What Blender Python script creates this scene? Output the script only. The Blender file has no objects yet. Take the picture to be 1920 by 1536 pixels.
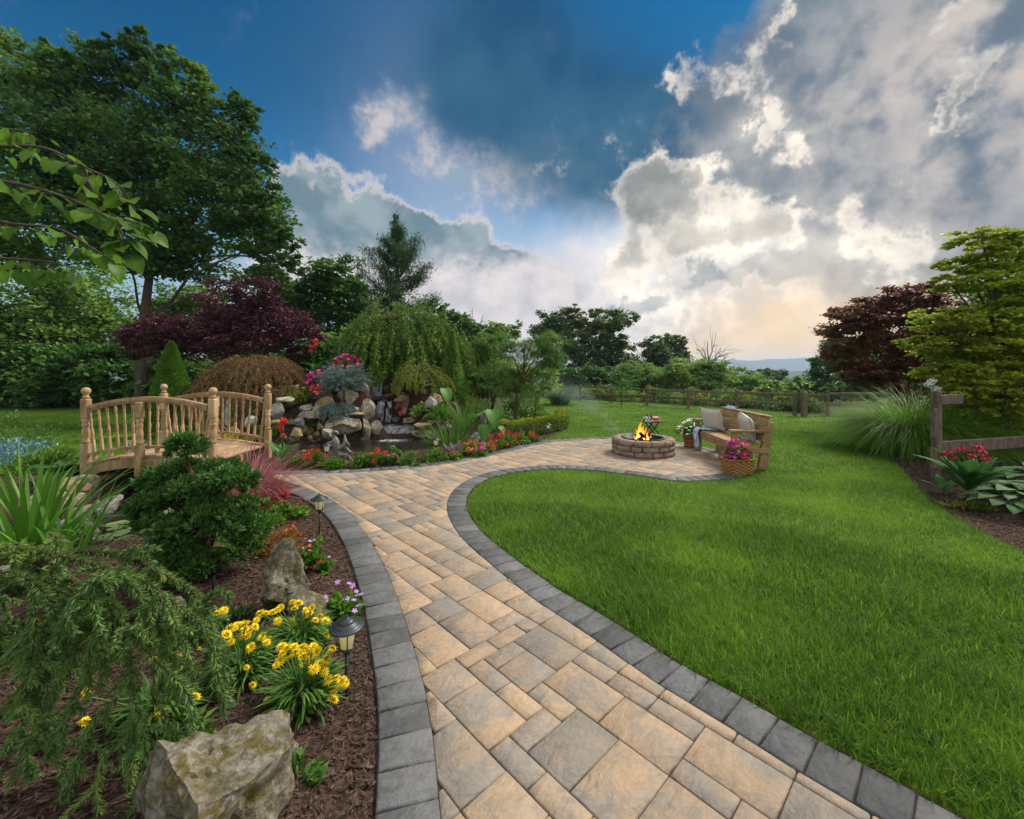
import bpy, bmesh, math, random
import numpy as np
from mathutils import Vector, Matrix
random.seed(11)
rng = np.random.default_rng(11)
scene = bpy.context.scene
C = scene.collection
# ------------------------------------------------------------------ camera
# level camera 1.6 m above the path, looking along +Y
F, H, HOR = 790.0, 1.6, 692.0           # focal length and horizon row of the 1920 px wide photograph
cam_d = bpy.data.cameras.new('camera')
cam = bpy.data.objects.new('camera', cam_d)
C.objects.link(cam)
cam.location = (0, 0, H)
cam.rotation_euler = (math.pi / 2, 0, 0)
cam_d.sensor_width = 36
cam_d.lens = 36 * F / 1920
cam_d.shift_y = -(768 - HOR) / 1920
cam_d.clip_start = 0.05
cam_d.clip_end = 20000
scene.camera = cam
# ------------------------------------------------------------------ exposure
EXPOSURE = 1.92
scene.view_settings.view_transform = 'Standard'
scene.view_settings.look = 'None'
scene.view_settings.exposure = EXPOSURE
scene.view_settings.gamma = 1
scene.view_settings.use_curve_mapping = False
scene.cycles.use_denoising = True
scene.cycles.max_bounces = 5
scene.cycles.diffuse_bounces = 2
scene.cycles.glossy_bounces = 3
scene.cycles.transmission_bounces = 4
scene.cycles.volume_bounces = 0
scene.cycles.transparent_max_bounces = 12
scene.cycles.caustics_reflective = False
scene.cycles.caustics_refractive = False
# ------------------------------------------------------------------ node expression helper
class S:
    """a float socket with arithmetic"""
    nt = None
    def __init__(s, sock): s.s = sock
    @staticmethod
    def m(op, *a, clamp=False):
        n = S.nt.nodes.new('ShaderNodeMath'); n.operation = op; n.use_clamp = clamp
        for i, v in enumerate(a):
            if isinstance(v, S): S.nt.links.new(v.s, n.inputs[i])
            else: n.inputs[i].default_value = float(v)
        return S(n.outputs[0])
    def __add__(a, b): return S.m('ADD', a, b)
    __radd__ = __add__
    def __sub__(a, b): return S.m('SUBTRACT', a, b)
    def __rsub__(a, b): return S.m('SUBTRACT', b, a)
    def __mul__(a, b): return S.m('MULTIPLY', a, b)
    __rmul__ = __mul__
    def __truediv__(a, b): return S.m('DIVIDE', a, b)
def s_exp(a): return S.m('EXPONENT', a)
def s_map(a, lo, hi, o0=0.0, o1=1.0, smooth=True):
    n = S.nt.nodes.new('ShaderNodeMapRange'); n.interpolation_type = 'SMOOTHSTEP' if smooth else 'LINEAR'
    S.nt.links.new(a.s, n.inputs[0])
    for i, v in enumerate((lo, hi, o0, o1)): n.inputs[1 + i].default_value = v
    return S(n.outputs[0])
def c_mix(f, a, b, mode='MIX'):
    n = S.nt.nodes.new('ShaderNodeMix'); n.data_type = 'RGBA'; n.blend_type = mode
    ins = [i for i in n.inputs if i.type == 'RGBA']
    for inp, v in ((n.inputs[0], f), (ins[0], a), (ins[1], b)):
        if isinstance(v, S): S.nt.links.new(v.s, inp)
        elif hasattr(v, 'is_output'): S.nt.links.new(v, inp)
        elif isinstance(v, (int, float)): inp.default_value = v
        else: inp.default_value = (v[0], v[1], v[2], 1)
    return [o for o in n.outputs if o.type == 'RGBA'][0]
def s_noise(vec, scale, detail=4, rough=0.5, dist=0.0, color=False):
    n = S.nt.nodes.new('ShaderNodeTexNoise')
    n.inputs['Scale'].default_value = scale; n.inputs['Detail'].default_value = detail
    n.inputs['Roughness'].default_value = rough; n.inputs['Distortion'].default_value = dist
    if vec is not None: S.nt.links.new(vec, n.inputs['Vector'])
    return n.outputs['Color'] if color else S(n.outputs['Fac'])
def s_sep(vec):
    n = S.nt.nodes.new('ShaderNodeSeparateXYZ'); S.nt.links.new(vec, n.inputs[0])
    return [S(o) for o in n.outputs]
def s_comb(x, y, z):
    n = S.nt.nodes.new('ShaderNodeCombineXYZ')
    for i, v in enumerate((x, y, z)):
        if isinstance(v, S): S.nt.links.new(v.s, n.inputs[i])
        else: n.inputs[i].default_value = v
    return n.outputs[0]
# ------------------------------------------------------------------ sun and sky
SUN_AZ, SUN_EL = math.radians(55), math.radians(46)
sd = bpy.data.lights.new('sun', 'SUN')
sd.energy = 1.35
sd.angle = math.radians(24)
sd.color = (1.0, 0.93, 0.82)
sun = bpy.data.objects.new('sun', sd)
C.objects.link(sun)
sv = Vector((math.sin(SUN_AZ) * math.cos(SUN_EL), math.cos(SUN_AZ) * math.cos(SUN_EL), math.sin(SUN_EL)))
sun.rotation_euler = (-sv).to_track_quat('-Z', 'Y').to_euler()
sun.location = sv * 60
SKY_TINT = (0.06, 0.35, 0.38)
world = bpy.data.worlds.new('World')
scene.world = world
world.use_nodes = True
def build_sky():
    nt = world.node_tree; S.nt = nt
    nt.nodes.clear()
    out = nt.nodes.new('ShaderNodeOutputWorld')
    bg = nt.nodes.new('ShaderNodeBackground'); bg.inputs[1].default_value = 0.1
    nt.links.new(bg.outputs[0], out.inputs[0])
    K = 1 / (0.1 * 2 ** EXPOSURE)          # display-linear value -> sky radiance
    def k(r, g, b): return (r * K, g * K, b * K)
    sky = nt.nodes.new('ShaderNodeTexSky'); sky.sky_type = 'NISHITA'
    sky.sun_disc = False; sky.sun_elevation = SUN_EL; sky.sun_rotation = SUN_AZ
    sky.altitude = 1500; sky.air_density = 1.0; sky.dust_density = 0.3; sky.ozone_density = 4.0
    base = c_mix(1.0, sky.outputs[0], SKY_TINT, 'MULTIPLY')
    tc = nt.nodes.new('ShaderNodeTexCoord'); d = tc.outputs['Generated']
    x, y, z = s_sep(d)
    az = S.m('ARCTAN2', x, y); el = S.m('ARCSINE', z)
    def vmath(op, a, b=None, c=None):
        n = nt.nodes.new('ShaderNodeVectorMath'); n.operation = op
        for i, q in enumerate((a, b, c)):
            if q is None: continue
            if hasattr(q, 'is_output'): nt.links.new(q, n.inputs[i])
            else: n.inputs[i].default_value = q
        return n.outputs['Value'] if op == 'DOT_PRODUCT' else n.outputs['Vector']
    pos = s_comb(az, el, 0.0)
    w = s_noise(d, 3.0, 6, 0.68, color=True)
    warp = vmath('MULTIPLY_ADD', w, (0.42, 0.36, 0.0), (-0.21, -0.18, 0.0))
    Pw = vmath('ADD', pos, warp)
    Ps = vmath('MULTIPLY_ADD', warp, (0.45, 0.45, 0.0), pos)
    def rot_of(p, deg):
        n = nt.nodes.new('ShaderNodeVectorRotate'); n.rotation_type = 'Z_AXIS'; n.inputs['Angle'].default_value = -math.radians(deg)
        nt.links.new(p, n.inputs['Vector']); return n.outputs[0]
    cache = {}
    def blob(t, px, py, rx, ry, amp, rot=0, p=None):
        p = p or Pw
        u, v = (px - 960) / F, (HOR - py) / F
        a0, e0 = math.atan(u), math.atan(v / math.sqrt(1 + u * u)); rx, ry = rx / F / (1 + u * u), ry / F / math.sqrt(1 + u * u)
        if rot:
            if (p, rot) not in cache: cache[(p, rot)] = rot_of(p, rot)
            p = cache[(p, rot)]; c, s_ = math.cos(math.radians(rot)), math.sin(math.radians(rot))
            a0, e0 = a0 * c + e0 * s_, e0 * c - a0 * s_
        q = vmath('MULTIPLY_ADD', p, (1 / rx, 1 / ry, 0), (-a0 / rx, -e0 / ry, 0))
        e = S.m('POWER', 0.36788, S(vmath('DOT_PRODUCT', q, q)))
        return e * amp if t is None else S.m('MULTIPLY_ADD', e, amp, t)
    def acc(L, p=None):
        t = None
        for b in L: t = blob(t, *b, p=p)
        return t
    fb = s_noise(d, 5.0, 6, 0.60)
    d2 = vmath('ADD', d, (0.021, 0.038, 0.016))
    fbs = s_noise(d2, 5.0, 3, 0.60)                  # the same cloud field a little nearer the sun
    fb2 = s_noise(d, 17, 6, 0.68)
    rel = fb - fbs
    base = c_mix(s_map(el, 0.10, 0.60), base, c_mix(1.0, base, (0.01, 0.50, 0.60), 'MULTIPLY'))
    base = c_mix(s_map(el, 0.0, 0.42, 0.85, 0.0), base, k(0.50, 0.56, 0.60))
    prox = acc([(1380, 420, 330, 300, 1.0)], p=pos)
    glow = acc([(1290, 590, 460, 130, 1.0), (960, 570, 330, 90, 0.5), (830, 340, 170, 170, 0.32), (1330, 440, 230, 130, 0.8), (1640, 420, 120, 70, 0.6)], p=Ps)
    col = c_mix(S.m('MINIMUM', glow, 0.97), base, c_mix(prox, k(0.76, 0.74, 0.80), k(1.15, 1.08, 1.02)))
    warm = acc([(1490, 625, 200, 80, 1.1), (1300, 665, 400, 36, 0.75), (1700, 560, 120, 50, 0.4)], p=Ps)
    # thin pale clouds
    D1 = acc([(830, 262, 140, 45, 0.95, -24), (975, 330, 120, 45, 0.65), (725, 225, 40, 45, 0.5), (1120, 560, 330, 70, 0.65), (1420, 600, 240, 60, 0.5), (930, 390, 120, 50, 0.35)]) + (fb - 0.5) * 1.7 + (fb2 - 0.5) * 0.6
    D1 = D1 + prox * 0.55
    a1 = s_map(D1, 0.28, 1.05)
    lit1 = c_mix(prox, k(0.72, 0.65, 0.64), k(1.25, 1.15, 1.05))
    sh1 = c_mix(prox, k(0.34, 0.43, 0.54), k(0.50, 0.51, 0.55))
    c1 = c_mix(s_map(rel * 1.6 + fb2, 0.36, 0.66), sh1, lit1)
    col = c_mix(a1 * 0.92, col, c1)
    # long bank on the left, bright along its upper edge
    D3 = acc([(640, 440, 150, 60, 0.9), (760, 450, 170, 62, 1.0, -20), (880, 490, 160, 46, 1.0, -18), (545, 370, 55, 70, 0.95), (505, 330, 40, 45, 0.6), (600, 410, 60, 50, 0.6), (1165, 550, 62, 20, 1.0), (1385, 540, 125, 22, 1.1), (1050, 75, 30, 22, 0.6)]) + (fb - 0.5) * 1.1 + (fb2 - 0.5) * 0.9
    a3 = s_map(D3, 0.26, 0.66)
    teal = c_mix(s_map(rel * 2 + (fb2 - 0.5) * 0.5, -0.2, 0.25), k(0.15, 0.25, 0.31), k(0.33, 0.41, 0.46))
    c3 = c_mix(s_map(D3, 0.34, 0.86), c_mix(s_map(el, 0.2, 0.33), k(0.52, 0.54, 0.57), k(0.84, 0.75, 0.72)), teal)
    col = c_mix(a3, col, c3)
    veil = acc([(640, 530, 170, 60, 0.8), (820, 560, 260, 55, 0.95), (1000, 530, 120, 40, 0.7)], p=Pw) + (fb2 - 0.5) * 0.7
    col = c_mix(s_map(veil, 0.05, 0.95), col, c_mix(s_map(rel + (fb2 - 0.5) * 0.6, -0.2, 0.2), k(0.56, 0.55, 0.60), k(0.82, 0.76, 0.76)))
    # blue-grey veils high in the middle of the sky
    D0 = acc([(1060, 225, 230, 120, 1.0, -25), (960, 60, 130, 150, 0.6), (1230, 270, 190, 110, 0.95), (640, 110, 260, 110, 0.3), (880, 170, 100, 60, 0.3)], p=Ps) + (fb - 0.5) * 0.6
    col = c_mix(s_map(D0, 0.05, 1.0) * 0.95, col, c_mix(s_map(fb, 0.3, 0.7), k(0.003, 0.072, 0.180), k(0.026, 0.130, 0.235)))
    # broad soft grey masses on the right; unseen clouds overhead and behind the camera are brightened and thickened for fill light
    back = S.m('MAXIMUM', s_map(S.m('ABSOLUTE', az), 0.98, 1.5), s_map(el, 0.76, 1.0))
    D2 = acc([(1640, 40, 330, 140, 1.0), (1560, 240, 240, 170, 0.95), (1840, 380, 240, 170, 1.0), (1920, 130, 200, 200, 0.6), (1350, 250, 110, 90, 0.75), (1540, 500, 300, 85, 1.05), (1450, 390, 130, 80, 0.6), (1280, 380, 120, 70, 0.6), (1290, 570, 260, 80, -0.7),
              (1480, 275, 55, 45, -0.45), (1845, 175, 130, 36, -0.6, 50), (1600, 405, 80, 44, -0.65), (1370, 470, 130, 40, -0.8),
              (1190, 50, 150, 90, -0.9), (1060, 420, 70, 90, -0.4), (600, 130, 420, 170, -0.9), (250, 250, 320, 260, -0.8), (900, 400, 240, 90, -0.6)])
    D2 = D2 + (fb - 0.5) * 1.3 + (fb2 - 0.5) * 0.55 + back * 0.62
    a2 = s_map(D2, 0.02, 0.92)
    lit = s_map(rel * 1.5 + (fb2 - 0.5) * 0.55, -0.28, 0.30)
    core = c_mix(lit, k(0.135, 0.190, 0.255), k(0.30, 0.345, 0.39))
    dk = acc([(1640, 500, 260, 110, 0.9), (1500, 330, 130, 110, 0.6), (1620, 40, 180, 80, 0.5), (1880, 420, 140, 90, 0.5), (1330, 230, 110, 70, 0.5)], p=Pw)
    core = c_mix(dk * s_map(lit, 0.1, 0.9, 1.0, 0.45), core, k(0.095, 0.150, 0.210))
    right = acc([(1880, 130, 380, 250, 0.95), (1500, 200, 120, 80, 0.35)], p=Pw)
    core = c_mix(right * s_map(rel * 1.5 + fb, 0.3, 0.72), core, k(0.70, 0.62, 0.56))
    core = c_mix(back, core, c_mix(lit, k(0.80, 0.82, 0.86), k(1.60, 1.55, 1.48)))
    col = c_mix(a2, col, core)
    # cumulus near the veiled sun: glowing where thin, grey where thick
    D4 = acc([(1245, 395, 110, 58, 1.2), (1295, 118, 42, 46, 0.62), (1345, 155, 56, 30, 0.62), (1435, 100, 26, 24, 0.66), (1400, 245, 24, 62, 0.62), (1472, 280, 52, 42, 0.60), (1590, 390, 50, 46, 0.62), (1670, 440, 84, 30, 0.60), (1360, 462, 120, 44, 0.66), (1280, 505, 130, 34, 0.58), (1165, 470, 50, 60, 0.55), (1840, 172, 110, 34, 0.62, 50), (1790, 240, 60, 20, 0.5, 50), (1440, 420, 50, 44, 0.5), (1240, 340, 60, 30, 0.3), (1770, 60, 60, 30, 0.4)]) + (fb - 0.5) * 1.35 + (fb2 - 0.5) * 1.15
    rimn = s_map(rel * 1.3 + (fb2 - 0.5) * 1.0, -0.30, 0.30)
    rim = c_mix(rimn, c_mix(prox, k(0.40, 0.42, 0.44), k(0.70, 0.66, 0.62)), c_mix(prox, k(0.88, 0.83, 0.78), k(1.70, 1.50, 1.22)))
    c4 = c_mix(s_map(D4, 0.55, 1.0), rim, c_mix(lit, k(0.22, 0.255, 0.26), k(0.46, 0.45, 0.42)))
    col = c_mix(s_map(D4, 0.30, 0.82), col, c4)
    col = c_mix(S.m('MINIMUM', warm, 0.9) * s_map(fb2, 0.2, 0.7, 0.6, 1.0), col, k(1.0, 0.68, 0.33))
    # glare of the veiled sun
    glare = acc([(1365, 480, 200, 110, 0.46), (1300, 590, 330, 65, 0.20), (1610, 420, 110, 60, 0.30), (1400, 270, 90, 90, 0.22)], p=Ps)
    col = c_mix(glare * s_map(rel + (fb2 - 0.5) * 0.5, -0.25, 0.25, 0.30, 1.0), col, k(1.40, 1.24, 1.04))
    # below the horizon: ground haze colour
    col = c_mix(s_map(el, -0.03, 0.0, 1, 0), col, k(0.10, 0.12, 0.09))
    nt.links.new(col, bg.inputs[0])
    world.cycles.sampling_method = 'NONE'
build_sky()
# ------------------------------------------------------------------ coordinates
def P(px, py, z=0.0):
    "photo pixel on the level z -> point in the place"
    d = F * (H - z) / (py - HOR)
    return Vector(((px - 960) / F * d, d, z))
def Q(px, py, d):
    "photo pixel at the distance d -> point in the place"
    return Vector(((px - 960) / F * d, d, H + (HOR - py) / F * d))
# ------------------------------------------------------------------ object helpers
def tag(o, label=None, cat=None, group=None, kind=None):
    if label: o['label'] = label
    if cat: o['category'] = cat
    if group: o['group'] = group
    if kind: o['kind'] = kind
    return o
def thing(name, label, cat, loc=(0, 0, 0), rz=0.0, group=None):
    o = bpy.data.objects.new(name, None)
    o.empty_display_size = 0.1
    o.location = loc; o.rotation_euler = (0, 0, rz)
    C.objects.link(o)
    return tag(o, label, cat, group)
def obj(name, me, mat=None, parent=None, loc=None, rot=None, scale=None):
    o = bpy.data.objects.new(name, me)
    C.objects.link(o)
    if mat is not None:
        if len(me.materials) == 0: me.materials.append(mat)
    if parent is not None: o.parent = parent
    if loc is not None: o.location = loc
    if rot is not None: o.rotation_euler = rot
    if scale is not None: o.scale = scale
    return o
class Geo:
    "numpy mesh collector: vertices, triangles, one float per vertex"
    def __init__(s): s.v, s.f, s.t, s.n = [], [], [], 0
    def add(s, v, f, t=0.5):
        v = np.asarray(v, float).reshape(-1, 3); f = np.asarray(f, int).reshape(-1, 3)
        t = np.full(len(v), t, float) if np.isscalar(t) else np.asarray(t, float)
        s.v.append(v); s.f.append(f + s.n); s.t.append(t); s.n += len(v)
        return s
    def mesh(s, name, mat=None, smooth=False, origin=None):
        v = np.concatenate(s.v).astype(np.float32); f = np.concatenate(s.f).astype(np.int32); t = np.concatenate(s.t).astype(np.float32)
        if origin is not None: v = v - np.asarray(origin, np.float32)
        me = bpy.data.meshes.new(name)
        me.vertices.add(len(v)); me.vertices.foreach_set('co', v.ravel())
        me.loops.add(len(f) * 3); me.loops.foreach_set('vertex_index', f.ravel())
        me.polygons.add(len(f)); me.polygons.foreach_set('loop_start', np.arange(0, len(f) * 3, 3, dtype=np.int32))
        me.polygons.foreach_set('loop_total', np.full(len(f), 3, np.int32))
        if smooth: me.polygons.foreach_set('use_smooth', np.ones(len(f), bool))
        a = me.attributes.new('tone', 'FLOAT', 'POINT'); a.data.foreach_set('value', t)
        me.update(calc_edges=True)
        if mat: me.materials.append(mat)
        return me
def unit(v):
    v = np.asarray(v, float)
    return v / np.maximum(np.linalg.norm(v, axis=-1, keepdims=True), 1e-9)
def rand_dirs(n):
    return unit(rng.normal(size=(n, 3)))
def leaves(g, c, ax, nrm, ln, wd, tone, fold=0.18):
    "kite-shaped folded leaves: centre c, axis ax, normal nrm"
    n = len(c); ax = unit(ax)
    side = unit(np.cross(ax, nrm)); nn = np.cross(side, ax)
    ln = np.broadcast_to(ln, (n,))[:, None]; wd = np.broadcast_to(wd, (n,))[:, None]
    b = c - ax * ln * .5; t = c + ax * ln * .5 - nn * ln * .08
    m = c - ax * ln * .05
    l = m + side * wd * .5 + nn * wd * fold; r = m - side * wd * .5 + nn * wd * fold
    v = np.stack([b, l, t, r], 1).reshape(-1, 3)
    i = np.arange(n)[:, None] * 4
    f = np.concatenate([i + [0, 2, 1], i + [0, 3, 2]], 1).reshape(-1, 3)
    g.add(v, f, np.repeat(np.broadcast_to(tone, (n,)), 4))
def blades(g, base, dirs, ln, wd, droop, tone, seg=3, tipfrac=0.0):
    "curved strap blades growing from base along dirs and bending down"
    n = len(base); dirs = unit(dirs)
    ln = np.broadcast_to(ln, (n,)); wd = np.broadcast_to(wd, (n,)); droop = np.broadcast_to(droop, (n,))
    hor = dirs.copy(); hor[:, 2] = 0; bad = np.linalg.norm(hor, axis=1) < 1e-3; hor[bad] = [1, 0, 0]; hor = unit(hor)
    side = np.stack([-hor[:, 1], hor[:, 0], np.zeros(n)], 1)
    rows = []; p = base.copy(); dcur = dirs.copy()
    for k in range(seg + 1):
        s = k / seg
        wk = wd * (1 - s ** 2.2) * (0.75 + 0.25 * min(1, s * 3)) if k < seg else wd * tipfrac
        rows.append(p + side * (wk * .5)[:, None]); rows.append(p - side * (wk * .5)[:, None])
        dcur = unit(dcur + np.stack([hor[:, 0] * droop * .5, hor[:, 1] * droop * .5, -droop], 1) / seg * (0.4 + 1.2 * s))
        p = p + dcur * (ln / seg)[:, None]
    if tipfrac == 0: rows = rows[:-1]
    nv = len(rows)
    v = np.stack(rows, 1).reshape(-1, 3)
    i = np.arange(n)[:, None] * nv; fs = []
    for k in range(seg):
        a = 2 * k
        if a + 3 < nv: fs += [i + [a, a + 1, a + 3], i + [a, a + 3, a + 2]]
        else: fs += [i + [a, a + 1, a + 2]]
    g.add(v, np.concatenate(fs, 0), np.repeat(np.broadcast_to(tone, (n,)), nv))
def tube(g, pts, rad, sides=6, tone=0.5, cap=True, jitter=0.0):
    pts = [Vector(p) for p in pts]; n = len(pts)
    rad = [rad] * n if np.isscalar(rad) else list(rad)
    up = Vector((0.13, 0.31, 0.94)); vs = []
    for k in range(n):
        t = (pts[min(k + 1, n - 1)] - pts[max(k - 1, 0)]).normalized()
        a = t.cross(up)
        if a.length < 1e-3: a = t.cross(Vector((1, 0, 0)))
        a.normalize(); b = t.cross(a)
        for s in range(sides):
            q = 2 * math.pi * s / sides
            r = rad[k] * (1 + (random.uniform(-jitter, jitter) if jitter else 0))
            vs.append(pts[k] + (a * math.cos(q) + b * math.sin(q)) * r)
    fs = []
    for k in range(n - 1):
        for s in range(sides):
            a, b = k * sides + s, k * sides + (s + 1) % sides
            fs += [(a, b, b + sides), (a, b + sides, a + sides)]
    if cap:
        vs += [pts[0], pts[-1]]; c0 = n * sides
        for s in range(sides):
            fs += [(c0, (s + 1) % sides, s), (c0 + 1, (n - 1) * sides + s, (n - 1) * sides + (s + 1) % sides)]
    g.add([tuple(v) for v in vs], fs, tone)
def curve_pts(ctrl, n=8):
    "Catmull-Rom through control points"
    c = [np.array(p, float) for p in ctrl]; c = [2 * c[0] - c[1]] + c + [2 * c[-1] - c[-2]]; o = []
    for k in range(1, len(c) - 2):
        for t in np.linspace(0, 1, n, endpoint=False):
            a, b, d, e = c[k - 1], c[k], c[k + 1], c[k + 2]
            o.append(.5 * (2 * b + (d - a) * t + (2 * a - 5 * b + 4 * d - e) * t * t + (3 * b - a - 3 * d + e) * t ** 3))
    o.append(c[-2]); return np.array(o)
def bm_mesh(bm, name, mat=None, smooth=False):
    me = bpy.data.meshes.new(name); bm.to_mesh(me); bm.free()
    if smooth:
        for p in me.polygons: p.use_smooth = True
    if mat: me.materials.append(mat)
    return me
def box_bm(bm, c, s, rot=None, bevel=0.0, taper=None):
    "box of size s centred at c"
    r = bmesh.ops.create_cube(bm, size=1.0); vs = r['verts']
    for v in vs:
        v.co = Vector((v.co.x * s[0], v.co.y * s[1], v.co.z * s[2]))
        if taper and v.co.z > 0: v.co.x *= taper; v.co.y *= taper
    if bevel:
        es = list({e for v in vs for e in v.link_edges})
        r2 = bmesh.ops.bevel(bm, geom=es, offset=bevel, segments=1, affect='EDGES', profile=0.5)
        vs = list({v for f in r2['faces'] for v in f.verts} | {v for v in vs if v.is_valid})
    M = Matrix.Translation(Vector(c))
    if rot is not None: M = M @ (rot if isinstance(rot, Matrix) else Matrix.Rotation(rot, 4, 'Z'))
    for v in vs: v.co = M @ v.co
def box_mesh(name, c, s, mat, rot=None, bevel=0.004):
    bm = bmesh.new(); box_bm(bm, c, s, rot, bevel); return bm_mesh(bm, name, mat)
def beam_mesh(name, a, b, w, h, mat, bevel=0.004):
    "rectangular beam from a to b, w wide and h high"
    a, b = Vector(a), Vector(b); d = b - a; L = d.length
    x = d.normalized(); zz = Vector((0, 0, 1)); y = zz.cross(x)
    if y.length < 1e-4: y = Vector((0, 1, 0))
    y.normalize(); z2 = x.cross(y)
    M = Matrix((x, y, z2)).transposed().to_4x4()
    bm = bmesh.new(); box_bm(bm, (a + b) / 2, (L, w, h), M, bevel); return bm_mesh(bm, name, mat)
def lathe_mesh(name, prof, mat, sides=12, smooth=True):
    bm = bmesh.new(); rings = []
    for r, z in prof:
        if r < 1e-5: rings.append([bm.verts.new((0, 0, z))]); continue
        rings.append([bm.verts.new((r * math.cos(2 * math.pi * k / sides), r * math.sin(2 * math.pi * k / sides), z)) for k in range(sides)])
    for A, B in zip(rings, rings[1:]):
        for k in range(sides):
            k2 = (k + 1) % sides
            if len(A) == 1 and len(B) == 1: continue
            if len(A) == 1: bm.faces.new((A[0], B[k2], B[k]))
            elif len(B) == 1: bm.faces.new((A[k], A[k2], B[0]))
            else: bm.faces.new((A[k], A[k2], B[k2], B[k]))
    for R_ in (rings[0], rings[-1]):
        if len(R_) > 1:
            try: bm.faces.new(R_)
            except ValueError: pass
    bmesh.ops.recalc_face_normals(bm, faces=bm.faces)
    return bm_mesh(bm, name, mat, smooth)
def in_poly(x, y, poly):
    x, y = np.asarray(x, float), np.asarray(y, float); r = np.zeros(x.shape, bool)
    p = np.asarray(poly, float)[:, :2]; q = np.roll(p, 1, 0)
    for (x1, y1), (x2, y2) in zip(p, q):
        c = ((y1 > y) != (y2 > y)) & (x < (x2 - x1) * (y - y1) / (y2 - y1 + 1e-12) + x1)
        r ^= c
    return r
def dist_poly(x, y, poly, closed=True):
    "unsigned distance to the outline"
    x, y = np.asarray(x, float), np.asarray(y, float); best = np.full(x.shape, 1e9)
    p = np.asarray(poly, float)[:, :2]; q = np.roll(p, -1, 0)
    if not closed: p, q = p[:-1], q[:-1]
    for a, b in zip(p, q):
        e = b - a; L = max(e @ e, 1e-12)
        t = np.clip(((x - a[0]) * e[0] + (y - a[1]) * e[1]) / L, 0, 1)
        best = np.minimum(best, np.hypot(x - a[0] - t * e[0], y - a[1] - t * e[1]))
    return best
def sdist(x, y, poly):
    "signed distance, positive inside"
    return np.where(in_poly(x, y, poly), 1, -1) * dist_poly(x, y, poly)
def sst(a, b, x):
    t = np.clip((np.asarray(x, float) - a) / (b - a), 0, 1); return t * t * (3 - 2 * t)
# ------------------------------------------------------------------ materials
def nmat(name, rough=0.7, spec=0.3):
    m = bpy.data.materials.new(name); m.use_nodes = True; nt = m.node_tree; S.nt = nt
    b = nt.nodes['Principled BSDF']; b.inputs['Roughness'].default_value = rough
    b.inputs['Specular IOR Level'].default_value = spec
    return m, nt, b
def coords(nt, kind='Object', scale=(1, 1, 1), loc=None):
    tc = nt.nodes.new('ShaderNodeTexCoord'); mp = nt.nodes.new('ShaderNodeMapping')
    nt.links.new(tc.outputs[kind], mp.inputs[0]); mp.inputs['Scale'].default_value = scale
    return mp.outputs[0]
def world_pos(nt, scale=(1, 1, 1)):
    g = nt.nodes.new('ShaderNodeNewGeometry'); mp = nt.nodes.new('ShaderNodeMapping')
    nt.links.new(g.outputs['Position'], mp.inputs[0]); mp.inputs['Scale'].default_value = scale
    return mp.outputs[0]
def attr(nt, name):
    a = nt.nodes.new('ShaderNodeAttribute'); a.attribute_name = name; return S(a.outputs['Fac'])
def ob_rand(nt): return S(nt.nodes.new('ShaderNodeObjectInfo').outputs['Random'])
def bump(nt, b, h, strength=0.4, dist=0.01):
    n = nt.nodes.new('ShaderNodeBump'); n.inputs['Strength'].default_value = strength; n.inputs['Distance'].default_value = dist
    nt.links.new(h.s, n.inputs['Height']); nt.links.new(n.outputs[0], b.inputs['Normal'])
def ramp(f, stops):
    n = S.nt.nodes.new('ShaderNodeValToRGB'); S.nt.links.new(f.s, n.inputs[0]); e = n.color_ramp.elements
    while len(e) > 1: e.remove(e[-1])
    e[0].position = stops[0][0]; e[0].color = (*stops[0][1], 1)
    for p, c in stops[1:]:
        k = e.new(p); k.color = (*c, 1)
    return n.outputs[0]
def plain(name, c, rough=0.6, spec=0.3, metal=0.0, var=0.25, scale=20, bmp=0.0):
    m, nt, b = nmat(name, rough, spec); b.inputs['Metallic'].default_value = metal
    v = coords(nt); n = s_noise(v, scale, 5, 0.6)
    col = c_mix(s_map(n, 0.3, 0.7), [q * (1 - var) for q in c], [min(1, q * (1 + var)) for q in c])
    nt.links.new(col, b.inputs['Base Color'])
    if bmp: bump(nt, b, n, bmp, 0.004)
    return m
LEAF = 1.25
TREES = {'maple_leaf': 1.95, 'woods_leaf': 2.2, 'light_leaf': 2.1, 'far_leaf': 2.3, 'plum_leaf': 1.6, 'red_maple_leaf': 2.1, 'gold_maple_leaf': 2.7, 'laceleaf': 1.6, 'cedar_needle': 1.7, 'weeping_leaf': 1.5, 'cypress_spray': 1.8, 'pine_needle': 1.6, 'spruce_needle': 2.1, 'golden_spray': 1.4, 'box_leaf': 1.3, 'linden_leaf': 0.85, 'gaillardia_leaf': 1.3, 'fountain_grass': 1.2}
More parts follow.
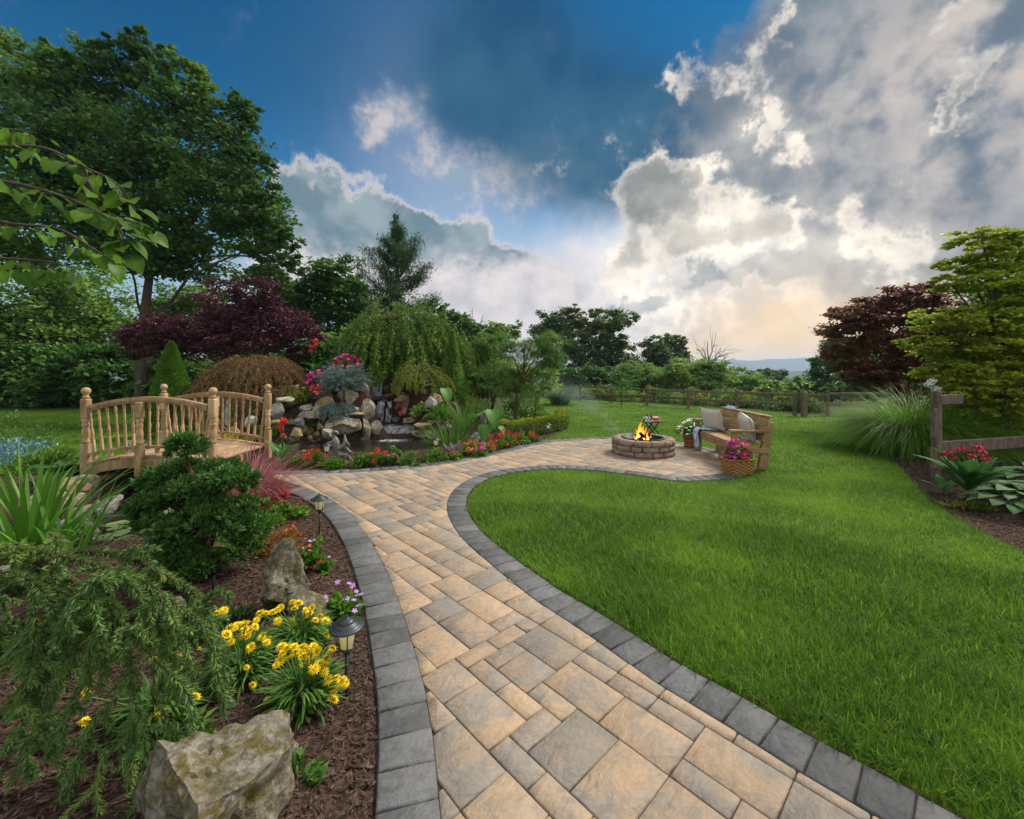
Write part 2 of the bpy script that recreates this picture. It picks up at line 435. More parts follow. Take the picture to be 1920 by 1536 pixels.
def foliage(name, dark, light, trans=0.35, rough=0.5, spec=0.25, warm=None, big=1.2):
    "leaf material: per-leaf tone, slight drift through the crown, light shining through"
    m, nt, b = nmat(name, rough, spec); out = nt.nodes['Material Output']
    t = attr(nt, 'tone'); r = s_noise(world_pos(nt), big, 2, 0.5)
    LEAF = 1.1 * TREES.get(name, 1.0)
    dark, light = [min(.9, q * LEAF) for q in dark], [min(.9, q * LEAF) for q in light]
    if warm: warm = [min(.9, q * LEAF) for q in warm]
    col = c_mix(t, dark, light)
    if name == 'grass': col = c_mix(s_map(t, 0.965, 0.985), col, (0.36, 0.30, 0.13))
    if warm: col = c_mix(s_map(r, 0.48, 0.72) * 0.8, col, warm)
    hv = nt.nodes.new('ShaderNodeHueSaturation'); nt.links.new(col, hv.inputs['Color'])
    vv = s_map(r, 0.25, 0.75, 0.8, 1.2); nt.links.new(vv.s, hv.inputs['Value'])
    col = hv.outputs[0]
    nt.links.new(col, b.inputs['Base Color'])
    tr = nt.nodes.new('ShaderNodeBsdfTranslucent')
    nt.links.new(col, tr.inputs[0])
    mx = nt.nodes.new('ShaderNodeMixShader'); mx.inputs[0].default_value = trans
    nt.links.new(b.outputs[0], mx.inputs[1]); nt.links.new(tr.outputs[0], mx.inputs[2]); nt.links.new(mx.outputs[0], out.inputs[0])
    return m
def wood(name, c1, c2, rough=0.65, grain=(2, 30, 30), bmp=0.25, knots=True):
    m, nt, b = nmat(name, rough, 0.25)
    r = ob_rand(nt); v0 = coords(nt)
    vv = nt.nodes.new('ShaderNodeVectorMath'); vv.operation = 'ADD'; nt.links.new(v0, vv.inputs[0])
    nt.links.new(s_comb(r * 7.0, r * 13.0, r * 5.0), vv.inputs[1])
    mp = nt.nodes.new('ShaderNodeMapping'); mp.inputs['Scale'].default_value = grain; nt.links.new(vv.outputs[0], mp.inputs[0])
    g = s_noise(mp.outputs[0], 1.6, 6, 0.65, 1.2); big = s_noise(vv.outputs[0], 5, 3, 0.5)
    col = c_mix(s_map(g, 0.32, 0.68), c1, c2)
    wr = s_noise(vv.outputs[0], 3.2, 5, 0.65); col = c_mix(s_map(wr, 0.50, 0.78) * 0.5, col, [.55 * (c1[0] + c1[1]) * .62 + .06] * 3)
    hv = nt.nodes.new('ShaderNodeHueSaturation'); nt.links.new(col, hv.inputs['Color'])
    nt.links.new((s_map(big, 0.3, 0.7, 0.82, 1.14) * s_map(r, 0, 1, 0.74, 1.12, smooth=False)).s, hv.inputs['Value'])
    nt.links.new(hv.outputs[0], b.inputs['Base Color']); bump(nt, b, g, bmp, 0.004)
    return m
def make_paver(name, ca, cb, cc, use_tone=True):
    m, nt, b = nmat(name, 0.72, 0.3)
    p = world_pos(nt); t = attr(nt, 'tone')
    off = nt.nodes.new('ShaderNodeVectorMath'); off.operation = 'ADD'; nt.links.new(p, off.inputs[0]); nt.links.new(s_comb(t * 31.0, t * 17.0, t * 5.0), off.inputs[1])
    q = off.outputs[0]
    n1 = s_noise(q, 4.5, 5, 0.6, 0.6); n2 = s_noise(q, 38, 6, 0.65); n3 = s_noise(q, 150, 3, 0.6)
    rx, ry, rz = s_sep(q)
    strat = s_noise(s_comb(rx * 1.6 + ry * 1.3, ry * 3.0 - rx * 2.3, rz), 3.4, 8, 0.60, 0.45)
    f = s_map(n1 * 0.9 + n2 * 0.1 + (t - 0.5) * 0.28, 0.33, 0.66)
    col = c_mix(f, ca, cb)
    col = c_mix(s_map(strat, 0.54, 0.74) * 0.7, col, cc)
    hv = nt.nodes.new('ShaderNodeHueSaturation'); nt.links.new(col, hv.inputs['Color'])
    nt.links.new((s_map(n2, 0.25, 0.75, 0.87, 1.10) * s_map(s_noise(p, 0.9, 4, 0.6), 0.3, 0.7, 0.86, 1.06) * s_map(t, 0, 1, 0.86, 1.1, smooth=False)).s, hv.inputs['Value'])
    nt.links.new(hv.outputs[0], b.inputs['Base Color'])
    bump(nt, b, strat * 2.0 + n2 * 0.22 + n3 * 0.08, 0.85, 0.015)
    return m
def make_rock(name, c1, c2, moss, amt=0.5, scale=1.0):
    m, nt, b = nmat(name, 0.85, 0.2)
    p = world_pos(nt, (scale,) * 3); n1 = s_noise(p, 3.0, 8, 0.65, 0.5); n2 = s_noise(p, 14, 8, 0.7); n3 = s_noise(p, 5.5, 6, 0.6, 1.0)
    st = s_noise(world_pos(nt, (2 * scale, 2 * scale, 9 * scale)), 2.2, 6, 0.65, 1.2)
    col = c_mix(s_map(n1 * 0.6 + n2 * 0.4, 0.36, 0.62), c1, c2)
    col = c_mix(s_map(st, 0.52, 0.72) * 0.55, col, [q * 0.42 for q in c1])
    col = c_mix(s_map(n2, 0.60, 0.74) * 0.5, col, (0.52, 0.51, 0.47))
    col = c_mix(s_map(n3, 0.62 - amt * 0.25, 0.80 - amt * 0.2), col, moss)
    nt.links.new(col, b.inputs['Base Color']); bump(nt, b, n2 * 0.6 + st * 0.6 + n1, 0.8, 0.03)
    return m
M = {}
M['paver'] = make_paver('tan_paver', (0.252, 0.222, 0.186), (0.392, 0.275, 0.172), (0.21, 0.165, 0.122))
M['border'] = make_paver('charcoal_paver', (0.086, 0.087, 0.089), (0.145, 0.145, 0.145), (0.070, 0.071, 0.072))
M['sand'] = plain('joint_sand', (0.045, 0.037, 0.03), 0.95, 0.1)
M['grass'] = foliage('grass', (0.030, 0.088, 0.008), (0.195, 0.365, 0.030), 0.52, 0.5, 0.25, warm=(0.175, 0.290, 0.024), big=0.9)
M['chip'] = foliage('mulch_chip', (0.022, 0.014, 0.010), (0.140, 0.092, 0.068), 0.0, 0.85, 0.15)
M['bark'] = make_rock('bark', (0.05, 0.036, 0.026), (0.12, 0.088, 0.062), (0.05, 0.055, 0.028), 0.1, 2.0)
M['bark_brown'] = make_rock('brown_bark', (0.085, 0.050, 0.028), (0.19, 0.115, 0.062), (0.10, 0.085, 0.055), 0.1, 8.0)
M['cedar'] = wood('cedar_wood', (0.33, 0.195, 0.090), (0.55, 0.37, 0.195), 0.6, (6, 6, 1.5), 0.15)
M['deck'] = wood('deck_wood', (0.30, 0.18, 0.095), (0.50, 0.33, 0.19), 0.65, (30, 2, 30), 0.2)
M['bench'] = wood('bench_wood', (0.25, 0.145, 0.060), (0.46, 0.295, 0.135), 0.6, (25, 2.2, 25), 0.25)
M['old'] = wood('weathered_wood', (0.09, 0.058, 0.040), (0.22, 0.155, 0.115), 0.8, (7, 7, 2), 0.5)
M['drift'] = wood('driftwood', (0.11, 0.098, 0.09), (0.34, 0.31, 0.285), 0.75, (8, 8, 8), 0.9)
M['rock'] = make_rock('mossy_rock', (0.17, 0.140, 0.100), (0.42, 0.365, 0.275), (0.085, 0.085, 0.022), 0.55)
M['rock_grey'] = make_rock('grey_rock', (0.16, 0.152, 0.138), (0.40, 0.38, 0.335), (0.13, 0.12, 0.05), 0.15)
M['rock_gold'] = make_rock('gold_rock', (0.17, 0.115, 0.055), (0.36, 0.27, 0.155), (0.09, 0.085, 0.025), 0.45)
M['rock_near'] = make_rock('lichen_rock', (0.075, 0.064, 0.045), (0.31, 0.285, 0.225), (0.115, 0.088, 0.022), 0.8, 2.6)
M['rock_red'] = make_rock('red_rock', (0.15, 0.065, 0.045), (0.30, 0.16, 0.12), (0.09, 0.08, 0.03), 0.1)
M['wet'] = make_rock('wet_stone', (0.025, 0.020, 0.014), (0.085, 0.068, 0.046), (0.06, 0.06, 0.015), 0.35)
M['brick'] = plain('brick', (0.13, 0.048, 0.032), 0.8, 0.2, var=0.5, scale=9, bmp=0.4)
M['pit'] = make_rock('pit_stone', (0.20, 0.145, 0.100), (0.36, 0.275, 0.205), (0.20, 0.15, 0.10), 0.1, 1.5)
M['iron'] = plain('black_iron', (0.02, 0.02, 0.022), 0.5, 0.5, 0.4)
M['lampmetal'] = plain('lamp_metal', (0.030, 0.038, 0.042), 0.42, 0.5, 0.3)
M['ash'] = plain('ash', (0.085, 0.035, 0.025), 0.95, 0.1, var=0.7, scale=14, bmp=0.5)
M['log'] = plain('charred_log', (0.03, 0.022, 0.02), 0.9, 0.1, var=0.7, scale=18, bmp=0.6)
M['wicker'] = None
M['terracotta'] = None
M['linen'] = plain('linen', (0.52, 0.49, 0.46), 0.9, 0.1, var=0.10, scale=60, bmp=0.3)
M['white'] = plain('white_petal', (0.78, 0.78, 0.74), 0.6, 0.2, var=0.06)
M['black'] = plain('black_plastic', (0.012, 0.012, 0.013), 0.5, 0.4)
M['red'] = plain('red_petal', (0.62, 0.035, 0.025), 0.55, 0.2, var=0.3, scale=60)
M['canna_red'] = plain('canna_petal', (0.70, 0.045, 0.030), 0.5, 0.2, var=0.3, scale=40)
M['coral'] = plain('coral_petal', (0.72, 0.16, 0.09), 0.55, 0.2, var=0.25, scale=60)
M['pink'] = plain('pink_petal', (0.62, 0.10, 0.28), 0.55, 0.2, var=0.35, scale=60)
M['magenta'] = plain('magenta_petal', (0.46, 0.035, 0.26), 0.55, 0.2, var=0.35, scale=60)
M['rose'] = plain('rose_petal', (0.60, 0.06, 0.12), 0.55, 0.2, var=0.35, scale=60)
M['lavender'] = plain('lavender_petal', (0.40, 0.22, 0.52), 0.55, 0.2, var=0.3, scale=60)
M['yellow'] = plain('yellow_petal', (0.86, 0.64, 0.02), 0.55, 0.2, var=0.2, scale=50)
M['orange'] = plain('orange_eye', (0.50, 0.17, 0.015), 0.7, 0.2, var=0.4, scale=90)
M['soil'] = plain('potting_soil', (0.04, 0.025, 0.018), 0.95, 0.1, var=0.5)
# weave for the baskets
def weave(name, c, c2, sx=60):
    m, nt, b = nmat(name, 0.6, 0.3)
    v = coords(nt); X, Y, Z = s_sep(v)
    ha = S.m('SINE', (X + Y) * sx); hb = S.m('SINE', Z * sx * 2.2)
    h = ha * hb; n = s_noise(v, 25, 4, 0.6)
    col = c_mix(s_map(h * 0.5 + n, 0.0, 1.1), c2, c)
    nt.links.new(col, b.inputs['Base Color']); bump(nt, b, h, 0.9, 0.006)
    return m
M['wicker'] = weave('wicker', (0.46, 0.24, 0.075), (0.17, 0.075, 0.022))
M['terracotta'] = weave('red_wicker', (0.30, 0.115, 0.045), (0.12, 0.045, 0.02), 45)
def make_throw():
    m, nt, b = nmat('throw_fabric', 0.9, 0.1)
    v = coords(nt); n = s_noise(v, 7, 4, 0.6, 1.5); n2 = s_noise(v, 90, 2, 0.5)
    nt.links.new(ramp(n, [(0.30, (0.66, 0.68, 0.70)), (0.46, (0.52, 0.60, 0.70)), (0.56, (0.13, 0.26, 0.52)), (0.66, (0.36, 0.48, 0.66)), (0.75, (0.66, 0.68, 0.70))]), b.inputs['Base Color'])
    bump(nt, b, n2, 0.4, 0.003); return m
M['throw'] = make_throw()
def make_ground():
    m, nt, b = nmat('ground', 0.95, 0.08)
    p = world_pos(nt); n = s_noise(p, 1.1, 5, 0.55); n2 = s_noise(p, 26, 5, 0.7); n3 = s_noise(p, 0.35, 4, 0.6)
    st = s_noise(world_pos(nt, (1, 0.35, 1)), 5, 4, 0.6)
    bed = attr(nt, 'bed') + (n2 - 0.5) * 0.08
    g = c_mix(s_map(n * 0.5 + n2 * 0.3 + st * 0.2, 0.36, 0.64), (0.040, 0.085, 0.008), (0.105, 0.185, 0.016))
    g = c_mix(s_map(n3, 0.5, 0.75) * 0.5, g, (0.085, 0.11, 0.025))
    mu = c_mix(s_map(n2, 0.35, 0.65), (0.024, 0.014, 0.010), (0.095, 0.058, 0.042))
    col = c_mix(s_map(bed, -0.02, 0.02), g, mu)
    wild = attr(nt, 'wild')
    col = c_mix(wild, col, c_mix(s_map(n2, 0.3, 0.7), (0.028, 0.050, 0.012), (0.06, 0.085, 0.02)))
    nt.links.new(col, b.inputs['Base Color']); bump(nt, b, n2, 0.6, 0.03); return m
M['ground'] = make_ground()
def make_water(name, deep, rough=0.06, bs=0.25, sc=9, foam=0.0):
    m, nt, b = nmat(name, rough, 0.5)
    p = world_pos(nt); n = s_noise(p, sc, 4, 0.6, 0.5); n2 = s_noise(p, 60, 3, 0.6)
    fm = attr(nt, 'tone')
    f = s_map(fm + (n2 - 0.5) * 1.1 + (n - 0.5) * 0.6, 0.50, 0.78)
    nt.links.new(c_mix(f, deep, (0.62, 0.66, 0.70)), b.inputs['Base Color'])
    nt.links.new(s_map(f, 0, 1, rough, 0.6).s, b.inputs['Roughness'])
    bump(nt, b, n + n2 * 0.3, bs, 0.02); return m
M['pond'] = make_water('pond_water', (0.012, 0.012, 0.008))
def make_fall():
    m, nt, b = nmat('falling_water', 0.15, 0.5); out = nt.nodes['Material Output']
    p = world_pos(nt, (20, 20, 2.6)); n = s_noise(p, 1.0, 5, 0.65, 0.4); p2 = s_noise(world_pos(nt, (7, 7, 3)), 1.0, 4, 0.6)
    a = s_map(n * 0.75 + p2 * 0.4 + (attr(nt, 'tone') - 0.5) * 0.30, 0.545, 0.66)
    b.inputs['Base Color'].default_value = (0.92, 0.95, 0.98, 1)
    bump(nt, b, n, 0.6, 0.02)
    tl = nt.nodes.new('ShaderNodeBsdfTranslucent'); tl.inputs[0].default_value = (0.92, 0.95, 0.98, 1); mb = nt.nodes.new('ShaderNodeMixShader'); mb.inputs[0].default_value = 0.5
    nt.links.new(b.outputs[0], mb.inputs[1]); nt.links.new(tl.outputs[0], mb.inputs[2])
    tr = nt.nodes.new('ShaderNodeBsdfTransparent'); mx = nt.nodes.new('ShaderNodeMixShader')
    nt.links.new((a * 0.86 + 0.04).s, mx.inputs[0]); nt.links.new(tr.outputs[0], mx.inputs[1]); nt.links.new(mb.outputs[0], mx.inputs[2])
    nt.links.new(mx.outputs[0], out.inputs[0]); return m
M['fall'] = make_fall()
def make_emit(name, stops, strength):
    m = bpy.data.materials.new(name); m.use_nodes = True; nt = m.node_tree; S.nt = nt; nt.nodes.clear()
    out = nt.nodes.new('ShaderNodeOutputMaterial'); e = nt.nodes.new('ShaderNodeEmission'); e.inputs[1].default_value = strength
    t = attr(nt, 'tone'); n = s_noise(world_pos(nt), 16, 3, 0.6, 1.0)
    nt.links.new(ramp(t + (n - 0.5) * 0.35, stops), e.inputs[0])
    tr = nt.nodes.new('ShaderNodeBsdfTransparent'); lw = nt.nodes.new('ShaderNodeLayerWeight'); lw.inputs[0].default_value = 0.35
    mx = nt.nodes.new('ShaderNodeMixShader'); nt.links.new(s_map(S(lw.outputs['Facing']), 0.15, 0.80, 0.05, 0.97).s, mx.inputs[0])
    nt.links.new(e.outputs[0], mx.inputs[1]); nt.links.new(tr.outputs[0], mx.inputs[2]); nt.links.new(mx.outputs[0], out.inputs[0]); return m
M['flame'] = make_emit('flame', [(0.0, (1.0, 0.78, 0.32)), (0.35, (1.0, 0.55, 0.10)), (0.75, (1.0, 0.28, 0.02)), (1.0, (0.8, 0.10, 0.0))], 0.6)
M['ember'] = make_emit('ember', [(0.0, (1.0, 0.30, 0.03)), (0.6, (0.8, 0.08, 0.01)), (1.0, (0.05, 0.01, 0.01))], 0.2)
def make_lampglass():
    m, nt, b = nmat('lamp_glass', 0.12, 0.5)
    n = s_noise(coords(nt, scale=(60, 60, 8)), 1, 3, 0.6)
    nt.links.new(c_mix(n, (0.55, 0.46, 0.20), (0.80, 0.74, 0.50)), b.inputs['Base Color'])
    b.inputs['Emission Color'].default_value = (1.0, 0.78, 0.34, 1); b.inputs['Emission Strength'].default_value = 0.05
    return m
M['lampglass'] = make_lampglass()
# foliage palette
M['maple'] = foliage('maple_leaf', (0.018, 0.044, 0.014), (0.066, 0.128, 0.032), 0.35, warm=(0.075, 0.125, 0.020), big=0.35)
M['woods'] = foliage('woods_leaf', (0.014, 0.040, 0.010), (0.055, 0.115, 0.022), 0.35, warm=(0.070, 0.105, 0.020), big=0.3)
M['woods_light'] = foliage('light_leaf', (0.035, 0.075, 0.014), (0.115, 0.185, 0.035), 0.4, warm=(0.10, 0.14, 0.025), big=0.3)
M['far'] = foliage('far_leaf', (0.022, 0.045, 0.014), (0.062, 0.105, 0.030), 0.35, warm=(0.075, 0.085, 0.030), big=0.2)
M['plum'] = foliage('plum_leaf', (0.020, 0.007, 0.013), (0.095, 0.028, 0.040), 0.3, warm=(0.075, 0.018, 0.034), big=0.7)
M['redmaple'] = foliage('red_maple_leaf', (0.028, 0.012, 0.010), (0.125, 0.045, 0.032), 0.35, warm=(0.09, 0.058, 0.022), big=0.8)
M['goldmaple'] = foliage('gold_maple_leaf', (0.042, 0.066, 0.008), (0.190, 0.208, 0.018), 0.42, warm=(0.10, 0.135, 0.014), big=0.8)
M['lace'] = foliage('laceleaf', (0.055, 0.035, 0.014), (0.185, 0.105, 0.045), 0.35, warm=(0.085, 0.100, 0.024), big=1.3)
M['cone'] = foliage('box_leaf', (0.028, 0.078, 0.010), (0.120, 0.235, 0.028), 0.3)
M['cypress'] = foliage('cypress_spray', (0.014, 0.040, 0.010), (0.062, 0.135, 0.024), 0.22)
M['spruce'] = foliage('spruce_needle', (0.022, 0.050, 0.014), (0.098, 0.160, 0.040), 0.25, warm=(0.115, 0.140, 0.030), big=3)
M['bluespruce'] = foliage('blue_needle', (0.075, 0.125, 0.110), (0.22, 0.31, 0.285), 0.2)
M['pine'] = foliage('pine_needle', (0.035, 0.090, 0.016), (0.120, 0.225, 0.038), 0.3, warm=(0.14, 0.18, 0.04), big=1.0)
M['cedar_tree'] = foliage('cedar_needle', (0.012, 0.034, 0.014), (0.046, 0.088, 0.030), 0.25)
M['weep'] = foliage('weeping_leaf', (0.026, 0.062, 0.010), (0.110, 0.190, 0.026), 0.35, warm=(0.12, 0.16, 0.022), big=1.0)
M['gold_con'] = foliage('golden_spray', (0.065, 0.095, 0.012), (0.215, 0.250, 0.030), 0.3)
M['strap'] = foliage('strap_leaf', (0.040, 0.125, 0.014), (0.125, 0.285, 0.030), 0.4, rough=0.4)
M['iris'] = foliage('iris_leaf', (0.040, 0.105, 0.018), (0.145, 0.255, 0.045), 0.4)
M['fountain'] = foliage('fountain_grass', (0.16, 0.040, 0.050), (0.42, 0.165, 0.165), 0.35)
M['miscanthus'] = foliage('miscanthus', (0.060, 0.145, 0.012), (0.200, 0.370, 0.036), 0.42)
M['bluegrass'] = foliage('pampas_blade', (0.055, 0.125, 0.050), (0.16, 0.26, 0.125), 0.35)
M['bigleaf'] = foliage('linden_leaf', (0.070, 0.155, 0.012), (0.150, 0.300, 0.026), 0.5, rough=0.38)
M['canna'] = foliage('canna_leaf', (0.028, 0.110, 0.020), (0.085, 0.235, 0.045), 0.35, rough=0.55)
M['ear'] = foliage('elephant_ear', (0.040, 0.135, 0.018), (0.110, 0.270, 0.036), 0.4, rough=0.5)
M['hosta'] = foliage('hosta_leaf', (0.025, 0.080, 0.020), (0.085, 0.175, 0.045), 0.3, rough=0.6)
M['bedding'] = foliage('bedding_leaf', (0.040, 0.120, 0.012), (0.145, 0.290, 0.028), 0.35)
M['gaillardia'] = foliage('gaillardia_leaf', (0.035, 0.095, 0.018), (0.120, 0.225, 0.045), 0.35)
M['euonymus'] = foliage('hedge_leaf', (0.060, 0.130, 0.010), (0.32, 0.36, 0.025), 0.35)
M['coleus'] = foliage('coleus_leaf', (0.25, 0.035, 0.020), (0.34, 0.26, 0.04), 0.35)
M['redleaf'] = foliage('red_leaf', (0.22, 0.012, 0.020), (0.52, 0.050, 0.055), 0.35)
M['bluebush'] = foliage('blue_leaf', (0.085, 0.170, 0.215), (0.22, 0.37, 0.44), 0.2)
M['silver'] = foliage('silver_leaf', (0.17, 0.215, 0.20), (0.40, 0.45, 0.43), 0.25)
M['pad'] = foliage('lily_pad', (0.085, 0.135, 0.055), (0.185, 0.245, 0.105), 0.2, rough=0.3)
M['yellowleaf'] = foliage('yellow_leaf', (0.30, 0.28, 0.02), (0.58, 0.50, 0.04), 0.4)
M['hill'] = None
# ------------------------------------------------------------------ path outline (walked so that the paving lies on the right hand)
def pl(pts): return [P(a, b)[:2] for a, b in pts]
L_px = [(694, 1900), (699, 1640), (703, 1536), (708, 1450), (709, 1377), (705, 1297), (692, 1203), (678, 1127), (654, 1047), (633, 1002), (609, 968), (575, 942), (535, 922)]
U_px = [(508, 885), (560, 885), (606, 883.5), (687, 880.5), (750, 876), (812, 869), (875, 859), (937, 845.5), (988, 834), (1031, 827), (1088, 823), (1150, 821), (1210, 822), (1263, 829), (1320, 840), (1378, 856), (1412, 874), (1408, 889), (1380, 897), (1351, 900.5), (1280, 904), (1244, 900), (1196, 893), (1136, 886), (1088, 882), (1040, 880.5), (990, 883.5), (944, 890.5), (906, 903), (882, 922), (874, 944), (880, 968), (903, 1000), (937, 1029), (984, 1064), (1047, 1109), (1114, 1149), (1181, 1190), (1248, 1234), (1297, 1263), (1364, 1299), (1437, 1340), (1520, 1389), (1582, 1421), (1650, 1457), (1727, 1499), (1795, 1536), (2010, 1650), (2300, 1800)]
def resample(c, step):
    c = np.asarray(c, float); s = np.r_[0, np.cumsum(np.hypot(*np.diff(c, axis=0).T))]
    n = max(2, int(round(s[-1] / step)) + 1); t = np.linspace(0, s[-1], n)
    return np.stack([np.interp(t, s, c[:, 0]), np.interp(t, s, c[:, 1])], 1)
def smooth2(c, k=2):
    for _ in range(k):
        c = np.vstack([c[:1], (c[:-2] + 2 * c[1:-1] + c[2:]) / 4, c[-1:]])
    return c
L_out = smooth2(resample(curve_pts(pl(L_px), 8), 0.04), 6)
U_out = smooth2(resample(curve_pts(pl(U_px), 8), 0.04), 6)
BW = 0.225
def offset(c, w):
    t = np.gradient(c, axis=0); t = unit(t); return c + np.stack([t[:, 1], -t[:, 0]], 1) * w
L_in, U_in = offset(L_out, BW), offset(U_out, BW)
path_poly = np.vstack([L_out, U_out])
field_poly = np.vstack([L_in, U_in])
# ------------------------------------------------------------------ ponds, beds and the lie of the land
W_Z = -0.12
W_B = 0.02
pond_a = np.array([(-5.35, 7.6), (-4.45, 7.6), (-4.25, 6.2), (-3.5, 5.2), (-3.0, 4.45), (-3.05, 3.95), (-3.9, 3.85), (-4.6, 4.4), (-5.25, 5.2), (-5.55, 6.2)])
pond_b = np.array([P(a, b, W_B)[:2] for a, b in [(560, 846), (610, 850), (700, 849), (780, 847), (835, 840), (868, 829), (830, 819), (775, 821), (700, 821), (640, 826), (600, 828), (562, 834)]])
bed_a = np.vstack([L_out[::-1][:0], L_out, [(-3.4, 6.5), (-4.2, 7.9), (-5.9, 7.9), (-6.2, 6.6), (-8.5, 6.3), (-8.5, 1.0), (-2, 0.6)]])
bed_b = np.vstack([U_out[:int(len(U_out) * 0.30)][np.hypot(*(U_out[:int(len(U_out) * 0.30)] - U_out[0]).T) < 4.9], [P(1066, 806)[:2], P(1062, 790)[:2], P(1010, 775)[:2], (0.6, 15.5), (-2, 17), (-6.5, 16), (-8.6, 12.5), (-7.4, 9.4), (-5.6, 8.6)]])
bed_c = np.vstack([curve_pts([P(a, b)[:2] for a, b in [(2300, 1260), (2060, 1110), (1920, 1036), (1860, 1008), (1800, 975), (1745, 940), (1708, 902), (1692, 880)]], 5), [(6.6, 7.4), (9.5, 7.9), (14, 7.5), (14, 3)]])
def ground_z(x, y):
    x, y = np.asarray(x, float), np.asarray(y, float)
    r = np.hypot(x, y)
    z = -0.56 * sst(10.5, 21, r) * sst(-4.5, 1.5, x)
    z = z - 16 * sst(33, 190, y) - 22 * sst(150, 900, r)
    # rockery mound behind the pond
    ch = np.exp(-((x + 2.85 + (y - 10.3) * 0.65) / 0.58) ** 6)          # the bed of the falls, in steps
    y0 = 9.05 + 0.5 * sst(-2.6, -1.2, x)
    hill = 1.22 * sst(0, 1.5, y - y0) * sst(-6.6, -4.9, x) * (1 - sst(-2.2, -0.9, x)) * (1 - sst(13.0, 16.0, y))
    step = .18 * sst(10.36, 10.46, y) + .52 * sst(11.04, 11.16, y) + .55 * sst(11.66, 11.8, y)
    z = z + np.where((y > 8.5) & (y < 13), hill * (1 - ch) + np.minimum(step, 1.22) * ch, hill)
    z = z + 0.05 * sst(0.0, 0.6, sdist_b(x, y, bed_a)) + 0.05 * sst(0, 0.5, sdist_b(x, y, bed_b)) + 0.06 * sst(0, 0.7, sdist_b(x, y, bed_c))
    for p in (pond_a, pond_b):
        z = np.where(near(x, y, p), z - 0.5 * sst(-0.05, 0.22, sdist_b(x, y, p)), z)
    z = z - 0.045 * sst(0.07, 0.17, sdist_b(x, y, path_poly))
    return z
def near(x, y, p, m=0.6):
    a, b = p.min(0) - m, p.max(0) + m
    return (x > a[0]) & (x < b[0]) & (y > a[1]) & (y < b[1])
def sdist_b(x, y, p):
    "signed distance, only worked out near the outline's box"
    o = np.full(np.shape(x), -5.0); k = near(x, y, p)
    if np.any(k): o[k] = sdist(np.asarray(x)[k], np.asarray(y)[k], p)
    return o
def gz(x, y): return float(ground_z(np.array([x]), np.array([y]))[0])
def G(px, py, z0=0.0):
    "photo pixel -> point on the ground there"
    z = z0
    for _ in range(6):
        p = P(px, py, z); z = .5 * z + .5 * max(gz(p.x, p.y), -.6)
    z = gz(p.x, p.y)
    return Vector((p.x, p.y, z))
def onground(x, y, dz=0.0): return Vector((x, y, gz(x, y) + dz))
def make_groundmesh():
    def axis(fine, coarse):
        return np.unique(np.round(np.concatenate([fine] + coarse), 4))
    xs = axis(np.arange(-9, 9.01, 0.09), [np.arange(-30, 30, 0.6), np.arange(-120, 121, 6), np.array([-6000, -3500, -2000, -1200, -700, -400, -230, 230, 400, 700, 1200, 2000, 3500, 6000])])
    ys = axis(np.arange(0.3, 14.0, 0.09), [np.arange(-12, 0.3, 0.8), np.arange(14, 45, 0.5), np.arange(45, 200, 6), np.array([-6000, -2500, -1000, -400, -150, -60, -25, 260, 360, 500, 800, 1200, 2000, 3500, 6000])])
    X, Y = np.meshgrid(xs, ys); x, y = X.ravel(), Y.ravel()
    z = ground_z(x, y)
    bed = np.maximum.reduce([sdist_b(x, y, bed_a), sdist_b(x, y, bed_b), sdist_b(x, y, bed_c)])
    bed = np.maximum(bed, np.minimum(0.05, sdist_b(x, y, path_poly) + 0.035))
    fx = 4.63 + (28.6 - y) * (12.95 - 4.63) / (28.6 - 19.3)      # fence line
    wild = np.maximum(sst(0.0, 1.5, (x - fx) * 0.75), sst(16.2, 17.6, y) * sst(3.0, 0.0, x))
    wild = np.where(y < 12, 0, wild); wild = np.maximum(wild, sst(29, 31, y))
    nx, ny = len(xs), len(ys)
    i = (np.arange(ny - 1)[:, None] * nx + np.arange(nx - 1)[None, :]).ravel()
    f = np.stack([i, i + 1, i + nx + 1, i + nx], 1).astype(np.int32)
    me = bpy.data.meshes.new('ground')
    v = np.stack([x, y, z], 1).astype(np.float32)
    me.vertices.add(len(v)); me.vertices.foreach_set('co', v.ravel())
    me.loops.add(f.size); me.loops.foreach_set('vertex_index', f.ravel())
    me.polygons.add(len(f)); me.polygons.foreach_set('loop_start', np.arange(0, f.size, 4, dtype=np.int32)); me.polygons.foreach_set('loop_total', np.full(len(f), 4, np.int32))
    me.polygons.foreach_set('use_smooth', np.ones(len(f), bool))
    for nm, a in (('bed', bed), ('wild', wild)):
        at = me.attributes.new(nm, 'FLOAT', 'POINT'); at.data.foreach_set('value', a.astype(np.float32))
    me.update(calc_edges=True)
    tag(obj('ground', me, M['ground']), 'lawn, planting beds and fields falling away to the valley', kind='structure')
make_groundmesh()
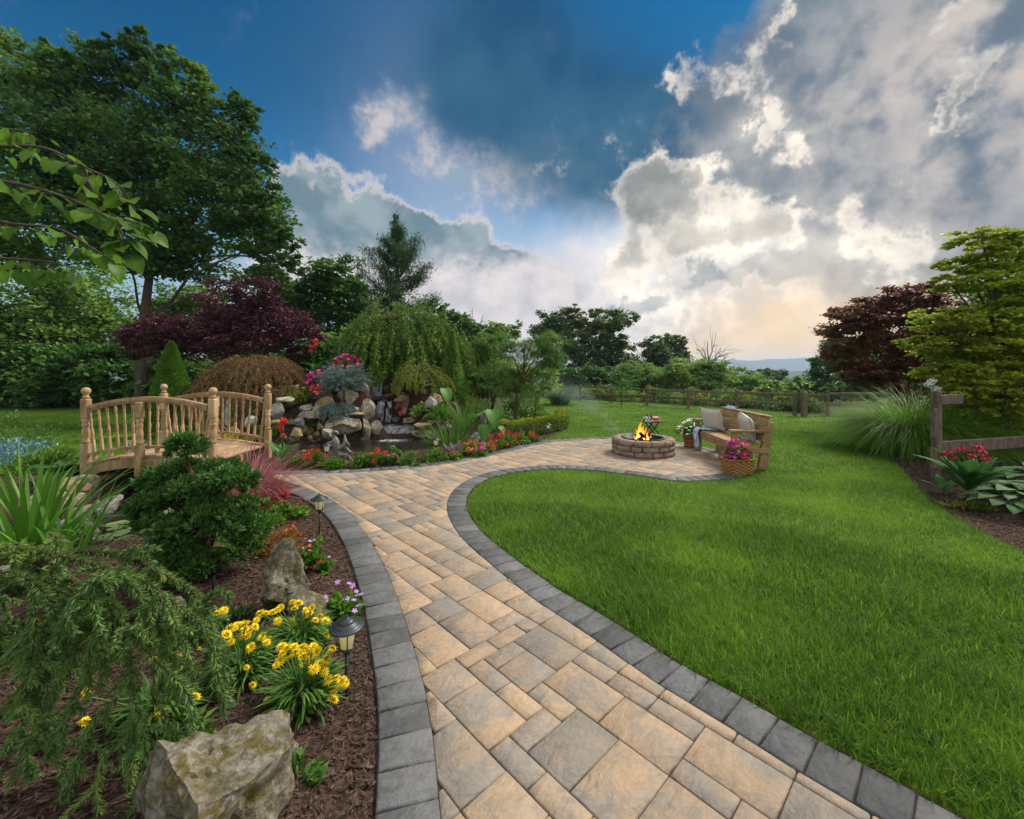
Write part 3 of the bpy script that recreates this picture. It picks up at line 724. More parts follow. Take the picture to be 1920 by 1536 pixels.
# ------------------------------------------------------------------ far hills
def make_hill(name, d, top_px, seed, col, label):
    r = np.random.default_rng(seed); n = 220
    pxs = np.linspace(200, 2500, n); ph = r.uniform(0, 6.28, 8)
    prof = sum(np.sin(pxs * f + p) * a for f, p, a in zip((.0025, .006, .011, .02, .05, .11, .23, .4), ph, (6, 4, 2.2, 1.2, .7, .6, .5, .45)))
    g = Geo(); m, nt, b = nmat(name, 1, 0.0)
    nn = s_noise(world_pos(nt), 0.02, 5, 0.6)
    nt.links.new(c_mix(s_map(nn, 0.35, 0.65), [q * .8 for q in col], [q * 1.25 for q in col]), b.inputs['Base Color'])
    rows = []
    for k, (dd, fr) in enumerate([(0.80, 0.0), (0.90, 0.5), (1.0, 1.0), (1.15, 0.7), (1.35, 0.0)]):
        D = d * dd; ztop = H + (HOR - (top_px + prof)) / F * d
        rows.append(np.stack([(pxs - 960) / F * D, np.full(n, D), -45 + (ztop + 45) * fr + r.normal(0, 1.0, n) * (fr > 0.4)], 1))
    v = np.concatenate(rows); i = np.arange(n - 1); fs = []
    for k in range(4):
        a = k * n + i; fs += [np.stack([a, a + 1, a + n + 1], 1), np.stack([a, a + n + 1, a + n], 1)]
    g.add(v, np.concatenate(fs)); tag(obj(name, g.mesh(name, m, True)), label, kind='structure')
make_hill('ridge', 3000, 679, 3, (0.05, 0.075, 0.055), 'farthest pale blue ridge on the horizon')
make_hill('wooded_hill', 1500, 687, 5, (0.030, 0.052, 0.026), 'wooded blue hill across the valley')
# ------------------------------------------------------------------ paving
def clip_by_rect(poly, rc, u, v):
    "outline clipped by the box rc = (a0, a1, b0, b1) in the axes u, v"
    p = np.stack([poly @ u, poly @ v], 1)
    for ax, lim, sg in ((0, rc[0], 1), (0, rc[1], -1), (1, rc[2], 1), (1, rc[3], -1)):
        if len(p) == 0: return p
        d = (p[:, ax] - lim) * sg; o = []
        for k in range(len(p)):
            a, b, da, db = p[k - 1], p[k], d[k - 1], d[k]
            if (da >= 0) != (db >= 0): o.append(a + (b - a) * da / (da - db))
            if db >= 0: o.append(b)
        p = np.array(o)
    return p
def poly_area(p):
    x, y = p[:, 0], p[:, 1]; return 0.5 * (x @ np.roll(y, -1) - y @ np.roll(x, -1))
PZ = 0.018
def slab(poly, z, t, tone, bev=0.007, tilt=(0, 0)):
    "stone with eased edges from a flat outline -> (verts, tris, tone)"
    p = np.asarray(poly, float)
    if poly_area(p) < 0: p = p[::-1]
    c = p.mean(0); n = len(p)
    e = np.linalg.norm(p - c, axis=1, keepdims=True)
    ins = p + (c - p) / np.maximum(e, 1e-6) * np.minimum(bev * 1.3, e * 0.4)
    zt = lambda q, zz: np.column_stack([q, zz + (q - c) @ np.asarray(tilt)])
    rows = [zt(p, z - t), zt(p, z - bev * 0.8), zt(ins, z)]
    f = []
    for k in range(2):
        for a in range(n):
            b = (a + 1) % n; f += [(k * n + a, k * n + b, (k + 1) * n + b), (k * n + a, (k + 1) * n + b, (k + 1) * n + a)]
    from mathutils.geometry import tessellate_polygon
    f += [(2 * n + a, 2 * n + b, 2 * n + c_) for a, b, c_ in tess(ins)]
    return np.vstack(rows), f, np.full(3 * n, tone)
def tess(p):
    from mathutils.geometry import tessellate_polygon
    o = []
    for a, b, c in tessellate_polygon([[Vector((q[0], q[1], 0)) for q in p]]):
        s = (p[b][0] - p[a][0]) * (p[c][1] - p[a][1]) - (p[b][1] - p[a][1]) * (p[c][0] - p[a][0])
        o.append((a, b, c) if s > 0 else (a, c, b))
    return o
def simplify(p, eps):
    p = [q for k, q in enumerate(p) if np.linalg.norm(q - p[k - 1]) > 1e-4]
    ch = True
    while ch and len(p) > 4:
        ch = False
        for k in range(len(p)):
            a, b, c = p[k - 1], p[k], p[(k + 1) % len(p)]
            L = np.linalg.norm(c - a)
            if L < 1e-6 or abs((c[0] - a[0]) * (b[1] - a[1]) - (c[1] - a[1]) * (b[0] - a[0])) / L < eps:
                p.pop(k); ch = True; break
    return np.array(p)
def make_path():
    root = thing('paved_path', None, None); root['kind'] = 'structure'
    root['label'] = 'winding tan and grey paver path with charcoal border, widening into a round patio'
    sand = simplify(path_poly[::1], 0.002)
    g = Geo(); g.add(np.column_stack([sand, np.full(len(sand), PZ - 0.011)]), tess(sand)); obj('joint_sand', g.mesh('joint_sand', M['sand']), parent=root)
    ang = math.radians(43); u = np.array([math.cos(ang), math.sin(ang)]); v = np.array([-u[1], u[0]]); m = 0.112
    uv = np.stack([field_poly @ u, field_poly @ v], 1); lo = np.floor(uv.min(0) / m).astype(int) - 1; hi = np.ceil(uv.max(0) / m).astype(int) + 1
    # one laying pattern of the three stone sizes that repeats every T cells, with no long straight joints
    T = 17; best = None
    for tr in range(260):
        rr = random.Random(tr); ids = -np.ones((T, T), int); ps = []; order = [(i, j) for j in range(T) for i in range(T)]
        for i, j in order:
            if ids[i, j] >= 0: continue
            o = [(3, 2), (2, 3), (2, 2), (2, 2), (1, 2), (2, 1), (3, 2), (2, 3)]; rr.shuffle(o); o += [(1, 2), (2, 1), (1, 1)]
            for a, b in o:
                cells = [((i + p) % T, (j + q) % T) for p in range(a) for q in range(b)]
                if all(ids[c] < 0 for c in cells):
                    for c in cells: ids[c] = len(ps)
                    ps.append((i, j, a, b)); break
        sc = 6.0 * sum(1 for p in ps if p[2] * p[3] == 1)
        for E in (ids != np.roll(ids, 1, 0), (ids != np.roll(ids, 1, 1)).T):
            for line in E:
                run = 0
                for e in np.r_[line, line]:
                    run = run + 1 if e else 0
                    if run > 5: sc += (run - 5) * .5
        if best is None or sc < best[0]: best = (sc, ps)
    pieces = []
    for ti in range(lo[0] // T - 1, hi[0] // T + 2):
        for tj in range(lo[1] // T - 1, hi[1] // T + 2):
            for i, j, a, b in best[1]:
                x0, y0 = (ti * T + i) * m, (tj * T + j) * m
                if x0 < (lo[0] - 4) * m or x0 > hi[0] * m or y0 < (lo[1] - 4) * m or y0 > hi[1] * m: continue
                pieces.append((x0, x0 + a * m, y0, y0 + b * m))
    out = []; gap = 0.0026
    fp = resample(field_poly, 0.05); fp = field_poly
    cen = np.array([((p[0] + p[1]) / 2, (p[2] + p[3]) / 2) for p in pieces]); cw = cen[:, :1] * u + cen[:, 1:] * v
    sd_ = sdist(cw[:, 0], cw[:, 1], fp)
    for pc, sdv in zip(pieces, sd_):
        if sdv < -0.25: continue
        rc = (pc[0] + gap, pc[1] - gap, pc[2] + gap, pc[3] - gap)
        if sdv > 0.24: q = np.array([(rc[0], rc[2]), (rc[1], rc[2]), (rc[1], rc[3]), (rc[0], rc[3])])
        else:
            q = clip_by_rect(fp, rc, u, v)
            if len(q) < 3: continue
            q = simplify(q, 0.0015)
            if len(q) < 3 or abs(poly_area(q)) < 0.0006: continue
        out.append(q[:, :1] * u + q[:, 1:] * v)
    # the pit stands on the patio; paving runs on under it
    info = []
    for q in out:
        c = q.mean(0); d = math.hypot(*c); vis = abs(poly_area(q)) / max(d, 1) ** 3 * (1.0 if abs(c[0]) < c[1] * 1.3 + 0.3 and c[1] > 1.2 else 0.01)
        info.append(vis)
    order = np.argsort(info)[::-1]; rest = Geo()
    for k, idx in enumerate(order):
        q = out[idx]; t = float(np.clip(rng.normal(0.5, 0.24), 0, 1)); c = q.mean(0)
        vv, ff, tt = slab(q - c, 0, 0.05, t, 0.006, rng.normal(0, 0.004, 2))
        z = PZ + rng.normal(0, 0.0012)
        if k < 298:
            g = Geo(); g.add(vv, ff, tt); o = obj('paver', g.mesh('paver', M['paver']), parent=root, loc=(c[0], c[1], z))
        else: rest.add(vv + [c[0], c[1], z], ff, tt)
    tag(obj('paver_field', rest.mesh('paver_field', M['paver']), parent=root), 'small far pavers of the patio', kind='stuff')
    # soldier course along both edges
    bor = []
    for co, ci in ((L_out, L_in), (U_out, U_in)):
        s = np.r_[0, np.cumsum(np.hypot(*np.diff((co + ci) / 2, axis=0).T))]; n = int(s[-1] / 0.152)
        for k in range(n):
            a, b = s[-1] * k / n + 0.003, s[-1] * (k + 1) / n - 0.003; t = [a, (a + b) / 2, b]
            o_ = np.stack([np.interp(t, s, co[:, 0]), np.interp(t, s, co[:, 1])], 1); i_ = np.stack([np.interp(t, s, ci[:, 0]), np.interp(t, s, ci[:, 1])], 1)
            mid = (o_ + i_) / 2; o_ = mid + (o_ - mid) * 0.985; i_ = mid + (i_ - mid) * 0.985
            bor.append(np.vstack([o_, i_[::-1]]))
    bor.sort(key=lambda q: np.hypot(*q.mean(0))); rest = Geo()
    for k, q in enumerate(bor):
        c = q.mean(0); t = float(np.clip(rng.normal(0.5, 0.25), 0, 1)); vv, ff, tt = slab(q - c, 0, 0.055, t, 0.008, rng.normal(0, 0.006, 2)); z = PZ + 0.004 + rng.normal(0, 0.0015)
        if k < 298:
            g = Geo(); g.add(vv, ff, tt); obj('border_paver', g.mesh('border_paver', M['border']), parent=root, loc=(c[0], c[1], z))
        else: rest.add(vv + [c[0], c[1], z], ff, tt)
    if rest.n: tag(obj('border_paver_run', rest.mesh('border_paver_run', M['border']), parent=root), kind='stuff')
make_path()
# ------------------------------------------------------------------ lawn blades
def in_view(x, y, m=0.35): return (np.abs(x) < y * (960 / F) + m + 0.5) & (y > 1.0)
def make_lawn():
    g = Geo()
    def spread(n_per_m2, y0, y1, x0, x1, ln, wd, seg, rmin, rmax):
        n = int(n_per_m2 * (y1 - y0) * (x1 - x0))
        x, y = rng.uniform(x0, x1, n), rng.uniform(y0, y1, n); r = np.hypot(x, y)
        k = in_view(x, y) & (r >= rmin) & (r < rmax); x, y = x[k], y[k]
        k = np.ones(len(x), bool)
        for p, mrg in ((path_poly, 0.020), (bed_a, -0.04), (bed_b, -0.04), (bed_c, -0.02)):
            s = sdist_b(x, y, p); k &= s < -mrg if mrg > 0 else s < 0.0 + rng.uniform(-0.03, 0.05, len(x))
        fx = 4.63 + (28.6 - y) * 0.8946
        k &= (x < fx) | (y < 12)
        k &= ~((x < 2) & (y > 16.8)); x, y = x[k], y[k]; n = len(x)
        z = ground_z(x, y)
        base = np.stack([x, y, z - 0.004], 1)
        az = rng.uniform(0, 2 * np.pi, n); tl = rng.uniform(0.1, 1.0, n)
        d = np.stack([np.cos(az) * tl, np.sin(az) * tl, np.ones(n)], 1)
        pn = np.sin(x * 2.3 + np.sin(y * 1.7) * 2) * np.sin(y * 2.9 + x) * .5
        tone = np.clip(rng.beta(1.7, 2.0, n) + pn * 0.2, 0, .95); tone = np.where(rng.random(n) < .010, 1.0, tone)
        L = ln * rng.uniform(0.55, 1.25, n) * (1 + pn * 0.15)
        blades(g, base, d, L, wd * rng.uniform(0.7, 1.3, n), rng.uniform(0.1, 1.1, n), tone, seg)
    spread(8200, 1.0, 3.6, -0.5, 4.6, 0.112, 0.0046, 2, 0, 3.3)
    spread(5200, 1.0, 5.2, -1.2, 6.5, 0.095, 0.0058, 2, 3.3, 5.0)
    spread(2600, 2.0, 8.2, -2, 9.5, 0.075, 0.0085, 1, 5.0, 8.0)
    spread(1000, 5.0, 13, -13, 13, 0.075, 0.014, 1, 8.0, 13.0)
    spread(330, 9.0, 21, -17, 15, 0.08, 0.026, 1, 13.0, 21.0)
    spread(150, 14.0, 29, -3, 14, 0.09, 0.042, 1, 21.0, 30.0)
    tag(obj('grass', g.mesh('grass', M['grass'])), 'mown green lawn grass beside the paver path', 'grass', kind='stuff')
make_lawn()
# ------------------------------------------------------------------ mulch chips
def make_mulch():
    g = Geo()
    for poly, dens, y0, y1, x0, x1, sz in ((bed_a, 5200, 1.0, 2.9, -3.2, 0, .028), (bed_a, 2200, 2.9, 5.6, -5.2, -1.2, .034), (bed_b, 700, 6.4, 10.5, -5.5, 1.6, .045), (bed_c, 1500, 3.4, 8.0, 3.8, 9, .040)):
        n = int(dens * (y1 - y0) * (x1 - x0)); x, y = rng.uniform(x0, x1, n), rng.uniform(y0, y1, n)
        k = in_view(x, y, 0.1); x, y = x[k], y[k]
        k = (sdist_b(x, y, poly) > 0.005) & (sdist_b(x, y, path_poly) < -0.008) & (sdist_b(x, y, pond_a) < 0) & (sdist_b(x, y, pond_b) < 0); x, y = x[k], y[k]; n = len(x)
        c = np.stack([x, y, ground_z(x, y) + rng.uniform(0.002, 0.016, n)], 1)
        az = rng.uniform(0, 6.283, n); ax = np.stack([np.cos(az), np.sin(az), rng.normal(0, .28, n)], 1); nr = unit(np.stack([rng.normal(0, .4, n), rng.normal(0, .4, n), np.ones(n)], 1))
        ln = sz * rng.uniform(0.5, 1.7, n)
        # splinters: a thin ridge with two sloping faces
        leaves(g, c, ax, nr, ln, ln * rng.uniform(0.16, 0.34, n), rng.beta(1.6, 2.4, n), fold=-0.35)
    tag(obj('mulch', g.mesh('mulch', M['chip'])), 'shredded dark brown wood mulch in the planting beds', 'mulch', kind='stuff')
make_mulch()
# ------------------------------------------------------------------ plant builders
from mathutils import noise as mnoise
def limb_path(a, b, sag=0.1, n=6, wob=0.06):
    a, b = np.array(a, float), np.array(b, float); L = np.linalg.norm(b - a); t = np.linspace(0, 1, n)[:, None]
    p = a + (b - a) * t; p[:, 2] += np.sin(np.pi * t[:, 0]) * sag * L
    p[1:-1] += rng.normal(0, wob * L / n * 1.5, (n - 2, 3)); return p
def crown_points(lobes, n, clump=0.30, flat=0.55, shell=0.55):
    "lobes: (centre, (a, b, c)); leaf centres gathered in clumps"
    vol = np.array([l[1][0] * l[1][2] for l in lobes]) ** 1.0; cnt = (n * vol / vol.sum()).astype(int)
    C_, T_, K_ = [], [], []
    for (c, r), m in zip(lobes, cnt):
        r = np.array(r); K = max(5, int(14 + m / 70))
        d = rand_dirs(K); u = rng.uniform(shell, 1.06, (K, 1)); cc = np.array(c) + d * u * r
        cs = clump * r.mean() * rng.uniform(0.55, 1.25, K); ct = np.clip(rng.normal(0.0, 0.10, K), -.2, .2)
        idx = rng.integers(0, K, m)
        p = cc[idx] + rng.normal(size=(m, 3)) * cs[idx][:, None] * np.array([0.62, 0.62, 0.62 * flat])
        C_.append(p); T_.append(ct[idx]); K_.append(cc)
    return np.concatenate(C_), np.concatenate(T_), K_
def px_lobes(D, L, depth=0.8, jit=0.35):
    o = []
    for q in L:
        px, py, rx, ry = q[:4]; dd = D + (q[4] if len(q) > 4 else random.uniform(-jit, jit) * rx * D / F)
        o.append((Q(px, py, dd), (rx * dd / F, rx * dd / F * depth, ry * dd / F)))
    return o
def tree(name, label, base, lobes, mat, leaf=(0.16, 0.11), n=9000, trunk_r=0.2, bark='bark', fork=0.35, cat='tree', group=None, clump=0.30, flat=0.55, droop=0.3, shell=0.5, sides=8, limbs=True, lean=None, twigs=3):
    base = Vector(base); root = thing(name, label, cat, base, group=group)
    g = Geo(); p, tn, K = crown_points(lobes, n, clump, flat, shell); m = len(p)
    az = rng.uniform(0, 2 * np.pi, m); ax = np.stack([np.cos(az), np.sin(az), rng.normal(-droop, 0.35, m)], 1)
    nr = unit(np.stack([rng.normal(0, .55, m), rng.normal(0, .55, m), np.ones(m)], 1))
    s = rng.uniform(0.65, 1.3, m)
    leaves(g, p, ax, nr, leaf[0] * s, leaf[1] * s, np.clip(rng.beta(2, 2, m) + tn, 0, 1))
    obj('crown', g.mesh('crown', M[mat], origin=base), parent=root)
    t = Geo(); zs = np.array([l[0][2] for l in lobes]); cz = base.z + (zs.mean() - base.z) * fork
    ctr = np.array([np.mean([l[0][0] for l in lobes]), np.mean([l[0][1] for l in lobes])]) if lean is None else np.array(lean)
    fk = np.array([base.x + (ctr[0] - base.x) * fork * .6, base.y + (ctr[1] - base.y) * fork * .6, cz])
    top = np.array([ctr[0], ctr[1], base.z + (zs.max() - base.z) * 0.85])
    tp = np.vstack([np.linspace(np.array(base) - [0, 0, .15], fk, 5), limb_path(fk, top, 0, 6, 0.05)[1:]])
    rr = np.r_[[trunk_r * 1.35, trunk_r * 1.05], np.linspace(trunk_r, trunk_r * .12, len(tp) - 2)]
    tube(t, tp, rr, sides, jitter=0.06)
    if limbs:
        for (c, r), kk in zip(lobes, K):
            s0 = tp[min(len(tp) - 2, max(3, int(np.searchsorted(tp[:, 2], base.z + (c[2] - base.z) * random.uniform(.45, .68)))))]
            lp = limb_path(s0, c, 0.08, 6); w = trunk_r * random.uniform(0.2, 0.36)
            tube(t, lp, np.linspace(w, w * .25, 6), 6, cap=False)
            for q in kk[:twigs]: tube(t, limb_path(lp[-2], q, 0.05, 4), np.linspace(w * .28, w * .06, 4), 4, cap=False)
    obj('trunk', t.mesh('trunk', M[bark], True, origin=base), parent=root)
    return root
def strands_geo(g, t, starts, dirs, length, mat_leaf, n_leaf=26, sag=1.4, leaf=(0.07, 0.025), tone0=0.5, wood=0.004, spread=0.0):
    "hanging twigs with leaves set along them"
    for a, d, L in zip(starts, dirs, length):
        k = 9; p = np.array(a, float); d = np.array(d, float); pts = [p.copy()]
        for i in range(k):
            d = d + np.array([0, 0, -sag / k]) + rng.normal(0, 0.05, 3); d /= np.linalg.norm(d); p = p + d * L / k; pts.append(p.copy())
        pts = np.array(pts)
        if t is not None: tube(t, pts[::2], np.linspace(wood, wood * .4, len(pts[::2])), 3, cap=False)
        s = np.sort(rng.uniform(0.08, 1, n_leaf)) * k; i = np.minimum(s.astype(int), k - 1); c = pts[i] + (pts[i + 1] - pts[i]) * (s - i)[:, None]
        tg = unit(pts[i + 1] - pts[i]); side = rand_dirs(n_leaf); ax = unit(tg * 0.6 + side * 0.75)
        sz = rng.uniform(0.7, 1.25, n_leaf)
        leaves(g, c + ax * leaf[0] * .4, ax, rand_dirs(n_leaf), leaf[0] * sz, leaf[1] * sz, np.clip(rng.beta(2, 2, n_leaf) * 0.8 + tone0 * .25 + rng.normal(0, .08), 0, 1))
def weeping_dome(name, label, base, R, top, skirt, n, mat, leaf, bark='bark', cat='tree', trunk_r=0.09, n_leaf=26, squash=1.0, layers=(0.15, 1.0), group=None):
    base = Vector(base); root = thing(name, label, cat, base, group=group); g, t = Geo(), Geo()
    a = rng.uniform(0, 2 * np.pi, n); u = np.sqrt(rng.uniform(layers[0] ** 2, layers[1] ** 2, n))
    wob = 1 + 0.18 * np.sin(a * 3 + 1) + 0.14 * np.sin(a * 7 + 2)
    x, y = np.cos(a) * u * R * wob, np.sin(a) * u * R * squash * wob
    ztop = base.z + skirt + (top - skirt) * np.clip(.5 * np.sqrt(np.clip(1 - u ** 2, 0.0, 1)) + .5 * (1 - u), .06, 1) * (1 + .10 * np.sin(a * 4 + 2) * u + .07 * np.sin(a * 9)) * rng.uniform(.86, 1.06, n)
    starts = np.stack([base.x + x * .9, base.y + y * .9, ztop], 1)
    dirs = np.stack([np.cos(a), np.sin(a), 0.35 - 0.5 * u], 1)
    ln = np.clip((ztop - base.z - skirt * .2) * rng.uniform(.5, .95, n), 0.12, None)
    strands_geo(g, t, starts, dirs, ln, mat, n_leaf, 2.2, leaf)
    obj('crown', g.mesh('crown', M[mat], origin=base), parent=root)
    tube(t, [base - Vector((0, 0, .1)), base + Vector((.03, 0, top * .5)), base + Vector((-.02, .02, top * .93))], [trunk_r * 1.2, trunk_r, trunk_r * .5], 7)
    for k in range(16):
        q = starts[int(rng.integers(0, n))]; tube(t, limb_path(np.array(base + Vector((0, 0, top * .75))), q, 0.15, 5), np.linspace(trunk_r * .5, .006, 5), 5, cap=False)
    obj('trunk', t.mesh('trunk', M[bark], True, origin=base), parent=root)
    return root
def cone_tree(name, label, base, R, h, n, mat, leaf, power=0.8, cat='shrub', top_r=0.02, bark='bark', group=None, fuzz=0.07, up=0.8):
    "dense clipped cone or column"
    base = Vector(base); root = thing(name, label, cat, base, group=group); g = Geo()
    s = rng.uniform(0, 1, n) ** 0.75; a = rng.uniform(0, 2 * np.pi, n)
    r = (top_r + (R - top_r) * (1 - s) ** power * np.minimum(1, 0.75 + s * 3)) * (1 - np.abs(rng.normal(0, fuzz, n)) + .03) * (1 + .05 * np.sin(a * 5 + s * 17))
    c = np.stack([base.x + np.cos(a) * r, base.y + np.sin(a) * r, base.z + 0.03 + s * h], 1)
    ax = np.stack([np.cos(a), np.sin(a), np.full(n, up)], 1) + rng.normal(0, .35, (n, 3))
    leaves(g, c, ax, rand_dirs(n), leaf[0] * rng.uniform(.7, 1.3, n), leaf[1], np.clip(rng.beta(2, 2, n), 0, 1))
    obj('crown', g.mesh('crown', M[mat], origin=base), parent=root)
    t = Geo(); tube(t, [base - Vector((0, 0, .1)), base + Vector((0, 0, h * .9))], [R * .10 + .01, .006], 6); obj('trunk', t.mesh('trunk', M[bark], True, origin=base), parent=root)
    return root
def tuft_pine(name, label, base, lobes, n, ln, mat='pine', trunk_r=0.06, needles=26, wd=0.006, cat='tree', bark='bark_brown'):
    base = Vector(base); root = thing(name, label, cat, base); g, t = Geo(), Geo()
    p, tn, K = crown_points(lobes, n, 0.42, 0.6, 0.35)
    b = np.repeat(p, needles, 0); m = len(b); d = rand_dirs(m); d[:, 2] = d[:, 2] * .6 + 0.1
    blades(g, b, d, ln * rng.uniform(.6, 1.15, m), wd, rng.uniform(1.0, 2.6, m), np.clip(rng.beta(2, 2, m) + np.repeat(tn, needles), 0, 1), 2)
    obj('crown', g.mesh('crown', M[mat], origin=base), parent=root)
    zt = max(l[0][2] for l in lobes); cx = np.mean([l[0][0] for l in lobes]); cy = np.mean([l[0][1] for l in lobes])
    tp = limb_path(np.array(base) - [0, 0, .1], [cx, cy, zt], 0, 8, 0.10); tube(t, tp, np.linspace(trunk_r, trunk_r * .25, 8), 7)
    for c, r in lobes:
        lp = limb_path(tp[random.choice((3, 4, 5))], c, 0.08, 6); tube(t, lp, np.linspace(trunk_r * .45, trunk_r * .12, 6), 5, cap=False)
    for q in p[::3]:
        j = int(np.argmin([np.linalg.norm(np.array(l[0]) - q) for l in lobes])); tube(t, limb_path(np.array(lobes[j][0]), q, .04, 4), np.linspace(trunk_r * .14, .003, 4), 3, cap=False)
    obj('trunk', t.mesh('trunk', M[bark], True, origin=base), parent=root); return root
def fountain(name, label, base, n, ln, spread, droop, wd, mat, cat='ornamental grass', rad=0.08, seg=5, up=1.0, part='blades', group=None):
    base = Vector(base); root = thing(name, label, cat, base, group=group); g = Geo()
    a = rng.uniform(0, 2 * np.pi, n); q = np.sqrt(rng.uniform(0, 1, n)); b = np.stack([base.x + np.cos(a) * rad * q, base.y + np.sin(a) * rad * q, np.full(n, base.z - .02)], 1)
    tl = spread * q * rng.uniform(.6, 1.2, n); a2 = a + rng.normal(0, .35, n); d = np.stack([np.cos(a2) * tl, np.sin(a2) * tl, np.full(n, up)], 1)
    blades(g, b, d, ln * rng.uniform(.6, 1.1, n), wd * rng.uniform(.7, 1.2, n), droop * rng.uniform(.5, 1.5, n), rng.beta(2, 2, n), seg)
    obj(part, g.mesh(part, M[mat], origin=base), parent=root); return root
def bush_leaves(base, rx, h, n, leaf, mat, root, ry=None, up=0.4, part='foliage', stems=6, jag=0.12):
    g = Geo(); ry = ry or rx; K = max(6, n // 45)
    d = rand_dirs(K); d[:, 2] = np.abs(d[:, 2]) * 1.0; cc = d * rng.uniform(.55, 1.0, (K, 1)) * [rx, ry, h * .92]
    i = rng.integers(0, K, n); p = cc[i] + rng.normal(size=(n, 3)) * np.array([rx, ry, h * .7]) * jag * 1.6; p[:, 2] = np.abs(p[:, 2])
    out = unit(p / np.array([rx, ry, h])); ax = out + rng.normal(0, .5, (n, 3)); ax[:, 2] += up
    nr = unit(out * .5 + rng.normal(0, .5, (n, 3)) + [0, 0, .6]); s = rng.uniform(.7, 1.3, n)
    leaves(g, p, ax, nr, leaf[0] * s, leaf[1] * s, np.clip(rng.beta(2, 2, n), 0, 1))
    for k in range(stems):
        q = cc[k % K] * .8; tube(g, [(0, 0, -.03), tuple(q * .5 + [0, 0, .02]), tuple(q)], [.006, .004, .002], 4, 0.3, cap=False)
    return obj(part, g.mesh(part, M[mat]), parent=root)
# flower heads shared by many plants
def cluster_mesh(name, r, mat, n=34, ps=0.5):
    g = Geo(); d = rand_dirs(n); d[:, 2] = d[:, 2] * .6 + .25; d = unit(d); p = d * r * rng.uniform(.6, 1, (n, 1))
    leaves(g, p, rand_dirs(n), d, r * ps * rng.uniform(.8, 1.2, n), r * ps * .9, rng.uniform(0, 1, n), .2); return g.mesh(name, M[mat])
def petal_mesh(name, r, mat, n=5, w=0.8):
    g = Geo(); a = np.arange(n) * 2 * np.pi / n + rng.uniform(0, .3); ax = np.stack([np.cos(a), np.sin(a), np.full(n, .15)], 1)
    leaves(g, ax * r * .5, ax, np.tile([0, 0, 1.], (n, 1)), r, r * w, .5, .08); return g.mesh(name, M[mat])
def daisy_mesh(r):
    g = Geo()
    for lay, k, tilt in ((0, 15, .10), (1, 13, .45), (2, 9, .95)):
        a = np.arange(k) * 2 * np.pi / k + rng.uniform(0, 1); ax = unit(np.stack([np.cos(a), np.sin(a), np.full(k, tilt)], 1)); q = r * (1 - .2 * lay) * rng.uniform(.85, 1.1, k)
        leaves(g, ax * q[:, None] * .52 + [0, 0, .002 * lay], ax, np.tile([0, 0, 1.], (k, 1)) - ax * .3, q, r * .30, rng.uniform(0, 1, k), .2)
    return g.mesh('ray_petals', M['yellow'])
DAISY = [daisy_mesh(0.026) for _ in range(3)]
EYE = lathe_mesh('eye', [(0.0, 0.0), (0.009, 0.001), (0.008, 0.007), (0.0, 0.010)], M['orange'], 8)
FL = {}
def heads(key, maker, k=3):
    if key not in FL: FL[key] = [maker() for _ in range(k)]
    return FL[key]
def add_heads(root, pts, meshes, part='flower', sc=(0.8, 1.2), tilt=0.5):
    for p in pts: obj(part, random.choice(meshes), parent=root, loc=p, rot=(random.uniform(-tilt, tilt), random.uniform(-tilt, tilt), random.uniform(0, 6.28)), scale=(random.uniform(*sc),) * 3)
def dome_pts(n, rx, h, lo=0.35, ry=None):
    d = rand_dirs(n); d[:, 2] = np.abs(d[:, 2]) * .8 + lo * .5; d = unit(d); return [tuple(q) for q in d * [rx, ry or rx, h] * rng.uniform(.92, 1.08, (n, 1))]
def flower_plant(name, label, base, rx, h, n, leaf, mat, fl=None, nf=0, cat='flowers', group=None, ry=None, sc=(.8, 1.2), lo=.35):
    root = thing(name, label, cat, base, random.uniform(0, 6), group); bush_leaves(base, rx, h, n, leaf, mat, root, ry)
    if fl: add_heads(root, dome_pts(nf, rx, h * 1.02, lo, ry), fl, sc=sc)
    return root
def sheet_leaf(name, L, prof, mat, tone=0.5, fold=0.25, curl=0.5, wave=0.0, cols=2):
    "leaf along +Y from the origin; prof: (s, half-width/L, back) ; curls down"
    g = Geo(); vs, fs = [], []; n = len(prof)
    for s, w, *bk in prof:
        y = s * L; z = -curl * L * s * s * .5 + curl * .15 * L * s
        for j in range(-cols, cols + 1):
            f = j / cols; yy = y - (bk[0] * L * abs(f) if bk else 0)
            vs.append((w * L * f, yy, z + abs(f) * w * L * fold + wave * L * math.sin(s * 17 + j * 2.1) * abs(f)))
    m = 2 * cols + 1
    for k in range(n - 1):
        for j in range(m - 1):
            a = k * m + j; fs += [(a, a + 1, a + m + 1), (a, a + m + 1, a + m)]
    tv = [min(1, max(0, tone + (.30 if j == 0 else -.05) + .12 * math.sin(k * 2.3 + j * 1.7))) for k in range(n) for j in range(-cols, cols + 1)]
    g.add(vs, fs, np.array(tv)); return g.mesh(name, M[mat], True)
P_HEART = [(0.0, .10, .0), (.03, .30, .16), (.12, .42, .12), (.28, .46, .06), (.45, .42, .02), (.62, .32, 0), (.78, .19, 0), (.90, .09, 0), (1, .004, 0)]
P_EAR = [(0.0, .05, -.02), (.05, .19, .06), (.15, .31, .06), (.30, .40, .10), (.48, .36, .03), (.66, .26, 0), (.82, .14, 0), (1, .004, 0)]
P_CANNA = [(0, .012), (.08, .05), (.2, .125), (.38, .17), (.56, .165), (.74, .115), (.9, .045), (1, .003)]
P_HOSTA = [(0, .02), (.1, .10), (.22, .21), (.4, .26), (.6, .21), (.8, .11), (1, .004)]
def rot_to(d, roll=0.0):
    "euler that turns +Y onto d"
    return (Vector(d).to_track_quat('Y', 'Z').to_matrix() @ Matrix.Rotation(roll, 3, 'Y')).to_euler()
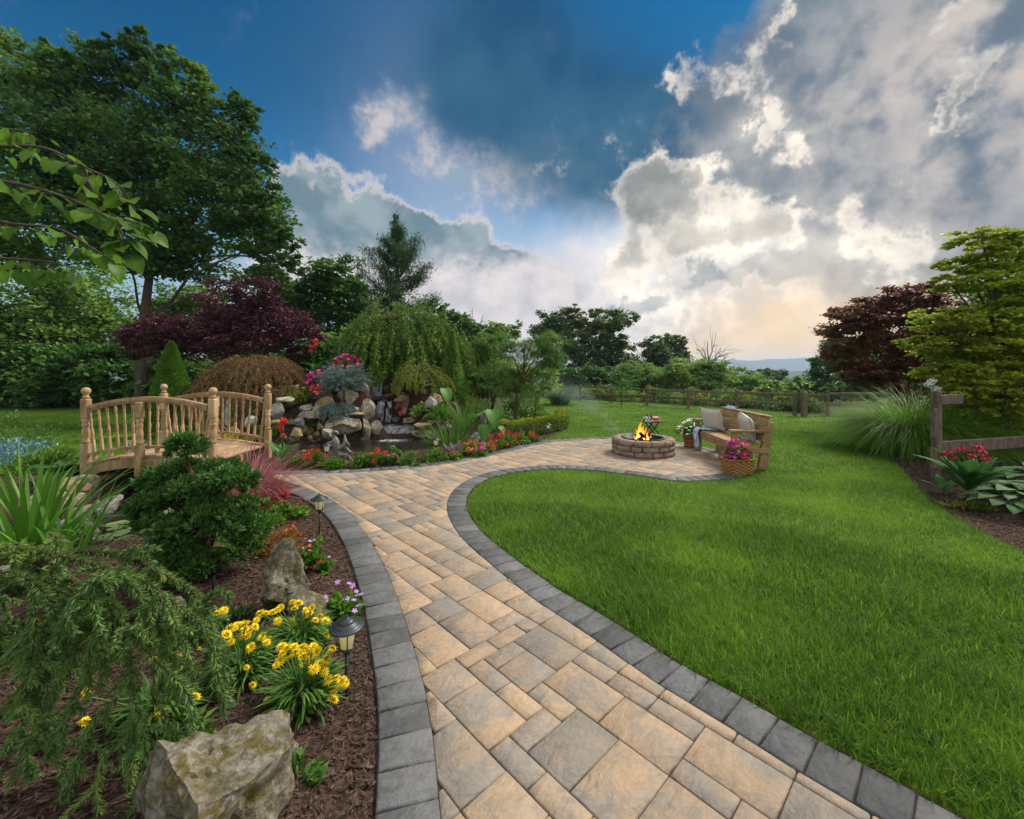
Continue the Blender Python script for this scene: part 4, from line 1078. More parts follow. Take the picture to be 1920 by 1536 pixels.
# ------------------------------------------------------------------ rocks
def rock_mesh(name, size, mat, seed, sub=3, cuts=9, rough=0.06):
    bm = bmesh.new(); bmesh.ops.create_icosphere(bm, subdivisions=sub, radius=1.0); r = random.Random(seed)
    pl_ = [(Vector((r.gauss(0, 1), r.gauss(0, 1), r.gauss(0, 1))).normalized(), r.uniform(.48, .80)) for _ in range(cuts + 4)]
    o = Vector((seed * 3.7, seed * 1.3, seed * .7))
    for v in bm.verts:
        for n, d in pl_:
            e = v.co.dot(n) - d
            if e > 0: v.co -= n * e
        dn = v.co.normalized()
        v.co += dn * (mnoise.fractal(v.co * 1.6 + o, 0.9, 2.1, 5) * rough * 1.6 + mnoise.fractal(v.co * 6 + o, 0.8, 2.0, 3) * rough * .45)
        v.co = Vector((v.co.x * size[0], v.co.y * size[1], v.co.z * size[2]))
    me = bm_mesh(bm, name, M[mat], True); me.set_sharp_from_angle(angle=math.radians(24)); return me
def rock(label, c, size, mat='rock', seed=1, rz=0, tilt=(0, 0), sub=3, cuts=9, name='boulder', group=None, rough=.06):
    o = obj(name, rock_mesh(name, size, mat, seed, sub, cuts, rough), loc=c, rot=(tilt[0], tilt[1], rz)); return tag(o, label, 'rock', group)
# ------------------------------------------------------------------ trees
def gbase(px, d, x=None):
    X = (px - 960) / F * d if x is None else x; return onground(X, d)
# tall maple left
tree('maple_tree', 'tall dark green maple with a forked trunk, rising highest on the left', gbase(264, 16), px_lobes(16, [(95, 200, 85, 80), (180, 150, 55, 70), (250, 120, 42, 55), (330, 175, 65, 65), (425, 225, 55, 45), (395, 300, 100, 65), (465, 385, 75, 60), (500, 455, 55, 50), (380, 400, 105, 80), (255, 300, 130, 105), (120, 310, 115, 100), (55, 420, 110, 100), (225, 440, 115, 75), (330, 480, 105, 50), (500, 520, 45, 32), (198, 100, 16, 40), (255, 88, 20, 42), (308, 118, 18, 40), (370, 150, 18, 36), (140, 128, 26, 36), (460, 198, 28, 28), (530, 440, 34, 28), (548, 492, 22, 18), (100, 110, 30, 36), (480, 300, 40, 30), (60, 140, 30, 40)]), 'maple', (0.17, 0.14), 72000, 0.21, fork=0.34, clump=.24, shell=.35, twigs=4, lean=(-13.6, 16))
tree('evergreen_tree', 'sliver of a tall tree at the left picture edge, behind the maple', gbase(-40, 17), px_lobes(17, [(0, 120, 38, 60), (-40, 200, 70, 110), (-90, 350, 120, 150), (20, 85, 25, 30)]), 'woods', (0.2, 0.14), 9000, 0.3, clump=.3)
# wood behind the bridge
for i, (lab, bx, d, lobes, mat, n) in enumerate([
    ('broad light green tree at the far left, under the maple', 40, 21, [(20, 560, 110, 110), (110, 590, 90, 80), (-40, 620, 120, 110), (60, 670, 130, 60)], 'woods_light', 15000),
    ('light green tree just left of the maple trunk', 165, 22, [(165, 570, 70, 75), (195, 640, 70, 70), (130, 650, 80, 70)], 'woods_light', 11000),
    ('dark bushy tree low at the left edge of the lawn', 20, 18.5, [(0, 690, 90, 65), (70, 700, 80, 55), (-70, 660, 90, 90)], 'woods', 9000),
    ('dark shrubby tree at the back of the left lawn', 150, 18.0, [(130, 705, 70, 50), (195, 700, 60, 55), (90, 735, 60, 32)], 'woods', 9000),
    ('green undergrowth tree directly right of the maple trunk', 340, 21, [(320, 610, 60, 70), (380, 600, 70, 60), (300, 690, 60, 45)], 'woods_light', 9000),
    ('tall green tree above the purple plum', 520, 22, [(500, 560, 60, 55), (545, 590, 60, 60), (530, 660, 90, 60), (440, 640, 70, 60)], 'woods', 12000),
    ('green tree left of the dark cedar, with pointed top', 620, 21, [(590, 555, 45, 60), (640, 530, 42, 50), (625, 600, 85, 65), (660, 560, 40, 40), (690, 620, 60, 50)], 'woods', 15000),
    ('small green tree right of the dark cedar', 845, 24, [(840, 605, 38, 32), (870, 620, 35, 30), (820, 580, 25, 16), (850, 650, 60, 40)], 'woods', 8000),
    ('green tree behind the weeping white pine', 925, 25, [(920, 640, 45, 30), (950, 625, 35, 20), (900, 680, 60, 45)], 'woods_light', 8000)]):
    tree('woodland_tree', lab, gbase(bx, d), px_lobes(d, lobes), mat, (0.22, 0.15), n, 0.17, group='trees of the wood behind the garden', clump=.27, twigs=2)
# dense shrubs closing the view behind the rockery
for lab, px, d, lobes, mat, n in [
    ('dark shrubby tree between the plum and the rockery canna', 560, 15, [(545, 690, 50, 40), (590, 680, 45, 45), (520, 720, 60, 30)], 'woods', 7000),
    ('green shrub mass left behind the weeping dome', 640, 16.5, [(630, 675, 60, 50), (690, 660, 60, 50), (650, 710, 70, 30)], 'woods_light', 8000),
    ('green shrub mass right behind the weeping dome', 800, 17, [(780, 665, 60, 50), (840, 680, 55, 45), (800, 710, 80, 30), (730, 690, 60, 40)], 'woods', 9000),
    ('light shrub mass behind the white pine', 920, 19, [(890, 710, 55, 35), (950, 705, 55, 35), (1000, 715, 45, 30)], 'woods_light', 8000),
    ('dark shrub behind the cone shrub', 330, 17, [(290, 710, 50, 40), (350, 700, 60, 45), (420, 710, 60, 40), (480, 700, 60, 45)], 'woods', 10000)]:
    tree('screening_shrub', lab, gbase(px, d), px_lobes(d, lobes), mat, (0.19, 0.12), n, 0.08, cat='shrub', clump=.3, twigs=2)
# purple plum
tree('plum_tree', 'purple-leaved plum tree spreading behind the bridge', gbase(455, 13), px_lobes(13, [(285, 625, 55, 32), (250, 650, 25, 35), (370, 620, 65, 42), (420, 575, 55, 45), (480, 560, 50, 38), (500, 610, 75, 45), (560, 630, 42, 42), (430, 640, 80, 38), (330, 650, 60, 28)]), 'plum', (0.10, 0.055), 26000, 0.09, fork=.4, clump=.26, twigs=4)
# clipped cone and lace-leaf maple
cone_tree('cone_shrub', 'bright green clipped cone shrub behind the bridge', gbase(321, 10), 0.58, 2.22, 15000, 'cone', (0.06, 0.032), 0.75, fuzz=.09)
def lace_maple():
    base = onground(-6.4, 10.6); root = thing('laceleaf_maple', 'rust-brown mounded laceleaf maple right of the cone shrub', 'tree', base); g, t = Geo(), Geo(); n = 900
    a = rng.uniform(0, 2 * np.pi, n); u = np.sqrt(rng.uniform(0, 1, n)); R = 1.52
    z = 0.35 + 1.50 * np.sqrt(np.clip(1 - u ** 2, 0, 1)) * rng.uniform(.86, 1.03, n); st = np.stack([base.x + np.cos(a) * u * R * .92, base.y + np.sin(a) * u * R * .8, base.z + z], 1)
    strands_geo(g, None, st, np.stack([np.cos(a), np.sin(a), .25 - .45 * u], 1), rng.uniform(.3, .65, n), 'lace', 34, 1.3, (0.075, 0.016))
    obj('crown', g.mesh('crown', M['lace'], origin=base), parent=root)
    tube(t, [base - Vector((0, 0, .1)), base + Vector((.1, 0, .6)), base + Vector((-.05, 0, 1.2))], [.09, .08, .05], 7)
    for k in range(14): tube(t, limb_path(np.array(base) + [0, 0, .9], st[k * 60], .2, 6), np.linspace(.04, .008, 6), 5, cap=False)
    obj('trunk', t.mesh('trunk', M['bark'], True, origin=base), parent=root)
lace_maple()
# dark cedar with an open, irregular crown
def cedar():
    base = gbase(752, 19); root = thing('cedar_tree', 'tall dark pointed cedar with open sideways branches', 'tree', base); g, t = Geo(), Geo()
    top = np.array(Q(742, 412, 19)); b = np.array(base); tube(t, limb_path(b, top, 0, 9, .02), np.linspace(.26, .02, 9), 7)
    br = [(540, 690, 470, .9), (560, 672, 500, .7), (530, 800, 500, 1.), (520, 780, 450, .8), (575, 815, 560, 1.), (590, 690, 570, 1.), (600, 800, 610, 1.), (620, 670, 610, 1.), (555, 720, 500, .6), (500, 770, 470, .5), (470, 722, 450, .4), (480, 758, 455, .35), (610, 760, 580, .6), (640, 690, 640, 1.), (640, 820, 640, 1.), (500, 712, 470, .4), (450, 748, 428, .3), (580, 740, 540, .5), (600, 720, 560, .5), (545, 790, 520, .6), (585, 700, 545, .6), (620, 735, 600, .6), (625, 790, 595, .7)]
    for k, (y0, x1, y1, fl) in enumerate(br):
        s = (y0 - 412) / 250; a = np.array(Q(745 + (752 - 745) * s, y0, 19)); e = np.array(Q(x1, y1, 19 + random.uniform(-1.6, 1.6)))
        p = limb_path(a, e, -0.10, 8, .05); tube(t, p, np.linspace(.06, .012, 8), 5, cap=False)
        for j in range(2, 8):
            m = 200; c = p[j] + rng.normal(size=(m, 3)) * np.array([.17, .17, .10]) * (0.75 + .5 * fl); tg = unit(p[j] - p[j - 1])
            ax = tg * .7 + rng.normal(0, .45, (m, 3)) + [0, 0, .35]; leaves(g, c, ax, rand_dirs(m), .13 * rng.uniform(.6, 1.3, m), .032, np.clip(rng.beta(2, 2, m), 0, 1))
    for j in range(14):
        s = j / 14; m = 160; c = np.array(Q(742, 412 + 190 * s, 19)) + rng.normal(size=(m, 3)) * np.array([.08 + .32 * s, .08 + .32 * s, .14]); ax = rng.normal(0, .5, (m, 3)) + [0, 0, .9]; leaves(g, c, ax, rand_dirs(m), .17 * rng.uniform(.6, 1.3, m), .05, rng.beta(2, 2, m))
    obj('crown', g.mesh('crown', M['cedar_tree'], origin=base), parent=root); obj('trunk', t.mesh('trunk', M['bark'], True, origin=base), parent=root)
cedar()
# bare snag
def snag(label, base, tips, r=.05, name='bare_tree', group=None):
    root = thing(name, label, 'tree', base, group=group); t = Geo(); b = np.array(base)
    st = tips[0]; p = limb_path(b, st, 0, 6, .05); tube(t, p, np.linspace(r, r * .2, 6), 5)
    for e in tips[1:]:
        q = limb_path(p[random.choice((2, 3))], e, .05, 5); tube(t, q, np.linspace(r * .5, r * .12, 5), 4, cap=False)
        for _ in range(5): tube(t, limb_path(q[random.choice((2, 3))], np.array(e) + rng.normal(0, .5 * r * 12, 3), .05, 4), np.linspace(r * .2, r * .06, 4), 3, cap=False)
    obj('branches', t.mesh('branches', M['bark'], True, origin=base), parent=root)
snag('thin bare dead tree above the weeping white pine', gbase(893, 26), [np.array(Q(886, 578, 26)), np.array(Q(905, 592, 26)), np.array(Q(872, 590, 26))], .06)
# weeping tree over the waterfall
weeping_dome('weeping_cherry', 'weeping tree with a wide green dome above the waterfall', onground(-3.5, 13.0), 2.0, 2.6, -0.35, 1150, 'weep', (0.11, 0.036), trunk_r=.08, n_leaf=52)
weeping_dome('weeping_shrub', 'low dark weeping tree just behind the narrow conifer', onground(-1.75, 13.6), 1.05, 2.15, -.1, 420, 'weep', (0.11, 0.036), trunk_r=.06, n_leaf=46)
# white pines right of the rockery
tuft_pine('weeping_pine', 'weeping white pine with drooping needles right of the rockery', gbase(963, 12.0), px_lobes(12.0, [(935, 700, 48, 22), (985, 715, 46, 26), (1000, 665, 48, 28), (940, 735, 34, 14), (995, 745, 36, 14), (955, 660, 40, 24), (1030, 675, 32, 32), (1040, 640, 28, 22), (1000, 640, 34, 14)]), 620, 0.24, needles=30, wd=.009)
tuft_pine('weeping_pine', 'paler weeping pine behind, left of the first white pine', gbase(915, 13.5), px_lobes(13.5, [(895, 665, 32, 25), (920, 640, 30, 22), (905, 700, 38, 30), (945, 630, 24, 14)]), 330, 0.24, needles=26, wd=.009)
cone_tree('narrow_conifer', 'narrow dark green conifer beside the elephant ears', gbase(848, 11.4), 0.42, 1.85, 4200, 'pine', (0.11, 0.03), 0.9, fuzz=.25, cat='conifer')
# trees and scrub past the fence
for i, (lab, bx, d, lobes, mat, n, lf) in enumerate([
    ('left one of the two tall trees past the fence', 1052, 42, [(1020, 612, 32, 26), (1060, 605, 32, 26), (1075, 590, 20, 20), (1040, 650, 45, 30), (1080, 640, 30, 35), (1060, 690, 50, 34)], 'far', 15000, (.30, .2)),
    ('right one of the two tall trees past the fence, its crown leaning right', 1128, 41, [(1105, 605, 26, 24), (1140, 600, 34, 24), (1175, 600, 24, 14), (1120, 640, 34, 34), (1150, 640, 28, 28), (1160, 680, 40, 34), (1110, 690, 40, 40)], 'far', 16000, (.30, .2)),
    ('round tree on the skyline past the middle of the fence', 1243, 46, [(1225, 650, 26, 20), (1262, 645, 26, 18), (1245, 665, 45, 22), (1240, 690, 55, 24)], 'far', 13000, (.30, .2)),
    ('tangled yellow-green thicket tree behind the fire pit', 1205, 35, [(1190, 705, 40, 28), (1240, 715, 45, 28), (1210, 735, 60, 20)], 'woods_light', 13000, (.22, .14)),
    ('olive thicket tree past the fence, left of the bench back', 1310, 34, [(1290, 700, 45, 30), (1335, 710, 45, 34), (1310, 735, 60, 22)], 'woods_light', 14000, (.22, .14)),
    ('dark thicket tree behind the smoke', 1105, 33, [(1090, 712, 40, 26), (1140, 715, 40, 26), (1110, 735, 55, 18)], 'woods', 13000, (.22, .14)),
    ('bushy tree past the fence above the bench', 1395, 36, [(1375, 715, 36, 26), (1410, 722, 40, 20), (1390, 745, 55, 18)], 'woods_light', 11000, (.22, .14)),
    ('round dark distant tree in front of the blue hill', 1448, 70, [(1430, 708, 26, 15), (1458, 706, 24, 14), (1445, 722, 45, 14)], 'far', 5000, (.6, .4)),
    ('light green shrubby tree past the fence, left of the gate', 1462, 30, [(1450, 735, 32, 18), (1485, 733, 32, 18), (1500, 720, 20, 12)], 'woods_light', 5000, (.26, .17)),
    ('dark tree past the gate beside the blue hill', 1545, 34, [(1545, 690, 30, 26), (1575, 660, 34, 34), (1535, 720, 40, 22), (1600, 700, 50, 40)], 'woods', 16000, (.22, .14)),
    ('green tree behind the red maple trunk', 1640, 26, [(1620, 720, 50, 30), (1680, 700, 60, 50), (1580, 740, 40, 20)], 'woods', 8000, (.26, .17)),
    ('leafy tree filling the back right behind the gold maple', 1830, 20, [(1800, 650, 90, 90), (1880, 620, 90, 120), (1850, 760, 90, 60), (1740, 740, 60, 40)], 'woods', 12000, (.22, .15))]):
    tree('hedgerow_tree', lab, gbase(bx, d), px_lobes(d, lobes), mat, lf, n, 0.16, group='trees past the fence', clump=.24, shell=.5, twigs=4)
snag('leafless twiggy tree on the skyline past the fence', gbase(1330, 42), [np.array(Q(1326, 640, 42)), np.array(Q(1352, 652, 42)), np.array(Q(1305, 655, 42)), np.array(Q(1378, 672, 42)), np.array(Q(1340, 645, 42)), np.array(Q(1290, 670, 42)), np.array(Q(1318, 650, 42)), np.array(Q(1365, 665, 42))], .14)
# scrub along the fence
for k in range(15):
    px = 1090 + k * 31 + random.uniform(-8, 8); d = 29.5 - (px - 1088) * 0.0215 + random.uniform(0.6, 1.6); b = gbase(px, d)
    r = thing('fence_shrub', ['wild green shrub', 'yellow-green wild shrub', 'dark wild shrub'][k % 3] + ' behind the split-rail fence', 'shrub', b, group='wild shrubs along the fence')
    r['label'] = ('first', 'second', 'third', 'fourth', 'fifth', 'sixth', 'seventh', 'eighth', 'ninth', 'tenth', 'eleventh', 'twelfth', 'thirteenth', 'fourteenth', 'fifteenth')[k] + ' wild shrub from the left behind the far fence, ' + ['mid-green', 'yellow-green', 'dark'][k % 3]
    bush_leaves(b, random.uniform(.6, 1.0), random.uniform(.7, 1.25), 700, (0.17, 0.09), ['woods_light', 'gold_con', 'woods'][k % 3], r)
fountain('pampas_grass', 'blue-green fountain of grass at the left end of the far fence', gbase(1050, 25.5), 520, 1.75, .55, 1.1, .035, 'bluegrass', rad=.5, seg=4)
def sumac():
    b = gbase(1165, 24.5); root = thing('sumac', 'pale feathery sumac shoot in front of the far fence', 'shrub', b); g = Geo()
    for k in range(13):
        a = rng.uniform(0, 6.28); h = rng.uniform(.5, 1.5); p = limb_path(np.array(b) + [0, 0, h * .8], np.array(b) + [math.cos(a) * .9, math.sin(a) * .5, h * .8 + .55], .18, 9, .02)
        tube(g, p, .012, 3, .3, cap=False)
        for q in p[1:]:
            for s in (-1, 1): leaves(g, np.array([q + [0.09 * s, 0, -.02]]), np.array([[s, .3, -.3]]), np.array([[0, 0, 1.]]), .2, .05, rng.uniform(.5, 1, 1))
    tube(g, [b, b + Vector((0, 0, 1.7))], [.04, .02], 5, .2); obj('foliage', g.mesh('foliage', M['bedding'], origin=b), parent=root)
sumac()
# right-hand maples and grass
tree('red_maple', 'dark red Japanese maple behind the tall grass on the right', gbase(1690, 12), px_lobes(12, [(1590, 590, 40, 16), (1640, 575, 50, 20), (1710, 560, 60, 24), (1600, 625, 55, 28), (1670, 615, 65, 34), (1740, 590, 60, 36), (1585, 660, 38, 22), (1650, 665, 65, 36), (1620, 700, 48, 26), (1690, 705, 60, 32), (1760, 650, 50, 45)]), 'redmaple', (0.12, 0.085), 24000, 0.08, fork=.4, clump=.3, flat=.3, twigs=4)
tree('gold_maple', 'yellow-green Japanese maple overhanging the post at the right edge', onground(9.0, 7.6), px_lobes(7.6, [(1840, 450, 55, 18), (1890, 480, 60, 35), (1800, 495, 42, 20), (1780, 530, 35, 14), (1850, 530, 55, 22), (1900, 560, 55, 40), (1760, 600, 62, 22), (1840, 600, 70, 28), (1730, 645, 40, 18), (1800, 655, 70, 30), (1880, 650, 65, 38), (1770, 700, 52, 24), (1850, 715, 75, 30), (1900, 740, 50, 42), (1810, 760, 48, 26), (1880, 800, 50, 30), (1960, 640, 80, 160), (1870, 830, 46, 26), (1915, 830, 46, 40), (1830, 800, 40, 24), (1790, 735, 40, 22), (1840, 680, 60, 50, .9), (1900, 640, 60, 60, .9)]), 'goldmaple', (0.085, 0.055), 66000, 0.09, fork=.35, clump=.26, flat=.28, twigs=5)
fountain('miscanthus', 'large green mound of fine fountain grass behind the weathered post', G(1712, 848), 7500, 1.62, .55, 2.2, .010, 'miscanthus', rad=.55, seg=6)
fountain('miscanthus', 'darker fine grass clump right of the weathered post', onground(8.1, 7.9), 2200, 1.3, .9, 1.6, .011, 'miscanthus', rad=.4, seg=4)
tree('added_shade_tree', 'unseen tall tree added outside the right picture edge to shade the near lawn', onground(12.6, 6.6), [((12.3, 6.4, 8.2), (1.9, 1.3, 1.7)), ((13.2, 5.8, 7.4), (1.7, 1.3, 1.5)), ((12.7, 5.4, 9.2), (1.7, 1.3, 1.5)), ((11.9, 5.3, 7.0), (1.4, 1.0, 1.0))], 'woods', (0.2, 0.14), 8000, 0.2, clump=.2)  # out-of-view tree, added only to cast soft shade on the near lawn
# ------------------------------------------------------------------ arched footbridge
def bridge():
    cx, half, yf, yb = -4.99, 0.835, 5.8, 7.1
    root = thing('footbridge', 'arched wooden footbridge with turned balusters and ball-topped posts', 'bridge', (cx, (yf + yb) / 2, 0))
    O = Vector((cx, (yf + yb) / 2, 0)); arch = lambda x: 1 - ((x) / half) ** 2
    deck = lambda x: .315 + .105 * arch(x); W = M['cedar']
    post_prof = [(.040, .57), (.062, .585), (.066, .60), (.050, .625), (.058, .66), (.064, .71), (.056, .76), (.046, .80), (.062, .825), (.062, .84), (.046, .855), (.060, .885), (.062, .92)]
    turned = lathe_mesh('turning', post_prof, W, 14)
    ball = lathe_mesh('finial', [(.030, 1.195), (.046, 1.21), (.030, 1.228), (.026, 1.24), (.036, 1.25)] + [(.053 * math.sin(a), 1.297 - .053 * math.cos(a)) for a in np.linspace(.75, math.pi, 9)], W, 14)
    lo = box_mesh('post_block', (0, 0, .335), (.090, .090, .47), W, bevel=.006); up = box_mesh('post_block', (0, 0, 1.055), (.094, .094, .275), W, bevel=.012)
    for sy, y in ((-1, yf), (1, yb)):
        for sx in (-1, 1):
            p = obj('post', lo, parent=root, loc=(sx * (half + .04), y - O.y, 0)); obj('post_block', up, parent=p); obj('turning', turned, parent=p, scale=(.74, .74, 1)); obj('finial', ball, parent=p)
    # middle posts bolted to the beams
    midlow = box_mesh('mid_post', (0, 0, .36), (.085, .085, .42), W, bevel=.006); midup = box_mesh('post_block', (0, 0, 1.045), (.080, .080, .21), W, bevel=.008)
    for y in (yf - .085, yb + .085):
        p = obj('mid_post', midlow, parent=root, loc=(-.06, y - O.y, 0)); obj('post_block', midup, parent=p); obj('turning', turned, parent=p, scale=(.66, .66, 1))
    bal = [(.013, .0), (.022, .012), (.016, .03), (.021, .07), (.025, .115), (.016, .17), (.013, .185), (.021, .20), (.013, .215), (.018, .25), (.021, .30), (.013, .345), (.020, .36), (.013, .375)]
    bt = lathe_mesh('turning', bal, W, 10); n = 15
    def archbar(name, y, z0, rise, w, h, seg=20, ends=half - .02):
        bm = bmesh.new(); rows = []
        for k in range(seg + 1):
            x = -ends + 2 * ends * k / seg; z = z0 + rise * arch(x)
            rows.append([bm.verts.new((x, y - O.y + a * w / 2, z + b * h / 2)) for a, b in ((-1, -1), (1, -1), (1, 1), (-1, 1))])
        for A, B in zip(rows, rows[1:]):
            for k in range(4): bm.faces.new((A[k], B[k], B[(k + 1) % 4], A[(k + 1) % 4]))
        bm.faces.new(rows[0]); bm.faces.new(rows[-1][::-1]); bmesh.ops.recalc_face_normals(bm, faces=bm.faces)
        es = [e for e in bm.edges if len(e.link_faces) == 2 and abs((e.verts[0].co - e.verts[1].co).normalized().x) > .5 and e.calc_face_angle(0) > .6]
        bmesh.ops.bevel(bm, geom=es, offset=min(w, h) * .16, segments=2, affect='EDGES')
        return obj(name, bm_mesh(bm, name, W), parent=root)
    for y in (yf, yb):
        archbar('handrail', y, 1.065, .125, .09, .058); archbar('handrail_cap', y, 1.028, .125, .05, .024); archbar('bottom_rail', y, .425, .108, .055, .034)
        bm = bmesh.new()
        for k in range(n):
            x = -half + (k + .75) * (2 * half) / (n + .5); zb = .44 + .108 * arch(x); zt = 1.02 + .125 * arch(x); L = zt - zb
            o = obj('baluster', box_mesh('baluster', (0, 0, .085), (.030, .030, .17), W, bevel=.004) if k == 0 else bpy.data.meshes['baluster'], parent=root, loc=(x, y - O.y, zb), rot=(0, .13 * x / half, 0))
            s = L / .59; obj('turning', bt, parent=o, loc=(0, 0, .17 * 1), scale=(.8, .8, (L - .17 - .075) / .375))
            t_ = obj('top_block', bpy.data.meshes.get('top_block') or box_mesh('top_block', (0, 0, .04), (.028, .028, .085), W, bevel=.004), parent=o, loc=(0, 0, L - .078))
            if k % 2 == 0: obj('spacer', bpy.data.meshes.get('spacer') or box_mesh('spacer', (0, 0, 0), (.045, .04, .075), W, bevel=.003), parent=root, loc=(x, y - O.y, .378 + .105 * arch(x)))
    # side beams cut to an arch below
    for y in (yf - .02, (yf + yb) / 2, yb + .02):
        bm = bmesh.new(); rows = []
        for k in range(25):
            x = -half - .02 + (2 * half + .04) * k / 24; e = half - .17
            zb = .145 if abs(x) > e else .165 + .075 * (1 - (x / e) ** 2) + .02
            rows.append([bm.verts.new((x, y - O.y + a * .03, z)) for a, z in ((-1, zb), (1, zb), (1, deck(min(max(x, -half), half)) - .034), (-1, deck(min(max(x, -half), half)) - .034))])
        for A, B in zip(rows, rows[1:]):
            for k in range(4): bm.faces.new((A[k], B[k], B[(k + 1) % 4], A[(k + 1) % 4]))
        bm.faces.new(rows[0]); bm.faces.new(rows[-1][::-1]); bmesh.ops.recalc_face_normals(bm, faces=bm.faces); obj('beam', bm_mesh(bm, 'beam', W), parent=root)
    plank = box_mesh('deck_plank', (0, 0, 0), (.112, yb - yf + .12, .032), M['deck'], bevel=.005); m = 14
    for k in range(m):
        x = -half + (k + .5) * 2 * half / m; obj('deck_plank', plank, parent=root, loc=(x, 0, deck(x) - .016), rot=(0, math.atan(.21 * x / half ** 2), 0))
bridge()
def abutment():
    root = thing('brick_abutment', 'dark red brick footing under the left end of the footbridge', 'brickwork', (-5.72, 5.8, -.2))
    bx = box_mesh('brick', (0, 0, 0), (.19, .09, .062), M['brick'], bevel=.004); by = box_mesh('brick', (0, 0, 0), (.09, .19, .062), M['brick'], bevel=.004)
    for c in range(5):
        z = .035 + c * .071; off = .05 if c % 2 else 0
        for k in range(2): obj('brick', bx, parent=root, loc=(-.10 + k * .2 - off + .05, -.055, z))
        for k in range(7): obj('brick', by, parent=root, loc=(.152, .09 + k * .2 + off, z))
    obj('core', box_mesh('core', (-.02, .68, .17), (.31, 1.42, .335), M['sand'], bevel=0), parent=root)
abutment()
# ------------------------------------------------------------------ water
def water_sheet(name, poly, z, label, foam=None):
    lo, hi = poly.min(0) - .1, poly.max(0) + .1; xs = np.arange(lo[0], hi[0], .06); ys = np.arange(lo[1], hi[1], .06); X, Y = np.meshgrid(xs, ys); x, y = X.ravel(), Y.ravel()
    sd_ = sdist(x, y, poly); keep = sd_ > -.16; idx = -np.ones(len(x), int); idx[keep] = np.arange(keep.sum()); nx = len(xs)
    i = (np.arange(len(ys) - 1)[:, None] * nx + np.arange(nx - 1)).ravel(); q = np.stack([i, i + 1, i + nx + 1, i + nx], 1); q = q[(idx[q] >= 0).all(1)]; q = idx[q]
    f = np.concatenate([q[:, [0, 1, 2]], q[:, [0, 2, 3]]]); t = np.zeros(keep.sum())
    if foam is not None: t = foam(x[keep], y[keep])
    g = Geo(); g.add(np.column_stack([x[keep], y[keep], np.full(keep.sum(), z)]), f, t); tag(obj(name, g.mesh(name, M['pond'], True)), label, kind='structure')
def foam_b(x, y):
    c = P(735, 826, W_B); c2 = P(575, 836, W_B); return .52 * np.exp(-(((x - c.x) / .62) ** 2 + ((y - c.y) / .34) ** 2)) + .12 + .35 * np.exp(-(((x - c2.x) / .25) ** 2 + ((y - c2.y) / .25) ** 2))
water_sheet('pond_water', pond_a, W_Z, 'dark still pond water under the footbridge')
water_sheet('pond_water', pond_b, W_B, 'rippled pond water at the foot of the waterfall', foam_b)
def sheet(name, rows, parent, tone=0.5):
    "water surface through rows of points"
    n = len(rows[0]); g = Geo(); v = [tuple(p) for r in rows for p in r]; f = []
    for k in range(len(rows) - 1):
        for j in range(n - 1):
            a = k * n + j; f += [(a, a + 1, a + n + 1), (a, a + n + 1, a + n)]
    g.add(v, f, tone); return obj(name, g.mesh(name, M['fall'] if 'fall' in name or 'cascade' in name else M['pond'], True), parent=parent)
def fall(parent, x0, x1, y, ztop, zbot, tone=.5, out=.10, n=10, name='fall'):
    rows = []; xs = np.linspace(x0, x1, n); wob = rng.normal(0, .018, n)
    for s, dy, zz in ((0, .14, 0.0), (.0, .03, .006), (.08, -.03, 0), (.35, -.06, 0), (.7, -.08, 0), (1, -.09, 0)):
        rows.append([(x, y + dy * out / .1 + w, ztop + (zbot - ztop) * s + zz + rng.normal(0, .004)) for x, w in zip(xs, wob)])
    return sheet(name, rows, parent, tone)
def waterfall():
    root = thing('waterfall', 'stepped waterfall tumbling down the middle of the rockery', 'waterfall', (-3.0, 10.9, W_Z))
    def ch(o): o.location = -Vector(root.location); return o
    ch(fall(root, -2.98, -2.42 + .06, 10.28, .22, W_B, .74, out=.26)); ch(fall(root, -3.32, -2.98, 10.30, .22, W_B, .62, out=.26))
    ch(sheet('pool_shelf', [[(-3.35, 10.3, .225), (-2.85, 10.28, .225), (-2.3, 10.32, .225)], [(-3.3, 10.7, .227), (-2.85, 10.7, .227), (-2.35, 10.65, .227)], [(-3.2, 11.0, .229), (-2.9, 11.0, .229), (-2.45, 10.9, .229)]], root, .40))
    ch(fall(root, -3.50, -3.30, 11.0, .76, .23, .66, n=8, out=.24)); ch(fall(root, -3.24, -3.10, 11.0, .76, .23, .56, n=6, out=.24)); ch(fall(root, -3.72, -3.58, 10.85, .62, .25, .62, n=6))
    ch(sheet('ledge_water', [[(-3.6, 11.02, .765), (-3.3, 11.0, .765), (-3.0, 11.02, .765)], [(-3.7, 11.5, .768), (-3.4, 11.55, .768), (-3.1, 11.5, .768)]], root, .42))
    ch(fall(root, -3.90, -3.52, 11.62, 1.36, .76, .76, out=.24)); ch(fall(root, -4.06, -3.94, 11.6, 1.30, .76, .6, n=5))
    # left side cascade
    c = [(-5.45, 10.1, .52), (-5.15, 9.75, .43), (-4.85, 9.55, .24), (-4.72, 9.35, .04), (-4.62, 9.0, W_B)]
    for k, (a, b) in enumerate(zip(c, c[1:])):
        w = .13; m = [((a[0] + b[0]) / 2, (a[1] + b[1]) / 2, max(a[2], b[2]) - .02)]
        ch(sheet('cascade', [[(a[0] - w, a[1], a[2]), (a[0], a[1] - .02, a[2] + .015), (a[0] + w, a[1], a[2])], [(m[0][0] - w, m[0][1], m[0][2]), (m[0][0], m[0][1] - .02, m[0][2] + .01), (m[0][0] + w, m[0][1], m[0][2])], [(b[0] - w, b[1], b[2]), (b[0], b[1] - .02, b[2]), (b[0] + w, b[1], b[2])]], root, .58))
waterfall()
